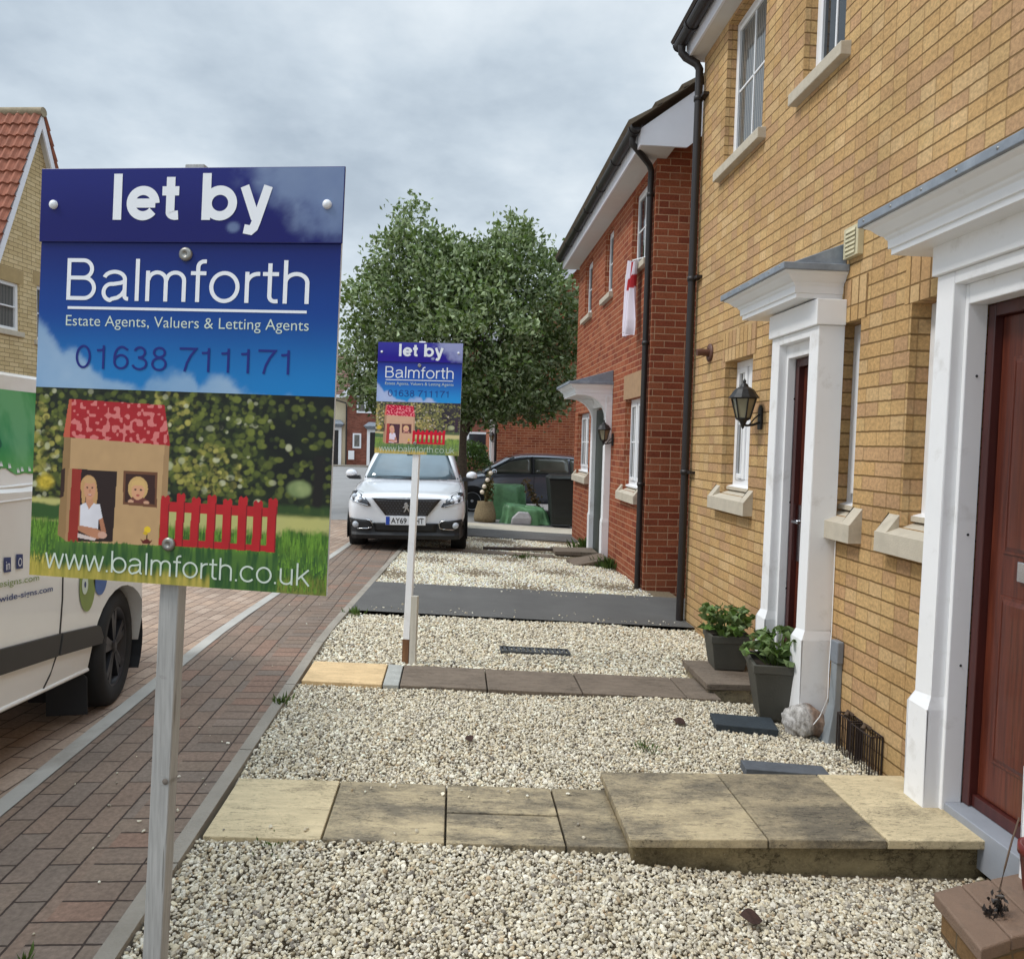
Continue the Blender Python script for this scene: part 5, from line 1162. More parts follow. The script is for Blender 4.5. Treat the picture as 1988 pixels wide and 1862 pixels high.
m_chrome = simple('bright_chrome', srgb(206, 208, 212), 0.15, metal=1.0, var=0.02)
m_lamp = simple('lamp_lens', srgb(186, 192, 200), 0.12, var=0.12, scale=30, spec=0.9)
m_lampdark = simple('lamp_housing', srgb(58, 60, 66), 0.2, var=0.25, scale=30, spec=0.8)

def wheel(parent, c, r, w, out, rimmat, spokes=10, split=True, name='wheel'):
    """wheel centred at c, axle along x; out = +1/-1 for the outer side. wheel > tyre, rim"""
    x0 = c[0] - out * w / 2
    t = MB(); P = [(r * 0.66, 0), (r * 0.92, -0.002), (r * 0.985, 0.012), (r, 0.035), (r, w - 0.035), (r * 0.985, w - 0.012), (r * 0.90, w + 0.004), (r * 0.70, w), (r * 0.67, w - 0.012)]
    t.lathe([(a, out * b) for a, b in P], (x0, c[1], c[2]), 40, 'x')
    wh = t.build(name, m_tyre, parent)
    k = MB(); f = x0 + out * (w - 0.02)
    k.lathe([(r * 0.69, out * 0.012), (r * 0.64, out * 0.008), (r * 0.61, -out * 0.05), (r * 0.60, -out * 0.10)], (f, c[1], c[2]), 36, 'x')
    k.lathe([(0.0, out * 0.010), (r * 0.10, out * 0.010), (r * 0.14, -out * 0.004), (r * 0.14, -out * 0.05)], (f, c[1], c[2]), 20, 'x')
    for i in range(spokes):
        a = 2 * PI * (i + 0.25) / spokes
        ds = (-0.16, 0.16) if split and spokes <= 6 else (0,)
        for d in ds:
            wd = r * (0.055 if len(ds) == 2 else 0.05)
            p0 = (math.cos(a) * r * 0.1, math.sin(a) * r * 0.1); p1 = (math.cos(a + d) * r * 0.645, math.sin(a + d) * r * 0.645)
            tx, ty = -math.sin(a + d / 2), math.cos(a + d / 2)
            q = [(p0[0] + tx * wd, p0[1] + ty * wd), (p0[0] - tx * wd, p0[1] - ty * wd), (p1[0] - tx * wd * 1.2, p1[1] - ty * wd * 1.2), (p1[0] + tx * wd * 1.2, p1[1] + ty * wd * 1.2)]
            fr, bk = f + out * 0.004, f - out * 0.03
            k.hexa([(bk, c[1] + y, c[2] + z) for y, z in q] + [(fr, c[1] + y, c[2] + z) for y, z in q])
    k.build('rim', rimmat, wh)
    b = MB(); b.lathe([(0, -out * 0.07), (r * 0.62, -out * 0.07)], (f, c[1], c[2]), 24, 'x'); b.build('brake_disc', m_trim, wh)
    return wh
def loft(mb, stations, caps=True, mi=0):
    """stations: list of (y, [(x, z) ... bottom centre to top centre]); mirrored in x"""
    R_ = []
    for y, pr in stations:
        R_.append([(x, y, z) for x, z in pr] + [(-x, y, z) for x, z in reversed(pr) if x > 1e-6])
    mb.rings(R_, mi, closed=True, caps=False, smooth=True)
    if caps:
        n = len(R_[0])
        for r in (R_[0], R_[-1]):
            h = n // 2
            vs = list(r); fs = []
            for i in range(h):
                a, b, c, d = i, i + 1, (n - i - 1) % n, (n - i) % n
                fs.append((a, b, c, d) if i else (a, b, c))
            mb.add(vs, [f for f in fs if len(set(f)) > 2], mi, True)

def hatch(name, label, loc, rotz, W, L, zroof, paint, hood, ws0, ws1, rear, nose):
    """car body; nose at local y = 0, tail at y = L. hood: height at the windscreen base; ws0/ws1: windscreen base and top (y)"""
    t = thing(name, label, 'car', loc, (0, 0, rotz))
    b = MB(); zb = 0.22; h = hood
    def sec(w, zt, zm=0.55, zbm=zb, crown=0.02):
        return [(0, zbm), (w * 0.8, zbm), (w * 0.96, zbm + 0.10), (w, zm), (w * 0.975, zt - 0.075), (w * 0.90, zt - 0.015), (w * 0.45, zt + crown), (0, zt + crown * 1.3)]
    zn = nose
    sts = [(0.0, sec(W * 0.80, zn - 0.05, 0.45, 0.24)), (0.03, sec(W * 0.88, zn - 0.015, 0.47, 0.22)), (0.10, sec(W * 0.95, zn + 0.012)), (0.22, sec(W * 0.985, zn + 0.03)), (0.42, sec(W * 0.99, zn + (h - zn) * 0.42)), (ws0 - 0.05, sec(W, h)), (ws0 + 0.35, sec(W, h + 0.02)), (L * 0.6, sec(W, h + 0.03)), (L - 0.35, sec(W * 0.985, h + 0.03)), (L - 0.08, sec(W * 0.93, h - 0.02)), (L, sec(W * 0.80, h - 0.12, 0.5, 0.3))]
    loft(b, sts)
    body = b.build('body', paint, t, subsurf=2)
    c = MB()
    def gsec(wb, wt, zb_, zt): return [(0, zb_), (wb * 0.9, zb_), (wb, zb_ + 0.04), (wb * 0.6 + wt * 0.4, zb_ * 0.6 + zt * 0.4), (wt, zt - 0.05), (wt * 0.86, zt - 0.008), (wt * 0.4, zt + 0.018), (0, zt + 0.024)]
    base = h - 0.06
    wt = W * 0.735
    loft(c, [(ws0 - 0.02, gsec(W * 0.86, W * 0.84, base, h + 0.03)), (ws0 + (ws1 - ws0) * 0.5, gsec(W * 0.92, W * 0.79, base, h + (zroof - h) * 0.52)), (ws1, gsec(W * 0.94, wt, base, zroof - 0.03)), (ws1 + 0.5, gsec(W * 0.95, wt, base, zroof)), (rear - 0.45, gsec(W * 0.95, wt * 0.98, base, zroof - 0.02)), (rear, gsec(W * 0.93, wt * 0.94, base, zroof - 0.09)), (rear + 0.28, gsec(W * 0.90, W * 0.80, base, h + 0.05))])
    cab = c.build('roof', paint, t, subsurf=2)
    return t, body, cab, wt

# ---- white crossover facing the camera
CX, CY = -0.632, 9.95
CZ = -0.075 + 0.075
W = 0.81
car, body, cab, wt = hatch('parked_car', 'white crossover car parked facing the camera beyond the smaller sign', (CX, CY, CZ), 0.0, W, 3.9, 1.395, m_carwhite, 0.875, 0.98, 1.62, 3.45, 0.735)
def frontgrid(name, pts, mat, parent, off, nx=10, ny=5, zsurf=None):
    """a panel following the nose: pts = four corners (x, z) tl, tr, br, bl; off = distance in front of the curved nose"""
    mb = MB(); vs = []; fs = []
    for j in range(ny + 1):
        for i in range(nx + 1):
            s, q = i / nx, j / ny
            x = (pts[0][0] * (1 - s) + pts[1][0] * s) * (1 - q) + (pts[3][0] * (1 - s) + pts[2][0] * s) * q
            z = (pts[0][1] * (1 - s) + pts[1][1] * s) * (1 - q) + (pts[3][1] * (1 - s) + pts[2][1] * s) * q
            vs.append((x, nosey(x, z) - off, z))
    for j in range(ny):
        for i in range(nx): k = j * (nx + 1) + i; fs.append((k, k + 1, k + nx + 2, k + nx + 1))
    mb.add(vs, fs, 0, True)
    return mb.build(name, mat, parent, solid=0.012)
from mathutils.bvhtree import BVHTree
def bvh_of(o):
    dg = bpy.context.evaluated_depsgraph_get(); dg.update(); return BVHTree.FromObject(o, dg)
BV, BVR = bvh_of(body), bvh_of(cab)
def hit(tree, x, z, default=0.4):
    h_ = tree.ray_cast(Vector((x, -3, z)), Vector((0, 1, 0)))
    return h_[0].y if h_[0] is not None else default
def nosey(x, z): return hit(BV, x, z)
# lower black bumper, number plate area, fog pockets
mb = MB(); R_ = []
for i in range(25):
    x = -0.775 + 1.55 * i / 24; a = abs(x) / 0.775
    top = 0.345 + 0.03 * min(1, a * 1.5) if a < 0.60 else 0.375 + 0.02 * (1 - (a - 0.6) / 0.4)
    if a > 0.9: top = 0.36 - 0.10 * (a - 0.9) / 0.1
    y = nosey(x, 0.4); R_.append([(x, y + 0.10, 0.15), (x, y - 0.02, 0.16), (x, y - 0.045, 0.215), (x, y - 0.02, 0.25), (x, y - 0.012, top), (x, y + 0.08, top + 0.004)])
mb.rings(R_, smooth=False); mb.build('bumper', m_trim, car)
frontgrid('lower_grille', [(-0.42, 0.375), (0.42, 0.375), (0.40, 0.262), (-0.40, 0.262)], simple('grille_mesh', srgb(16, 16, 18), 0.5, var=0.5, scale=80), car, 0.022)
for s in (-1, 1):
    mb = MB(); pts = [(0.44, 0.40), (0.74, 0.43), (0.775, 0.30), (0.47, 0.275)]
    o = frontgrid('fog_lamp_housing', [(s * a, b) for a, b in pts], m_trim, car, 0.030, 8, 4)
    f = MB(); x = s * 0.655; f.lathe([(0, -0.052), (0.03, -0.050), (0.044, -0.036), (0.046, -0.02)], (x, nosey(x, 0.35), 0.35), 16, 'y'); f.build('fog_lamp', m_lamp, o)
    f = MB(); f.tube([(s * x_, nosey(x_, z_) - 0.046, z_) for x_, z_ in ((0.52, 0.418), (0.47, 0.405), (0.435, 0.37), (0.45, 0.315), (0.50, 0.30), (0.62, 0.295), (0.70, 0.297))], 0.0085, 6); f.build('fog_lamp_trim', m_chrome, o)
# grille: chequered mesh with bright studs, emblem
g0 = frontgrid('grille', [(-0.44, 0.690), (0.455, 0.690), (0.285, 0.475), (-0.27, 0.475)], m_black, car, 0.024, 14, 6)
mb = MB()
for r in range(6):
    z = 0.505 + r * 0.032; hw = 0.27 + (z - 0.475) * 0.82 - 0.03; n = int(hw / 0.042)
    for i in range(-n, n + 1):
        x = i * 0.042 + (0.021 if r % 2 else 0)
        if abs(x) > hw or (abs(x) < 0.06): continue
        y = nosey(x, z) - 0.034; mb.add([(x - 0.010, y, z), (x, y - 0.006, z + 0.008), (x + 0.010, y, z), (x, y, z - 0.008)], [(0, 1, 2, 3)])
mb.build('grille_stud', simple('grille_stud', srgb(92, 94, 98), 0.35, metal=0.5), g0)
mb = MB(); mb.tube([(x_, nosey(x_, z_) - 0.030, z_) for x_, z_ in ((-0.45, 0.694), (-0.2, 0.688), (0, 0.686), (0.2, 0.688), (0.465, 0.694))], 0.006, 6); mb.build('grille_trim', m_trim, g0)
em = [(-0.004, 0.638), (0.012, 0.634), (0.020, 0.622), (0.012, 0.614), (0.030, 0.606), (0.034, 0.594), (0.020, 0.598), (0.024, 0.572), (0.036, 0.556), (0.036, 0.540), (0.024, 0.540), (0.024, 0.550), (0.006, 0.570), (0.000, 0.555), (-0.012, 0.536), (-0.026, 0.536), (-0.012, 0.560), (-0.010, 0.584), (-0.030, 0.574), (-0.034, 0.584), (-0.014, 0.602), (-0.020, 0.618), (-0.014, 0.632)]
mb = MB(); mb.prism([(x * 1.25, 0.587 + (z - 0.587) * 1.25) for x, z in em], 'y', nosey(0, 0.59) - 0.052, nosey(0, 0.59) - 0.036); mb.build('emblem', m_chrome, g0, bevel=0.002)
# bonnet crease and panel line
mb = MB()
for s in (-1, 1):
    mb.tube([(s * x_, y_, z_) for x_, y_, z_ in ((0.70, 0.98, 0.862), (0.72, 0.6, 0.838), (0.70, 0.3, 0.79), (0.58, 0.16, 0.762))], 0.0022, 5)
mb.build('bonnet_gap', m_trim, car)
# headlights
for s in (-1, 1):
    mb = MB(); vs = []; fs = []
    outl = [(0.755, 0.755), (0.70, 0.768), (0.60, 0.735), (0.53, 0.69), (0.47, 0.615)]
    low = [(0.765, 0.665), (0.705, 0.645), (0.60, 0.618), (0.52, 0.59), (0.462, 0.592)]
    for j in range(4):
        for a, c in zip(outl, low):
            q = j / 3; x, z = a[0] * (1 - q) + c[0] * q, a[1] * (1 - q) + c[1] * q; vs.append((s * x, min(nosey(x, z), 0.42) - 0.010, z))
    for j in range(3):
        for i in range(4): k = j * 5 + i; fs.append((k, k + 1, k + 6, k + 5))
    mb.add(vs, fs, 0, True); hl = mb.build('headlight', m_lampdark, car, solid=0.012)
    f = MB()
    for x, z, r in ((0.69, 0.708, 0.040), (0.605, 0.672, 0.028)):
        f.lathe([(0, -0.022), (r * 0.5, -0.018), (r * 0.85, -0.006), (r, 0.01)], (s * x, nosey(x, z) - 0.012, z), 16, 'y')
    f.build('lamp_bulb', m_lamp, hl)
    f = MB(); f.tube([(s * x, nosey(x, z) - 0.018, z) for x, z in ((0.755, 0.672), (0.70, 0.652), (0.60, 0.626), (0.50, 0.598))], 0.006, 6); f.build('running_light', m_lamp, hl)
# number plate
mb = MB(); yp = nosey(0, 0.42) - 0.062; mb.box(-0.262, 0.262, yp, yp + 0.055, 0.352, 0.466); npl = mb.build('number_plate', simple('plate_white', srgb(232, 234, 238), 0.35, var=0.02), car, bevel=0.004)
mb = MB(); mb.box(-0.259, -0.208, yp - 0.0025, yp - 0.0005, 0.355, 0.463); mb.build('plate_band', simple('plate_blue', srgb(30, 70, 170), 0.4), npl)
text_part('lettering', 'AY69', m_black, npl, lambda x, z: (x, yp - 0.003, z), (-0.192, 0.012, 0.372, 0.446), 0.012)
text_part('lettering', 'XHT', m_black, npl, lambda x, z: (x, yp - 0.003, z), (0.060, 0.236, 0.372, 0.446), 0.012)
# windscreen
def pane(name, parent, corners, mat, nx=10, ny=6, bow=(0, 0, 0), solid=0.006):
    """four corners tl tr br bl as 3D points, bowed outwards"""
    mb = MB(); vs = []; fs = []; c = [Vector(q) for q in corners]; bw = Vector(bow)
    for j in range(ny + 1):
        for i in range(nx + 1):
            s, q = i / nx, j / ny
            p = (c[0] * (1 - s) + c[1] * s) * (1 - q) + (c[3] * (1 - s) + c[2] * s) * q + bw * (4 * s * (1 - s)) * 1.0
            vs.append(p)
    for j in range(ny):
        for i in range(nx): k = j * (nx + 1) + i; fs.append((k, k + 1, k + nx + 2, k + nx + 1))
    mb.add(vs, fs, 0, True); return mb.build(name, mat, parent, solid=solid)
m_windscreen = glassmat('windscreen_glass', srgb(96, 118, 128), 0.03, 0.9)
mb = MB(); vs = []; fs = []; NX, NY = 16, 10
for j in range(NY + 1):
    q = j / NY; z = 1.305 * (1 - q) + 0.905 * q; hw = 0.50 * (1 - q) + 0.655 * q
    for i in range(NX + 1):
        x = hw * (2 * i / NX - 1); zz = z + 0.018 * (1 - (x / hw) ** 2) * (1 - q); vs.append((x, hit(BVR, x, zz, 1.6) - 0.014, zz + 0.006))
for j in range(NY):
    for i in range(NX): k = j * (NX + 1) + i; fs.append((k, k + 1, k + NX + 2, k + NX + 1))
mb.add(vs, fs, 0, True); ws = mb.build('windscreen', m_windscreen, car, solid=0.006)
ym = hit(BVR, -0.03, 1.25, 1.5) - 0.03
mb = MB(); mb.box(-0.09, 0.03, ym, ym + 0.02, 1.215, 1.28); mb.build('mirror_mount', m_trim, ws)
mb = MB(); mb.tube([(x_, hit(BVR, x_, 0.925, 1.0) - 0.006, 0.915) for x_ in (-0.68, -0.5, -0.25, 0, 0.25, 0.5, 0.68)], 0.015, 6)
mb.tube([(x_, hit(BVR, x_, z_, 1.0) - 0.022, z_) for x_, z_ in ((-0.5, 0.93), (-0.2, 0.945), (0.1, 0.935))], 0.007, 5); mb.build('wiper', m_trim, car)
for s in (-1, 1):
    mb = MB(); mb.lathe([(0.0, -0.115), (0.05, -0.11), (0.085, -0.08), (0.098, -0.02), (0.098, 0.04), (0.08, 0.062), (0, 0.066)], (0, 0, 0), 18, 'y')
    k = MB(); k.add([(s * 0.885 + x * 0.85 * s, 1.20 + y * 0.8, 0.965 + z * 0.66) for x, y, z in mb.v], mb.f, 0, True)
    o = k.build('mirror', m_carwhite, car)
    q = MB(); q.prism([(s * 0.74, 0.885), (s * 0.83, 0.885), (s * 0.90, 0.89), (s * 0.95, 0.925), (s * 0.86, 0.935), (s * 0.76, 0.94)], 'y', 1.11, 1.24); q.build('mirror_foot', m_trim, o)
    q = MB(); q.tube([(s * 0.585, 1.78, 1.345), (s * 0.60, 1.92, 1.40), (s * 0.60, 2.6, 1.425), (s * 0.585, 3.3, 1.385), (s * 0.58, 3.4, 1.355)], 0.016, 8); q.build('roof_rail', m_chrome, car)
    mb = MB(); vs = []; fs = []
    for j in range(6):
        q = j / 5; z = 1.27 * (1 - q) + 0.93 * q; ya_, yb_ = 1.75 * (1 - q) + 1.25 * q, 3.25 * (1 - q) + 3.35 * q
        for i in range(11):
            y = ya_ + (yb_ - ya_) * i / 10; h_ = BVR.ray_cast(Vector((s * 3, y, z)), Vector((-s, 0, 0))); vs.append(((h_[0].x if h_[0] is not None else s * 0.65) + s * 0.004, y, z))
    for j in range(5):
        for i in range(10): k = j * 11 + i; fs.append((k, k + 1, k + 12, k + 11))
    mb.add(vs, fs, 0, True); mb.build('side_window', m_carglass, car)
    for y in (0.78, 3.16): wheel(car, (s * 0.705, y, 0.245), 0.32, 0.21, s, m_alloy, 5)
    q = MB()
    for y in (0.78, 3.16):
        q.rings([[(s * 0.80, y + r_ * math.cos(a), 0.25 + r_ * math.sin(a)) for a in [PI * i / 18 for i in range(-2, 21)]] if r_ < 0.37 else [(s * 0.822, y + r_ * math.cos(a), 0.25 + r_ * math.sin(a)) for a in [PI * i / 18 for i in range(-2, 21)]] for r_ in (0.335, 0.385)])
    q.build('arch_trim', m_trim, car, solid=0.01)
mb = MB(); mb.box(-0.66, 0.66, 0.12, 3.7, 0.15, 0.24); mb.build('underside', m_trim, car)
m_sideglass = glassmat('car_side_glass', srgb(120, 122, 112), 0.05, 0.8)  # reflection of sky and brickwork painted into the glass as a lighter base colour
# ---- grey hatchback side on
GX, GY = -0.36, 17.95
gcar, body, cab, wt = hatch('parked_car', 'dark grey hatchback parked side on behind the pots and wheelie bin', (GX, GY, zs(1.5, 17.9) + 0.005), rad(-90), 0.84, 3.95, 1.40, m_cargrey, 0.93, 1.02, 1.72, 3.5, 0.70)
# local x -> world -y side nearest the camera is local +x (rotated -90: local +y -> world +x, local +x -> world -y)
for s in (-1, 1):
    P = lambda y, z: (s * (0.825 - (z - 0.93) * 0.44), y, z)
    for nm, q in (('side_window', [(1.62, 1.22), (2.12, 1.305), (2.12, 0.965), (1.12, 0.965)]), ('side_window', [(2.20, 1.308), (2.98, 1.30), (3.0, 0.975), (2.20, 0.967)]), ('side_window', [(3.03, 1.298), (3.34, 1.25), (3.5, 1.01), (3.04, 0.978)])):
        pane(nm, gcar, [P(*a) for a in q], m_sideglass, 6, 4)
    mb = MB(); mb.tube([P(1.04, 0.955), P(1.6, 1.235), P(2.1, 1.325), P(2.9, 1.322), P(3.38, 1.27), P(3.56, 1.0), P(3.0, 0.962), P(1.04, 0.95)], 0.012, 6); mb.build('window_trim', m_trim, gcar)
    mb = MB(); mb.tube([P(2.16, 1.33), P(2.16, 0.95)], 0.034, 6); mb.build('door_pillar', m_trim, gcar)
    mb = MB()
    for y in (1.10, 2.17, 3.02): mb.tube([(s * 0.842, y, 0.30), (s * 0.852, y + 0.01, 0.6), (s * 0.832, y + 0.02, 0.9)], 0.005, 5)
    mb.build('door_gap', m_trim, gcar)
    mb = MB(); mb.box(s * 0.845 - 0.015, s * 0.845 + 0.015, 1.92, 2.08, 0.80, 0.825); mb.box(s * 0.845 - 0.015, s * 0.845 + 0.015, 2.78, 2.94, 0.81, 0.835); mb.build('door_handle', m_cargrey, gcar, bevel=0.005)
    k = MB(); mb = MB(); mb.lathe([(0.0, -0.10), (0.06, -0.09), (0.09, -0.04), (0.09, 0.03), (0, 0.05)], (0, 0, 0), 14, 'y')
    k.add([(s * 0.96 + x * s, 1.28 + y * 0.8, 0.985 + z * 0.7) for x, y, z in mb.v], mb.f, 0, True); k.build('mirror', m_chrome if s > 0 else m_cargrey, gcar)
    for y in (0.77, 3.2):
        q = MB(); q.lathe([(0.0, s * 0.0), (0.355, 0.0)], (s * 0.846, y, 0.30), 26, 'x'); q.build('wheel_arch', m_trim, gcar)
        wheel(gcar, (s * 0.765, y, 0.30), 0.30, 0.19, s, m_alloy, 10, False)
    mb = MB(); mb.prism([(0.06, 0.60), (0.36, 0.72), (0.38, 0.66), (0.10, 0.53)], 'x', s * 0.70, s * 0.80); mb.build('headlight', m_lamp, gcar)
pane('windscreen', gcar, [(-0.58, 1.74, 1.33), (0.58, 1.74, 1.33), (0.74, 1.06, 0.96), (-0.74, 1.06, 0.96)], m_carglass, bow=(0, -0.07, 0.03))

# ---- white van, left, nose away from the camera
VX = -1.75
van = thing('parked_van', 'white sign maker\'s van with a green graphic, parked at the left edge', 'van', (-2.55, 3.0, 0.045), world=True)
WY, WZ, AR = 4.075, 0.325, 0.335
def vbot(y):
    base = 0.372 - 0.085 * (min(y, 3.85) - 3.0) if y > 2.0 else 0.455
    for c in (WY, 1.45):
        d = abs(y - c)
        if d < AR: base = max(base, (WZ if c == WY else WZ + 0.06) + math.sqrt(AR * AR - d * d))
    if y > 4.42: base = 0.26
    return base
def vtop(y):
    if y < 3.55: return 1.695
    if y < 4.45: return 1.695 - (y - 3.55) * 0.72
    return 1.05 - (y - 4.45) * 0.34
def vx(y, z):
    t = 0.0
    if y > 4.34: t = 0.43 * (y - 4.34)
    if y < 0.75: t += 0.10 * (0.75 - y)
    lean = 0.0
    if z > 1.235: lean = 0.022 + 0.17 * (z - 1.235)
    if z < 0.42: lean += 0.16 * (0.42 - z)
    return VX - t - lean
ysv = sorted(set([0.6, 0.75, 0.9, 1.0] + [1.45 + AR * math.cos(PI * i / 10) for i in range(11)] + [2.0, 2.3, 2.6, 2.8, 3.0, 3.2, 3.4, 3.55] + [WY + AR * math.cos(PI * i / 14) for i in range(15)] + [WY - AR - 0.002, WY + AR + 0.001, 1.45 - AR - 0.002, 1.45 + AR + 0.002, 3.65, 4.422, 4.5, 4.6, 4.75, 4.9]))
rows = [0, 0.06, 0.14, 0.22, 0.32, 0.42, 0.52, 0.62, 0.645, 0.66, 0.675, 0.75, 0.84, 0.92, 0.97, 1.0]
mb = MB(); side = []; XC = -2.58
for y in ysv:
    zb, zt = vbot(y), vtop(y); colm = []
    for r_ in rows:
        z = zb + (zt - zb) * r_; colm.append((vx(y, z), y, z))
    side.append(colm)
rim = []
full = []
for colm in side:
    y = colm[0][1]; zt = colm[-1][2]; x = colm[-1][0]
    top = [(x - 0.05, y, zt + 0.018), (x - 0.3, y, zt + 0.045), (XC, y, zt + 0.055)] if y < 4.0 else [(x - 0.06, y, zt + 0.02), (x - 0.3, y, zt + 0.03), (XC, y, zt + 0.035)]
    half = colm + top
    mir = [(2 * XC - p[0], p[1], p[2]) for p in reversed(half[:-1])]
    full.append(half + mir)
mb.rings(full, 0, closed=True, smooth=False); mb.add(full[0], [tuple(range(len(full[0])))]); mb.add(full[-1], [tuple(range(len(full[-1])))])
vb = mb.build('body', m_vanwhite, van)
for p in vb.data.polygons: p.use_smooth = True
es = vb.modifiers.new('edges', 'EDGE_SPLIT'); es.split_angle = rad(28)
# arch liners
for c in (WY, 1.45):
    mb = MB(); cz = WZ if c == WY else WZ + 0.06
    mb.rings([[(x, c + (AR + 0.01) * math.cos(a), cz + (AR + 0.01) * math.sin(a)) for a in [PI * (i / 16) for i in range(-3, 20)]] for x in (VX - 0.03, VX - 0.32)], caps=False)
    mb.add([(VX - 0.32, c + (AR + 0.01) * math.cos(a), cz + (AR + 0.01) * math.sin(a)) for a in [PI * (i / 16) for i in range(-3, 20)]], [tuple(range(23))])
    mb.build('wheel_arch', m_trim, van)
    wv_ = wheel(van, (VX - 0.125, c, 0.335 if c == WY else 0.36), 0.305, 0.20, 1, m_darkwheel, 5, True)
    if c == WY:                                                   # front wheels steered to the left
        pv = Vector((VX - 0.11, c, 0.3)) - Vector(van.location); M3 = Matrix.Translation(pv) @ Matrix.Rotation(rad(9), 4, 'Z') @ Matrix.Translation(-pv)
        for o_ in [wv_] + list(wv_.children): o_.data.transform(M3)
    wheel(van, (2 * XC - VX + 0.125, c, 0.335), 0.305, 0.20, -1, m_darkwheel, 5, True)
def onside(y, z, off=0.003): return (vx(y, z) + off, y, z)
def sidepanel(name, poly, mat, par, off=0.004, thick=0.0, n=1):
    mb = MB(); vs = [onside(y, z, off) for y, z in poly]; mb.add(vs, [tuple(range(len(vs)))])
    if thick:
        ib = [onside(y, z, -0.01) for y, z in poly]; m = len(vs); mb.add(vs + ib, [(i, (i + 1) % m, m + (i + 1) % m, m + i) for i in range(m)])
    return mb.build(name, mat, par)
# door shut lines
ln = [(3.485, 1.22), (3.483, 0.9), (3.475, 0.72), (3.452, 0.57), (3.418, 0.47), (3.37, 0.40), (3.325, 0.345)]
mb = MB(); mb.tube([onside(y, z, 0.0005) for y, z in ln], 0.0045, 6); mb.build('door_gap', m_black, van)
mb = MB(); mb.tube([onside(y, z, 0.0005) for y, z in ((2.35, 1.70), (2.35, 0.9), (2.36, 0.43))], 0.0045, 6); mb.build('door_gap', m_black, van)
# rubbing strip in two lengths
T = lambda y: 0.628 - 0.139 * (y - 3.013); B_ = lambda y: 0.528 - 0.132 * (y - 3.013)
sidepanel('rubbing_strip', [(2.40, T(2.4) - 0.02), (3.438, T(3.438)), (3.410, B_(3.41)), (2.40, B_(2.4) - 0.02)], m_trimgrey, van, 0.016, 1)
sidepanel('rubbing_strip', [(3.455, T(3.455)), (3.785, T(3.785)), (3.81, T(3.81) - 0.012), (3.85, B_(3.85) + 0.012), (3.84, B_(3.84)), (3.427, B_(3.427))], m_trimgrey, van, 0.016, 1)
mb = MB(); mb.tube([onside(y, z, 0.0) for y, z in ((2.2, 0.452), (3.0, 0.376), (3.4, 0.342), (3.735, 0.315))], 0.011, 6); mb.build('sill_edge', m_vanwhite, van)
# mud flap
mb = MB(); mb.prism([(VX - 0.20, 0.315), (VX - 0.045, 0.320), (VX - 0.008, 0.28), (VX - 0.006, 0.10), (VX - 0.20, 0.09)], 'y', 3.715, 3.722); fl = mb.build('mud_flap', m_trim, van, bevel=0.002)
# green graphic, hills, ledge
m_green, g_, p_ = newmat('green_wrap'); o_ = g_.coord()
q_ = g_.noise(g_.scale(o_, (1, 3, 2)), 2.2, 3); ss_ = g_.sep(o_)
rp = g_.ramp(g_.maprange(ss_[2], 1.24, 1.62), [(0.0, srgb(84, 160, 74)), (0.35, srgb(40, 140, 92)), (1.0, srgb(46, 142, 66))])
g_.put(p_.inputs['Base Color'], g_.mix(g_.maprange(q_, 0.42, 0.62, 0, 0.45), rp, srgb(140, 196, 150))); p_.inputs['Roughness'].default_value = 0.3
def strip2(name, top, bot, mat, off):
    mb = MB(); vs = []; fs = []; n = len(top)
    M_ = 6
    for (y, zt), (y2, zb) in zip(top, bot):
        for k in range(M_ + 1):
            z = zt + (zb - zt) * k / M_; vs.append(onside(y, z, off))
    for i in range(n - 1):
        for k in range(M_): a = i * (M_ + 1) + k; fs.append((a, a + 1, a + M_ + 2, a + M_ + 1))
    mb.add(vs, fs); return mb.build(name, mat, van)
yy = [2.4 + 0.03 * i for i in range(37)]
hill = lambda y: 1.275 + 0.035 * abs(math.sin((y - 2.93) * 9.5)) ** 0.7 + 0.012 * math.sin(y * 41)
gr = strip2('green_graphic', [(y, 1.635) for y in yy], [(y, hill(y)) for y in yy], m_green, 0.003)
mb = MB()
for i in range(9):
    y = 2.95 + 0.045 * i + 0.008 * (i % 3); z = hill(y) + 0.008
    for d in (-0.006, 0.0, 0.006): mb.add([onside(y + d, z, 0.005), onside(y + d + 0.004, z + 0.022, 0.005), onside(y + d + 0.008, z, 0.005)], [(0, 1, 2)])
mb.build('hill_motif', m_inkwhite, gr)
text_part('lettering', 'COUNTRYWIDE SIGNS', simple('print_teal', srgb(20, 96, 80), 0.4), gr, lambda x, z: onside(x, z, 0.006), (2.45, 3.115, 1.40, 1.475), 0.0)
mb = MB(); mb.tube([onside(y, 1.243, 0.0) for y in (2.4, 2.8, 3.2, 3.48)], 0.008, 6); mb.tube([onside(y, 1.19, 0.0) for y in (2.4, 2.8, 3.2, 3.48)], 0.004, 6); mb.build('waist_crease', m_vanwhite, van)
wl = lambda x, z: onside(x, z - 0.085 * (x - 3.05), 0.004)
m_navy = simple('print_navy', srgb(44, 58, 110), 0.4); m_olive = simple('print_olive', srgb(128, 146, 74), 0.4); m_bluewrap = simple('print_mid_blue', srgb(64, 98, 158), 0.4)
text_part('lettering', 'countrywidesigns.com', m_olive, van, wl, (2.70, 3.283, 0.850, 0.884), 0.0)
text_part('lettering', 'print@countrywide-signs.com', m_navy, van, wl, (2.62, 3.390, 0.792, 0.826), 0.01)
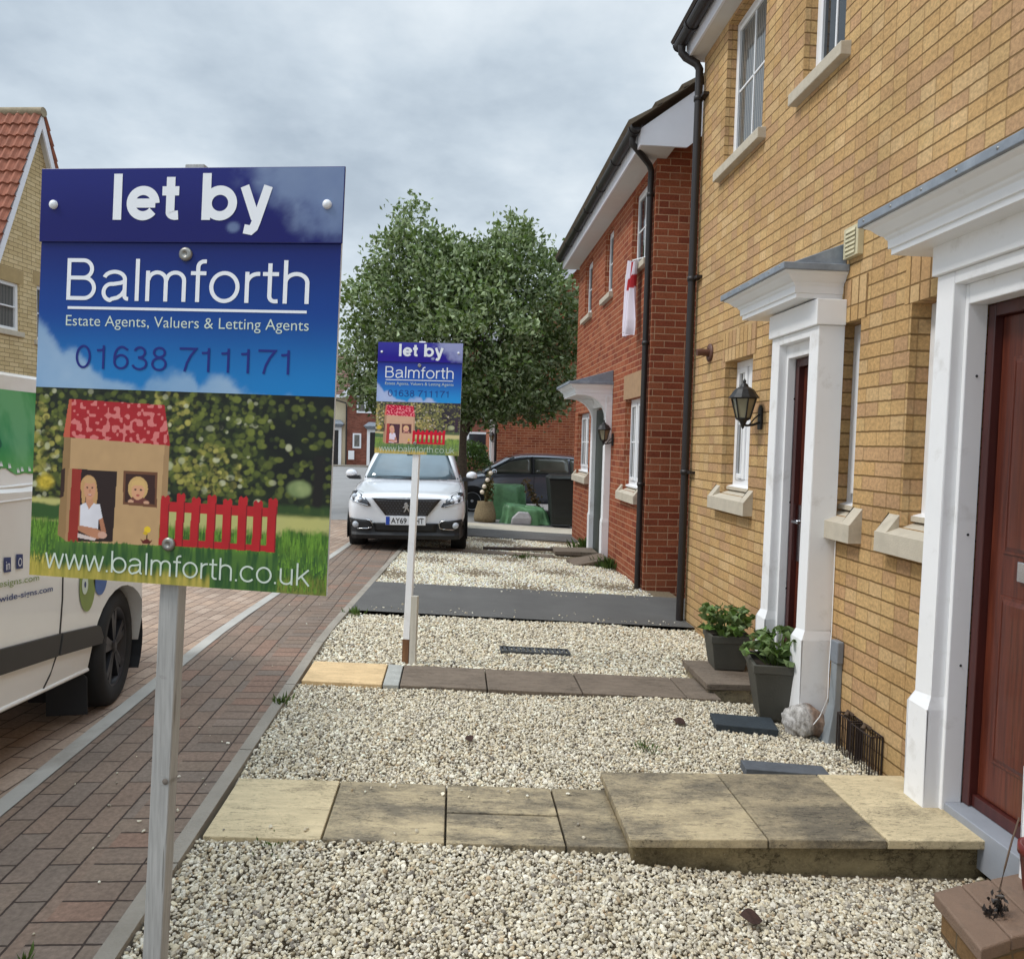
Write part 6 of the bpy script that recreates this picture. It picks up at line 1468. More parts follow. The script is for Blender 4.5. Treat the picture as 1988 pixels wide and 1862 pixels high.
for a, s_ in ((3.036, 'in'), (3.118, 'O')):
    mb = MB(); mb.add([tuple(np.array(onside(y, z, 0.004))) for y, z in ((a, 0.914), (a + 0.046, 0.910), (a + 0.046, 0.968), (a, 0.974))], [(0, 1, 2, 3)]); o = mb.build('social_icon', m_navy, van)
    text_part('lettering', s_, m_inkwhite, o, lambda x, z: onside(x, z, 0.006), (a + 0.010, a + 0.036, 0.922, 0.956), 0.0)
def disc(name, cy, cz, ry, rz, mat, off, par):
    mb = MB(); mb.add([onside(cy + ry * math.cos(t), cz + rz * math.sin(t), off) for t in [2 * PI * i / 28 for i in range(28)]], [tuple(range(28))]); return mb.build(name, mat, par)
d1 = disc('green_spot', 3.70, 0.735, 0.078, 0.125, m_olive, 0.004, van); d2 = disc('spot_centre', 3.672, 0.745, 0.03, 0.047, m_inkpale, 0.006, d1); disc('spot_dot', 3.672, 0.745, 0.009, 0.015, m_navy, 0.007, d1)
disc('blue_spot', 3.835, 0.76, 0.072, 0.098, m_bluewrap, 0.004, van)
sidepanel('side_window', [(3.56, 1.26), (4.05, 1.22), (3.80, 1.56), (3.60, 1.60)], m_carglass, van, 0.006)
pane('windscreen', van, [(-1.98, 3.62, 1.72), (-3.18, 3.62, 1.72), (-3.30, 4.44, 1.09), (-1.86, 4.44, 1.09)], m_carglass, bow=(0, 0.05, 0.05))
# ------------------------------------------------------------------ lamps, pots, bins and other loose things
m_lampglass = glassmat('lantern_glass', srgb(150, 144, 120), 0.15, 0.5)
def lantern(label, X, y, z, s=1.0, rot=-PI / 2):
    """wall lantern; local -y points away from the wall"""
    t = thing('wall_lantern', label, 'lantern', (X, y, z), (0, 0, rot), 'lanterns beside the front doors')
    b = MB(); pr = [(-0.028, -0.085), (0.028, -0.085), (0.032, -0.05), (0.028, 0.06), (0.0, 0.085), (-0.028, 0.06), (-0.032, -0.05)]
    b.prism([(a * s, c * s) for a, c in pr], 'y', -0.016 * s, -0.001); b.build('wall_plate', m_iron, t, bevel=0.003)
    b = MB(); yc = -0.13 * s
    b.tube([(0, -0.012 * s, -0.035 * s), (0, -0.06 * s, -0.055 * s), (0, -0.1 * s, -0.06 * s), (0, yc, -0.055 * s)], 0.0085 * s, 8); b.tube([(0, -0.014 * s, 0.02 * s), (0, -0.05 * s, -0.01 * s), (0, -0.085 * s, -0.055 * s)], 0.005 * s, 6)
    b.build('bracket', m_iron, t)
    b = MB(); b.lathe([(0, -0.085 * s), (0.006 * s, -0.08 * s), (0.018 * s, -0.05 * s), (0.026 * s, -0.03 * s), (0.05 * s, -0.018 * s), (0.05 * s, -0.008 * s)], (0, yc, 0), 6)
    for i in range(6):
        a = 2 * PI * i / 6; c, d = math.cos(a), math.sin(a)
        b.tube([(c * 0.047 * s, yc + d * 0.047 * s, -0.01 * s), (c * 0.082 * s, yc + d * 0.082 * s, 0.125 * s)], 0.0055 * s, 5)
    b.lathe([(0.085 * s, 0.12 * s), (0.088 * s, 0.13 * s)], (0, yc, 0), 6)
    b.build('cage', m_iron, t)
    b = MB(); b.lathe([(0.043 * s, -0.008 * s), (0.078 * s, 0.126 * s)], (0, yc, 0), 6, smooth=False); b.build('glass', m_lampglass, t)
    b = MB(); b.lathe([(0.076 * s, 0.126 * s), (0.104 * s, 0.128 * s), (0.100 * s, 0.136 * s), (0.085 * s, 0.155 * s), (0.066 * s, 0.185 * s), (0.042 * s, 0.20 * s), (0.030 * s, 0.205 * s), (0.022 * s, 0.222 * s), (0.010 * s, 0.23 * s), (0.012 * s, 0.245 * s), (0.0, 0.262 * s)], (0, yc, 0), 12, smooth=False); b.build('lamp_roof', m_iron, t)
    return t
lantern('black wall lantern on yellow brick, just left of the second door surround', WX, 5.02, 1.69, 1.0)
lantern('black wall lantern on the red house beside its white pilaster', WX, 9.86, 1.55, 1.0)
lantern('tiny black lantern at the far red gabled house, right of the hedge', 1.22, 22.42, 1.55, 1.0)

# leaves
def leafmesh(name, centers, dirs, length, width, mat, parent=None, tone=None, fold=0.25, stuff=False):
    """folded four point leaves: centers (n,3), dirs (n,3) from base to tip"""
    n = len(centers); d = dirs / np.linalg.norm(dirs, axis=1, keepdims=True)
    r = rng.normal(0, 1, (n, 3)); s = np.cross(d, r); s /= np.linalg.norm(s, axis=1, keepdims=True) + 1e-9; nn = np.cross(s, d)
    L = np.broadcast_to(np.asarray(length), (n,))[:, None]; Wd = np.broadcast_to(np.asarray(width), (n,))[:, None]
    base = centers - d * L * 0.5; tip = centers + d * L * 0.5 - nn * L * 0.08; mid = centers - d * L * 0.04
    l = mid + s * Wd * 0.5 + nn * Wd * fold; rr = mid - s * Wd * 0.5 + nn * Wd * fold
    V = np.stack([base, l, tip, rr], 1).reshape(-1, 3)
    k = np.arange(n)[:, None] * 4; F = np.concatenate([k + np.array([[0, 1, 2]]), k + np.array([[0, 2, 3]])], 0)
    me = bpy.data.meshes.new(name); me.vertices.add(len(V)); me.vertices.foreach_set('co', V.astype(np.float32).ravel())
    me.loops.add(F.size); me.loops.foreach_set('vertex_index', F.ravel().astype(np.int32)); me.polygons.add(len(F)); me.polygons.foreach_set('loop_start', np.arange(0, F.size, 3, dtype=np.int32)); me.update(calc_edges=True)
    c = np.ones((len(V), 4), np.float32); tn = tone if tone is not None else rng.uniform(0.6, 1.3, n); c[:, :3] = np.repeat(tn[:, None], 4, 0).reshape(-1, 1)
    at = me.color_attributes.new('tone', 'FLOAT_COLOR', 'POINT'); at.data.foreach_set('color', c.ravel()); me.materials.append(mat)
    o = bpy.data.objects.new(name, me); COL.objects.link(o)
    if parent is not None: o.parent = parent
    return o
def leafmat(name, col, under, trans=0.25, rough=0.5):
    m, g, p = newmat(name)
    a = g.new('ShaderNodeAttribute'); a.attribute_name = 'tone'; ge = g.new('ShaderNodeNewGeometry')
    c = g.mix(ge.outputs['Backfacing'], col, under); c = g.mix(1.0, c, a.outputs['Color'], 'MULTIPLY')
    g.put(p.inputs['Base Color'], c); p.inputs['Roughness'].default_value = rough; p.inputs['Specular IOR Level'].default_value = 0.35
    out = [n for n in g.n if n.type == 'OUTPUT_MATERIAL'][0]; tr = g.new('ShaderNodeBsdfTranslucent'); g.put(tr.inputs[0], g.mix(0.5, c, (0.12, 0.16, 0.02)))
    mx = g.new('ShaderNodeMixShader'); mx.inputs[0].default_value = trans; g.l.new(p.outputs[0], mx.inputs[1]); g.l.new(tr.outputs[0], mx.inputs[2]); g.l.new(mx.outputs[0], out.inputs[0])
    return m
m_leaf = leafmat('tree_leaf', (0.115, 0.18, 0.045), (0.38, 0.46, 0.26), 0.36)
m_hedge = leafmat('hedge_leaf', (0.075, 0.14, 0.03), (0.07, 0.12, 0.03))
m_strawb = leafmat('pot_leaf', (0.115, 0.20, 0.042), (0.18, 0.25, 0.10))
m_grass = leafmat('grass_blade', (0.09, 0.15, 0.035), (0.09, 0.15, 0.035))
m_bark = simple('tree_bark', srgb(92, 80, 68), 0.95, var=0.3, scale=20, bump=0.6, bscale=60)

# ---- the tree
TX, TY = 0.16, 16.4; TZ0 = zs(TX, TY)
tree = thing('street_tree', 'leafy round headed tree with twin peaked crown behind the smaller sign', 'tree', (TX, TY, TZ0))
b = MB(); b.tube([(0, 0, -0.1), (0.02, 0, 0.6), (-0.02, 0.02, 1.5), (0.03, 0, 2.1)], [0.13, 0.11, 0.10, 0.09], 12); b.build('trunk', m_bark, tree)
b = MB()
for i in range(22):
    a = rng.uniform(0, 2 * PI); e = rng.uniform(0.5, 1.3); L = rng.uniform(1.4, 3.6) * (1.0 if e < 0.9 else 1.25)
    p = Vector((0.02, 0, rng.uniform(1.6, 2.4))); d = Vector((math.cos(a) * math.cos(e), math.sin(a) * math.cos(e), math.sin(e))); pts = [p]
    for k in range(4): d = (d + Vector((rng.normal(0, .12), rng.normal(0, .12), 0.12))).normalized(); pts.append(pts[-1] + d * L / 4)
    b.tube(pts, [0.05, 0.035, 0.025, 0.015, 0.006], 6)
b.build('limbs', m_bark, tree)
lob = [(-1.05, 0, 4.2, 1.55, 1.5), (-1.15, .2, 5.2, 1.05, 1.1), (-1.15, 0, 5.95, 0.55, 0.75), (1.0, 0, 4.4, 1.5, 1.5), (1.0, 0.1, 5.45, 1.0, 0.85), (0.95, -.1, 5.95, 0.5, 0.55), (-0.15, 0.2, 5.0, 0.9, 0.75), (-0.5, 0, 5.55, 0.65, 0.5), (0.4, 0.1, 5.4, 0.6, 0.5), (-0.05, 0, 5.25, 0.8, 0.6), (1.55, 0, 5.2, 0.6, 0.6), (0, 0.3, 3.6, 1.9, 1.35), (-1.75, .1, 3.25, 1.05, 1.0), (1.75, 0, 3.3, 1.05, 1.05), (0.2, -0.8, 3.6, 1.5, 1.3), (0.75, -0.3, 2.6, 1.3, 0.62), (-0.9, -.2, 2.6, 1.3, 0.75), (-0.1, -.2, 4.75, 1.2, 0.9), (-1.75, 0, 4.45, 0.85, 0.8), (1.85, 0, 4.35, 0.8, 0.85), (2.1, 0, 3.0, 0.75, 0.6), (-2.2, 0, 3.1, 0.6, 0.7), (1.3, -.3, 2.5, 0.85, 0.42), (0.25, 0, 2.25, 0.9, 0.3)]
Cs = []; Ds = []; Tn = []
for (x, y, z, r, rz) in lob:
    ncl = int(64 * (r * r + r * rz) ** 0.9)
    for i in range(ncl):
        v = rng.normal(0, 1, 3); v /= np.linalg.norm(v); q = rng.uniform(0.55, 1.05) ** 0.7
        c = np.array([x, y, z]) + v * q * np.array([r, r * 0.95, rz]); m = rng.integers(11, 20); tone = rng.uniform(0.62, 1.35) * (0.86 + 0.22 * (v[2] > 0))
        cc = c + rng.normal(0, 1, (m, 3)) * np.array([0.13, 0.13, 0.11]); Cs.append(cc); Ds.append(v * 0.6 + rng.normal(0, 0.75, (m, 3)) + np.array([0, 0, 0.12])); Tn.append(tone * rng.uniform(0.75, 1.25, m))
# shoots standing out of the crown
for (x, z, h) in ((-1.18, 6.6, .55), (-0.95, 6.3, .4), (0.95, 6.45, .4), (-1.45, 6.1, .3), (0.6, 6.05, .3), (1.35, 6.1, .35), (1.9, 5.0, .45), (2.3, 4.5, .4), (-2.0, 5.0, .4), (-0.45, 5.8, .35), (0.35, 5.75, .4), (-1.6, 5.9, .4), (-2.45, 3.9, .35), (2.5, 3.6, .35), (0.65, 6.3, .3), (1.55, 5.65, .35), (-0.75, 6.1, .35)):
    for k in range(34):
        t = rng.random(); Cs.append(np.array([[x + rng.normal(0, .055) + rng.normal(0, .08) * (1 - t), rng.normal(0, .12), z - 0.25 + h * t]])); Ds.append(rng.normal(0, 0.6, (1, 3)) + np.array([[0, 0, 0.5]])); Tn.append(rng.uniform(0.8, 1.4, 1))
Cs = np.concatenate(Cs); Ds = np.concatenate(Ds); Tn = np.concatenate(Tn)
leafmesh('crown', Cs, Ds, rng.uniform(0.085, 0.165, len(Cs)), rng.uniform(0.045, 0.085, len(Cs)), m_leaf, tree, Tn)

# ---- clipped shrub by the far gable
hb = thing('shrub', 'rounded bright green shrub between the white car and the red gable', 'shrub', (0.42, 20.4, zs(0.4, 20.4)))
v = rng.normal(0, 1, (4200, 3)); v /= np.linalg.norm(v, axis=1, keepdims=True); q = rng.uniform(0.75, 1.03, (4200, 1))
pts = v * q * np.array([0.62, 0.55, 0.85]) + np.array([0, 0, 0.82]); pts[:, 0] *= 1 + 0.12 * np.sin(pts[:, 2] * 9)
leafmesh('foliage', pts, v + rng.normal(0, .6, v.shape), 0.085, 0.05, m_hedge, hb, rng.uniform(0.5, 1.5, 4200))
b = MB(); b.tube([(0, 0, -0.05), (0.05, 0, 0.5), (0.1, 0.05, 1.0)], [0.03, 0.02, 0.01], 6); b.tube([(0, 0, -0.05), (-0.1, 0, 0.5), (-0.2, 0.05, 0.9)], [0.03, 0.02, 0.01], 6); b.build('stem', m_bark, hb)

# ---- the two planters
m_pot = simple('olive_grey_planter', srgb(76, 74, 66), 0.7, var=0.12, scale=6, bump=0.2, bscale=80)
m_potsoil = simple('potting_soil', srgb(52, 42, 34), 0.95, var=0.3, scale=40)
def planter(label, loc, w0, w1, h, rz, nleaf, seed):
    t = thing('plant_pot', label, 'plant pot', loc, (0, 0, rz), 'square planters by the second door')
    b = MB(); a, c = w0 / 2, w1 / 2; sq = lambda r, z: [(-r, -r, z), (r, -r, z), (r, r, z), (-r, r, z)]
    b.rings([sq(a * 0.96, 0), sq(a, 0.01), sq(c * 0.95, h - 0.05), sq(c, h - 0.048), sq(c * 1.02, h), sq(c * 0.90, h), sq(c * 0.88, h - 0.05)], closed=True); b.add(sq(a * 0.96, 0), [(0, 1, 2, 3)])
    b.build('pot', m_pot, t, bevel=0.005)
    b = MB(); b.add(sq(c * 0.89, h - 0.035), [(0, 1, 2, 3)]); b.build('soil', m_potsoil, t)
    r = np.random.default_rng(seed); st = MB(); C_ = []; D_ = []; S_ = []
    for i in range(nleaf):
        an = r.uniform(0, 2 * PI); rr = c * r.uniform(0.1, 1.12); hh = r.uniform(0.02, 0.16)
        p = np.array([math.cos(an) * rr, math.sin(an) * rr, h + hh]); st.tube([(p[0] * 0.35, p[1] * 0.35, h - 0.04), (p[0] * 0.8, p[1] * 0.8, h + hh * 0.8), tuple(p)], 0.0022, 4)
        for k in (-0.85, 0, 0.85):
            dd = np.array([math.cos(an + k), math.sin(an + k), r.uniform(-0.35, 0.25)]); C_.append(p + dd * 0.028); D_.append(dd)
    st.build('stem', simple('plant_stem', srgb(96, 116, 52), 0.6), t)
    leafmesh('foliage', np.array(C_), np.array(D_), r.uniform(0.055, 0.085, len(C_)), r.uniform(0.042, 0.066, len(C_)), m_strawb, t, r.uniform(0.6, 1.5, len(C_)), fold=0.16)
    return t
planter('larger square planter of leafy strawberry plants standing on the gravel', (1.905, 4.185, -0.088), 0.205, 0.315, 0.335, rad(-12), 64, 3)
planter('smaller square planter with green leaves on the low brown step', (1.86, 4.87, -0.004), 0.20, 0.265, 0.235, rad(-6), 62, 4)

# ---- rock, covers, crate, grate
t = thing('rock', 'rough grey and brown boulder on the gravel beside the larger planter', 'rock', (1.955, 3.94, -0.03))
bm = bmesh.new(); bmesh.ops.create_icosphere(bm, subdivisions=4, radius=1)
for q in bm.verts:
    c = q.co; f = 1 + 0.16 * math.sin(c.x * 3.1 + c.z * 2.3) * math.cos(c.y * 2.7 + 1) + 0.08 * math.sin(c.x * 7 + c.y * 5) + 0.04 * math.sin(c.z * 15 + c.x * 9)
    c *= f; c.x *= 0.125; c.y *= 0.095; c.z = max(c.z, -0.75) * 0.096
    if c.x < -0.05: c.z *= 0.95; c.x = -0.05 + (c.x + 0.05) * 0.7
me = bpy.data.meshes.new('boulder'); bm.to_mesh(me); bm.free()
m_rock, g_, p_ = newmat('rock_face'); o_ = g_.coord()
va = g_.noise(g_.scale(o_, (30, 30, 14)), 1.0, 6, 0.7); xx = g_.sep(o_)
cc = g_.mix(g_.maprange(va, 0.35, 0.62), srgb(118, 112, 106), srgb(206, 202, 198)); cb_ = g_.mix(g_.maprange(va, 0.35, 0.62), srgb(104, 82, 68), srgb(160, 134, 116))
g_.put(p_.inputs['Base Color'], g_.mix(g_.maprange(g_.m('ADD', xx[0], g_.m('MULTIPLY', va, 0.05)), 0.015, 0.055), cc, cb_)); p_.inputs['Roughness'].default_value = 0.75; g_.put(p_.inputs['Normal'], g_.bump(va, 0.9, 0.015))
me.materials.append(m_rock); o = bpy.data.objects.new('boulder', me); COL.objects.link(o); o.parent = t
for p in me.polygons: p.use_smooth = True
m_slate = simple('dark_slate', srgb(46, 54, 60), 0.75, var=0.2, scale=16, bump=0.3, bscale=100)
t = thing('cover_slab', 'thick dark slate slab lying on the gravel beside the boulder', 'slab', (1.64, 3.985, -0.078), (0, rad(2), rad(-8)))
b = MB(); b.hexa([(-0.175, -0.09, -0.02), (0.16, -0.10, -0.02), (0.175, 0.10, -0.02), (-0.17, 0.10, -0.02), (-0.175, -0.09, 0.034), (0.16, -0.10, 0.034), (0.175, 0.10, 0.03), (-0.17, 0.10, 0.03)]); b.build('slab', m_slate, t, bevel=0.004)
t = thing('slate_strip', 'flat grey slate strip tucked behind the raised door step', 'slate', (1.585, 3.36, -0.052), (0, rad(2), rad(-7)))
b = MB(); b.box(-0.19, 0.20, -0.05, 0.055, -0.02, 0.02); b.build('slate', simple('grey_slate', srgb(84, 88, 94), 0.8, var=0.15, scale=20, bump=0.2), t, bevel=0.003)
def crate(label, y0, y1, x0, x1, z0, z1):
    t = thing('wire_basket', label, 'wire basket', ((x0 + x1) / 2, (y0 + y1) / 2, z0), world=True, group='rusty wire baskets against the brick wall')
    b = MB(); n = 8
    for x in (x0, x1):
        for z in (z0, z1): b.tube([(x, y0, z), (x, y1, z)], 0.004, 5)
        for i in range(n + 1): y = y0 + (y1 - y0) * i / n; b.tube([(x, y, z0), (x, y, z1)], 0.0026 if 0 < i < n else 0.0045, 5)
    for y in (y0, y1):
        for z in (z0, z1): b.tube([(x0, y, z), (x1, y, z)], 0.004, 5)
        for i in range(1, 4): x = x0 + (x1 - x0) * i / 4; b.tube([(x, y, z0), (x, y, z1)], 0.0026, 5)
    b.build('wire_frame', simple('rusty_wire', srgb(46, 34, 30), 0.7, var=0.3, scale=40), t)
    b = MB(); b.tube([(x0 + 0.01, (y0 + y1) / 2, z1 + 0.004), ((x0 + x1) / 2, (y0 + y1) / 2 + 0.02, z1 + 0.02), (x1 - 0.01, (y0 + y1) / 2, z1 + 0.006)], 0.012, 6); b.build('dead_stems', simple('dead_stems', srgb(88, 72, 58), 0.95, var=0.4, scale=60), t)
crate('rusty black wire basket against the brick wall, the one nearer the planters', 3.59, 3.72, 2.035, 2.094, -0.12, 0.10)
crate('rusty black wire basket against the brick wall, the one nearer the white door pillar', 3.40, 3.575, 2.03, 2.092, -0.13, 0.095)
t = thing('drain_grate', 'ribbed dark drain grate set in the gravel near the driveway', 'drain grate', (0.60, 5.265, zs(0.6, 5.27) + 0.012), (0, rad(2.6), 0))
b = MB(); b.box(-0.25, 0.25, -0.065, -0.053, -0.012, 0.008); b.box(-0.25, 0.25, 0.053, 0.065, -0.012, 0.008); b.box(-0.25, -0.24, -0.0525, 0.0525, -0.012, 0.008); b.box(0.24, 0.25, -0.0525, 0.0525, -0.012, 0.008)
for i in range(14): x = -0.215 + 0.033 * i; b.box(x - 0.009, x + 0.009, -0.0525, 0.0525, -0.010, 0.006)
b.build('grate', simple('grate_metal', srgb(72, 74, 76), 0.6, var=0.2), t); b = MB(); b.box(-0.2395, 0.2395, -0.0525, 0.0525, -0.02, -0.0105); b.build('drain_pit', m_black, t)

# ---- flag on the red house
m_flag, g_, p_ = newmat('flag_cloth'); uvn = g_.new('ShaderNodeAttribute'); uvn.attribute_name = 'tone'
g_.put(p_.inputs['Base Color'], uvn.outputs['Color']); p_.inputs['Roughness'].default_value = 0.85
fl = thing('flag', 'white flag with a red cross hanging limp from the red house\'s upper window', 'flag', (1.98, 8.62, 3.56))
vs = []; fs = []; cols = []; nu, nv = 34, 50
for j in range(nv + 1):
    for i in range(nu + 1):
        a, c = i / nu, j / nv
        squeeze = 0.26 - 0.08 * math.sin(PI * min(1, c * 1.1)) - 0.16 * max(0, c - 0.8) * 2
        y = (a - 0.5) * squeeze + 0.03 * math.sin(c * 5); x = 0.05 * math.sin(a * 17 + c * 2) * (0.4 + 0.6 * c) + 0.02 * math.sin(a * 31); z = -c * 0.80 + 0.12 * max(0, a - 0.5) * (1 - c) - 0.09 * abs(a - 0.5) * c
        vs.append((x + 0.02 - 0.03 * c, y, z + 0.02)); red = abs(c - 0.30 - 0.1 * (a - 0.5)) < 0.085 and a < 0.62 or abs(a - 0.30) < 0.07 and c < 0.36
        cols.append((*(srgb(176, 36, 44) if red else srgb(226, 218, 228)), 1))
for j in range(nv):
    for i in range(nu): k = j * (nu + 1) + i; fs.append((k, k + 1, k + nu + 2, k + nu + 1))
b = MB(); b.add(vs, fs, 0, True); o = b.build('cloth', m_flag, fl, recalc=False); at = o.data.color_attributes.new('tone', 'FLOAT_COLOR', 'POINT'); at.data.foreach_set('color', np.array(cols, np.float32).ravel())
b = MB(); b.tube([(0.12, -0.28, 0.03), (0.02, 0.0, 0.05), (0.12, 0.34, 0.02)], 0.008, 6); b.build('flag_cord', m_white, fl)

# ---- bin, covered boxes, pot with tall stalks, by the grey car
BY = 14.75
t = thing('wheelie_bin', 'black wheelie bin in front of the grey car, against the red house', 'bin', (2.14, BY, zs(2.1, BY)))
m_bin = simple('bin_plastic', srgb(34, 38, 36), 0.55, var=0.12)
b = MB(); b.rings([[(-0.22, -0.22, 0.06), (0.22, -0.22, 0.06), (0.22, 0.24, 0.06), (-0.22, 0.24, 0.06)], [(-0.25, -0.27, 0.55), (0.25, -0.27, 0.55), (0.25, 0.26, 0.55), (-0.25, 0.26, 0.55)], [(-0.29, -0.35, 0.90), (0.29, -0.35, 0.90), (0.29, 0.28, 0.90), (-0.29, 0.28, 0.90)], [(-0.30, -0.36, 0.96), (0.30, -0.36, 0.96), (0.30, 0.29, 0.96), (-0.30, 0.29, 0.96)]], closed=True, caps=True); b.box(-0.17, 0.17, -0.252, -0.225, 0.2, 0.5)
b.build('bin_body', m_bin, t, bevel=0.012)
b = MB(); b.rings([[(-0.31, -0.38, 0.965), (0.31, -0.38, 0.965), (0.31, 0.30, 0.965), (-0.31, 0.30, 0.965)], [(-0.31, -0.38, 0.99), (0.31, -0.38, 0.99), (0.31, 0.30, 0.99), (-0.31, 0.30, 0.99)], [(-0.24, -0.28, 1.03), (0.24, -0.28, 1.03), (0.24, 0.26, 1.05), (-0.24, 0.26, 1.05)]], closed=True, caps=True); b.build('lid', m_bin, t, bevel=0.01)
b = MB(); b.tube([(-0.27, 0.34, 0.97), (0.27, 0.34, 0.97)], 0.016, 8); b.build('handle', m_bin, t)
for s in (-1, 1):
    b = MB(); b.lathe([(0, -0.03), (0.09, -0.03), (0.10, -0.015), (0.10, 0.015), (0.09, 0.03), (0, 0.03)], (s * 0.25, 0.24, 0.10), 18, 'x'); b.build('wheel', m_tyre, t)
m_tarp = simple('green_tarpaulin', srgb(98, 142, 100), 0.4, var=0.3, scale=6, bump=1.0, bscale=9)
def drape(name, label, cat, loc, w, d, h, lean, sag, seed):
    t = thing(name, label, cat, loc)
    r = np.random.default_rng(seed); b = MB(); n = 48; R_ = []
    for k, (q, z) in enumerate(((0.0, h), (0.5, h + 0.01), (0.88, h - 0.005), (0.98, h - 0.03), (1.02, h * 0.75), (1.05, h * 0.45), (1.10, h * 0.2), (1.16, 0.005))):
        ring = []
        for i in range(n):
            a = 2 * PI * i / n; c, s = math.cos(a), math.sin(a); p = 0.35
            x = math.copysign(abs(c) ** p, c) * w / 2 * q; y = math.copysign(abs(s) ** p, s) * d / 2 * q
            fo = (0.034 * math.sin(a * 9 + seed) + 0.02 * math.sin(a * 14 + 2 * seed)) * max(0, k - 2) / 4 + 0.012 * math.sin(a * 21 + k)
            ring.append((x * (1 + fo / w * 2), y * (1 + fo / d * 2), z + (lean * x if k < 5 else 0) + sag * math.cos(a * 2) * (k < 3)))
        R_.append(ring)
    b.rings(R_, closed=True, smooth=True); o = b.build('tarpaulin', m_tarp, t); return t
drape('covered_box', 'tall box under a green tarpaulin beside the grey car', 'covered box', (1.08, 15.75, zs(1.1, 15.7)), 0.80, 0.5, 0.74, 0.0, 0.004, 1)
t = drape('covered_tub', 'pale tub under a slumped green sheet in front of the covered box', 'covered tub', (1.42, 14.95, zs(1.4, 15)), 0.82, 0.42, 0.36, -0.12, 0.02, 2)
b = MB(); b.rings([[(-0.30, -0.30, 0.01), (0.10, -0.30, 0.01), (0.12, -0.1, 0.01), (-0.28, -0.1, 0.01)], [(-0.28, -0.31, 0.14), (0.12, -0.31, 0.14), (0.14, -0.1, 0.14), (-0.26, -0.1, 0.14)], [(-0.14, -0.29, 0.27), (0.06, -0.29, 0.26), (0.06, -0.1, 0.26), (-0.14, -0.1, 0.27)]], closed=True, caps=True); b.build('tub', simple('pale_tub', srgb(176, 174, 176), 0.5), t, bevel=0.03, seg=4)
t = thing('plant_pot', 'brown wicker pot with a tall pink white flower stalk beside the white car', 'plant pot', (0.62, 14.85, zs(0.6, 14.8)))
b = MB(); b.lathe([(0.0, 0), (0.21, 0.0), (0.225, 0.1), (0.20, 0.25), (0.155, 0.38), (0.16, 0.41), (0.14, 0.40), (0, 0.38)], n=18); b.build('pot', simple('wicker', srgb(132, 116, 88), 0.9, var=0.25, scale=40, bump=0.6, bscale=60), t)
b = MB(); st = [(0.0, 0, 0.36), (0.02, 0, 0.6), (0.07, 0, 0.85), (0.10, 0, 1.03)]; b.tube(st, 0.014, 6); b.tube([(0.02, 0, 0.36), (0.08, 0.02, 0.7), (0.14, 0.0, 0.88)], 0.012, 6); b.build('stalk', simple('dry_stalk', srgb(110, 84, 52), 0.9), t)
pp = rng.normal(0, 1, (240, 3)) * np.array([0.05, 0.05, 0.16]) + np.array([0.07, 0, 0.68]); leafmesh('foliage', pp, rng.normal(0, 1, pp.shape), 0.07, 0.05, leafmat('dry_leaf_green', (0.10, 0.085, 0.03), (0.12, 0.10, 0.04)), t)
b = MB()
for x, z in ((0.09, 0.98), (0.03, 0.84), (-0.03, 0.71), (-0.07, 0.60)): b.lathe([(0, -0.05), (0.03, -0.045), (0.045, -0.01), (0.035, 0.02), (0, 0.03)], (x, -0.07, z), 10, 'y')
b.build('blossom', simple('blossom', srgb(240, 226, 206), 0.7), t)
t = thing('plant_pot', 'small dark pot with a leaning dry flower stalk left of the wheelie bin', 'plant pot', (1.78, 15.15, zs(1.8, 15.1)))
b = MB(); b.lathe([(0, 0), (0.09, 0), (0.12, 0.2), (0.125, 0.22), (0.105, 0.22), (0, 0.2)], n=16); b.build('pot', m_pot, t)
b = MB(); b.tube([(0, 0, 0.2), (-0.12, 0, 0.5), (-0.28, 0, 0.8), (-0.33, 0, 0.88)], 0.012, 6); b.build('stalk', simple('dry_stalk', srgb(110, 84, 52), 0.9), t)
k_ = rng.random(170)[:, None]; pp = np.concatenate([-0.33 * k_, 0 * k_, 0.25 + 0.62 * k_], 1) + rng.normal(0, 0.045, (170, 3)); leafmesh('foliage', pp, rng.normal(0, 1, pp.shape), 0.07, 0.05, leafmat('rusty_leaf', (0.13, 0.075, 0.035), (0.12, 0.08, 0.04)), t)

# ---- weeds, dead leaves, seed head
def weed(label, x, y, n, h, spread, tone=1.0, dz=0.0):
    t = thing('weed', label, 'weed', (x, y, zs(x, y) + dz), group='weeds along the edges')
    c = []; d = []
    for i in range(n):
        a = rng.uniform(0, 2 * PI); r_ = abs(rng.normal(0, spread)); l = h * rng.uniform(0.5, 1.1); dd = np.array([math.cos(a) * 0.5, math.sin(a) * 0.5, 1.0]); c.append(np.array([math.cos(a) * r_, math.sin(a) * r_, l * 0.42])); d.append(dd * l)
    c = np.array(c); d = np.array(d); L = np.linalg.norm(d, axis=1)
    leafmesh('blades', c, d, L, L * 0.16 + 0.003, m_grass, t, rng.uniform(0.6, 1.3, n) * tone)
weed('grass tuft on the kerb edge by the middle gravel bed', -0.90, 4.02, 46, 0.05, 0.03)
weed('tiny weeds under the edge of the cream slab', -0.62, 2.63, 26, 0.018, 0.05, 1.0)
weed('small weed in the paving at the bottom left', -1.12, 2.02, 20, 0.04, 0.03)
weed('green weeds at the foot of the red house, left of its door pilaster', 2.02, 11.35, 90, 0.2, 0.10)
weed('leafy weeds right of the red house door pilaster', 2.03, 9.55, 110, 0.16, 0.12, 0.8)
weed('straggly weeds in the gravel in front of the stone slab line', 0.95, 10.02, 90, 0.06, 0.13, 0.7)
weed('pale weeds in the middle of the central gravel bed', 0.98, 3.62, 60, 0.03, 0.05, 1.1)
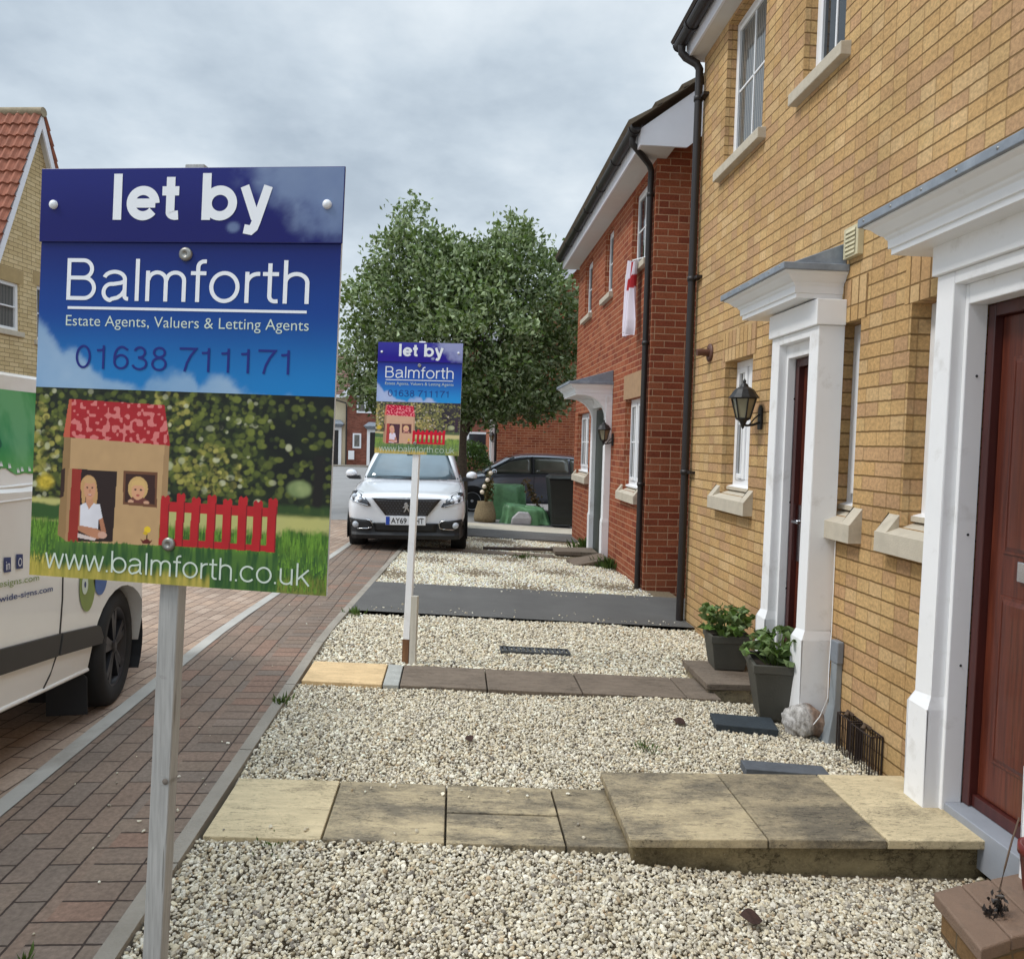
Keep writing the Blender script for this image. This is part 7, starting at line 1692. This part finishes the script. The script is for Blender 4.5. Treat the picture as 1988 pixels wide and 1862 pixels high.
weed('dry grass tuft where the kerb meets the dark driveway', -0.80, 6.15, 50, 0.06, 0.05, 1.2)
weed('dark weeds at the foot of the larger planter', 2.05, 4.10, 60, 0.13, 0.03, 0.6, 0.0)
m_dead = simple('dead_leaf', srgb(58, 38, 30), 0.9, var=0.3, scale=50)
def deadleaf(label, x, y, s, rz):
    t = thing('dead_leaf', label, 'leaf', (x, y, zs(x, y) + 0.012), (rad(12), rad(-8), rz), 'dead leaves on the gravel')
    b = MB(); n = 10; up = [(s * math.sin(PI * i / n) * 0.45, s * (i / n - 0.5)) for i in range(n + 1)]
    b.add([(a, c, 0.18 * abs(a)) for a, c in up] + [(-a, c, 0.18 * abs(a)) for a, c in up[1:-1]], [tuple(list(range(n + 1)) + list(range(2 * n - 1, n, -1)))]); b.build('leaf_blade', m_dead, t, solid=0.0015)
deadleaf('dark dead leaf on the central gravel bed', 0.10, 3.63, 0.05, 0.5)
deadleaf('dark dead leaf on the near gravel, below the raised step', 0.98, 2.26, 0.075, 1.4)
deadleaf('reddish dead leaf on the gravel left of the slate slab', 1.27, 3.98, 0.075, 1.0)
# dried seed head on a bent stem, over the brown step
t = thing('dried_seed_head', 'shrivelled dark seed head on a thin stem over the brown step', 'dead plant', (1.705, 2.12, 0.05))
b = MB(); b.tube([(0, 0, 0.02), (0.01, 0.01, 0.08), (0.03, 0.02, 0.14), (0.08, 0.06, 0.20), (0.15, 0.12, 0.245)], 0.0028, 6); b.build('stem', simple('dead_stem', srgb(92, 74, 60), 0.9), t)
pp = rng.normal(0, 1, (60, 3)) * np.array([0.011, 0.011, 0.02]) + np.array([0, 0, 0.03]); pp = np.concatenate([pp, rng.normal(0, 1, (18, 3)) * np.array([0.012, 0.01, 0.006]) + np.array([-0.028, -0.005, 0.01])])
leafmesh('seed_husk', pp, rng.normal(0, 1, pp.shape) * np.array([.5, .5, 1]), 0.024, 0.010, leafmat('husk', (0.025, 0.02, 0.018), (0.05, 0.04, 0.035), 0.0), t)

t = thing('terracotta_pot', 'dark red glazed pot beside the near door plinth, cut by the right edge', 'pot', (1.905, 2.205, 0.052))
b = MB(); b.lathe([(0, 0), (0.035, 0), (0.042, 0.02), (0.055, 0.13), (0.062, 0.135), (0.062, 0.165), (0.052, 0.165), (0.048, 0.13), (0, 0.13)], n=20); b.build('pot', simple('red_glaze', srgb(112, 40, 36), 0.35, var=0.2, scale=20), t)
b = MB(); b.lathe([(0.0, 0.131), (0.047, 0.133)], n=16); b.build('soil', m_potsoil, t)
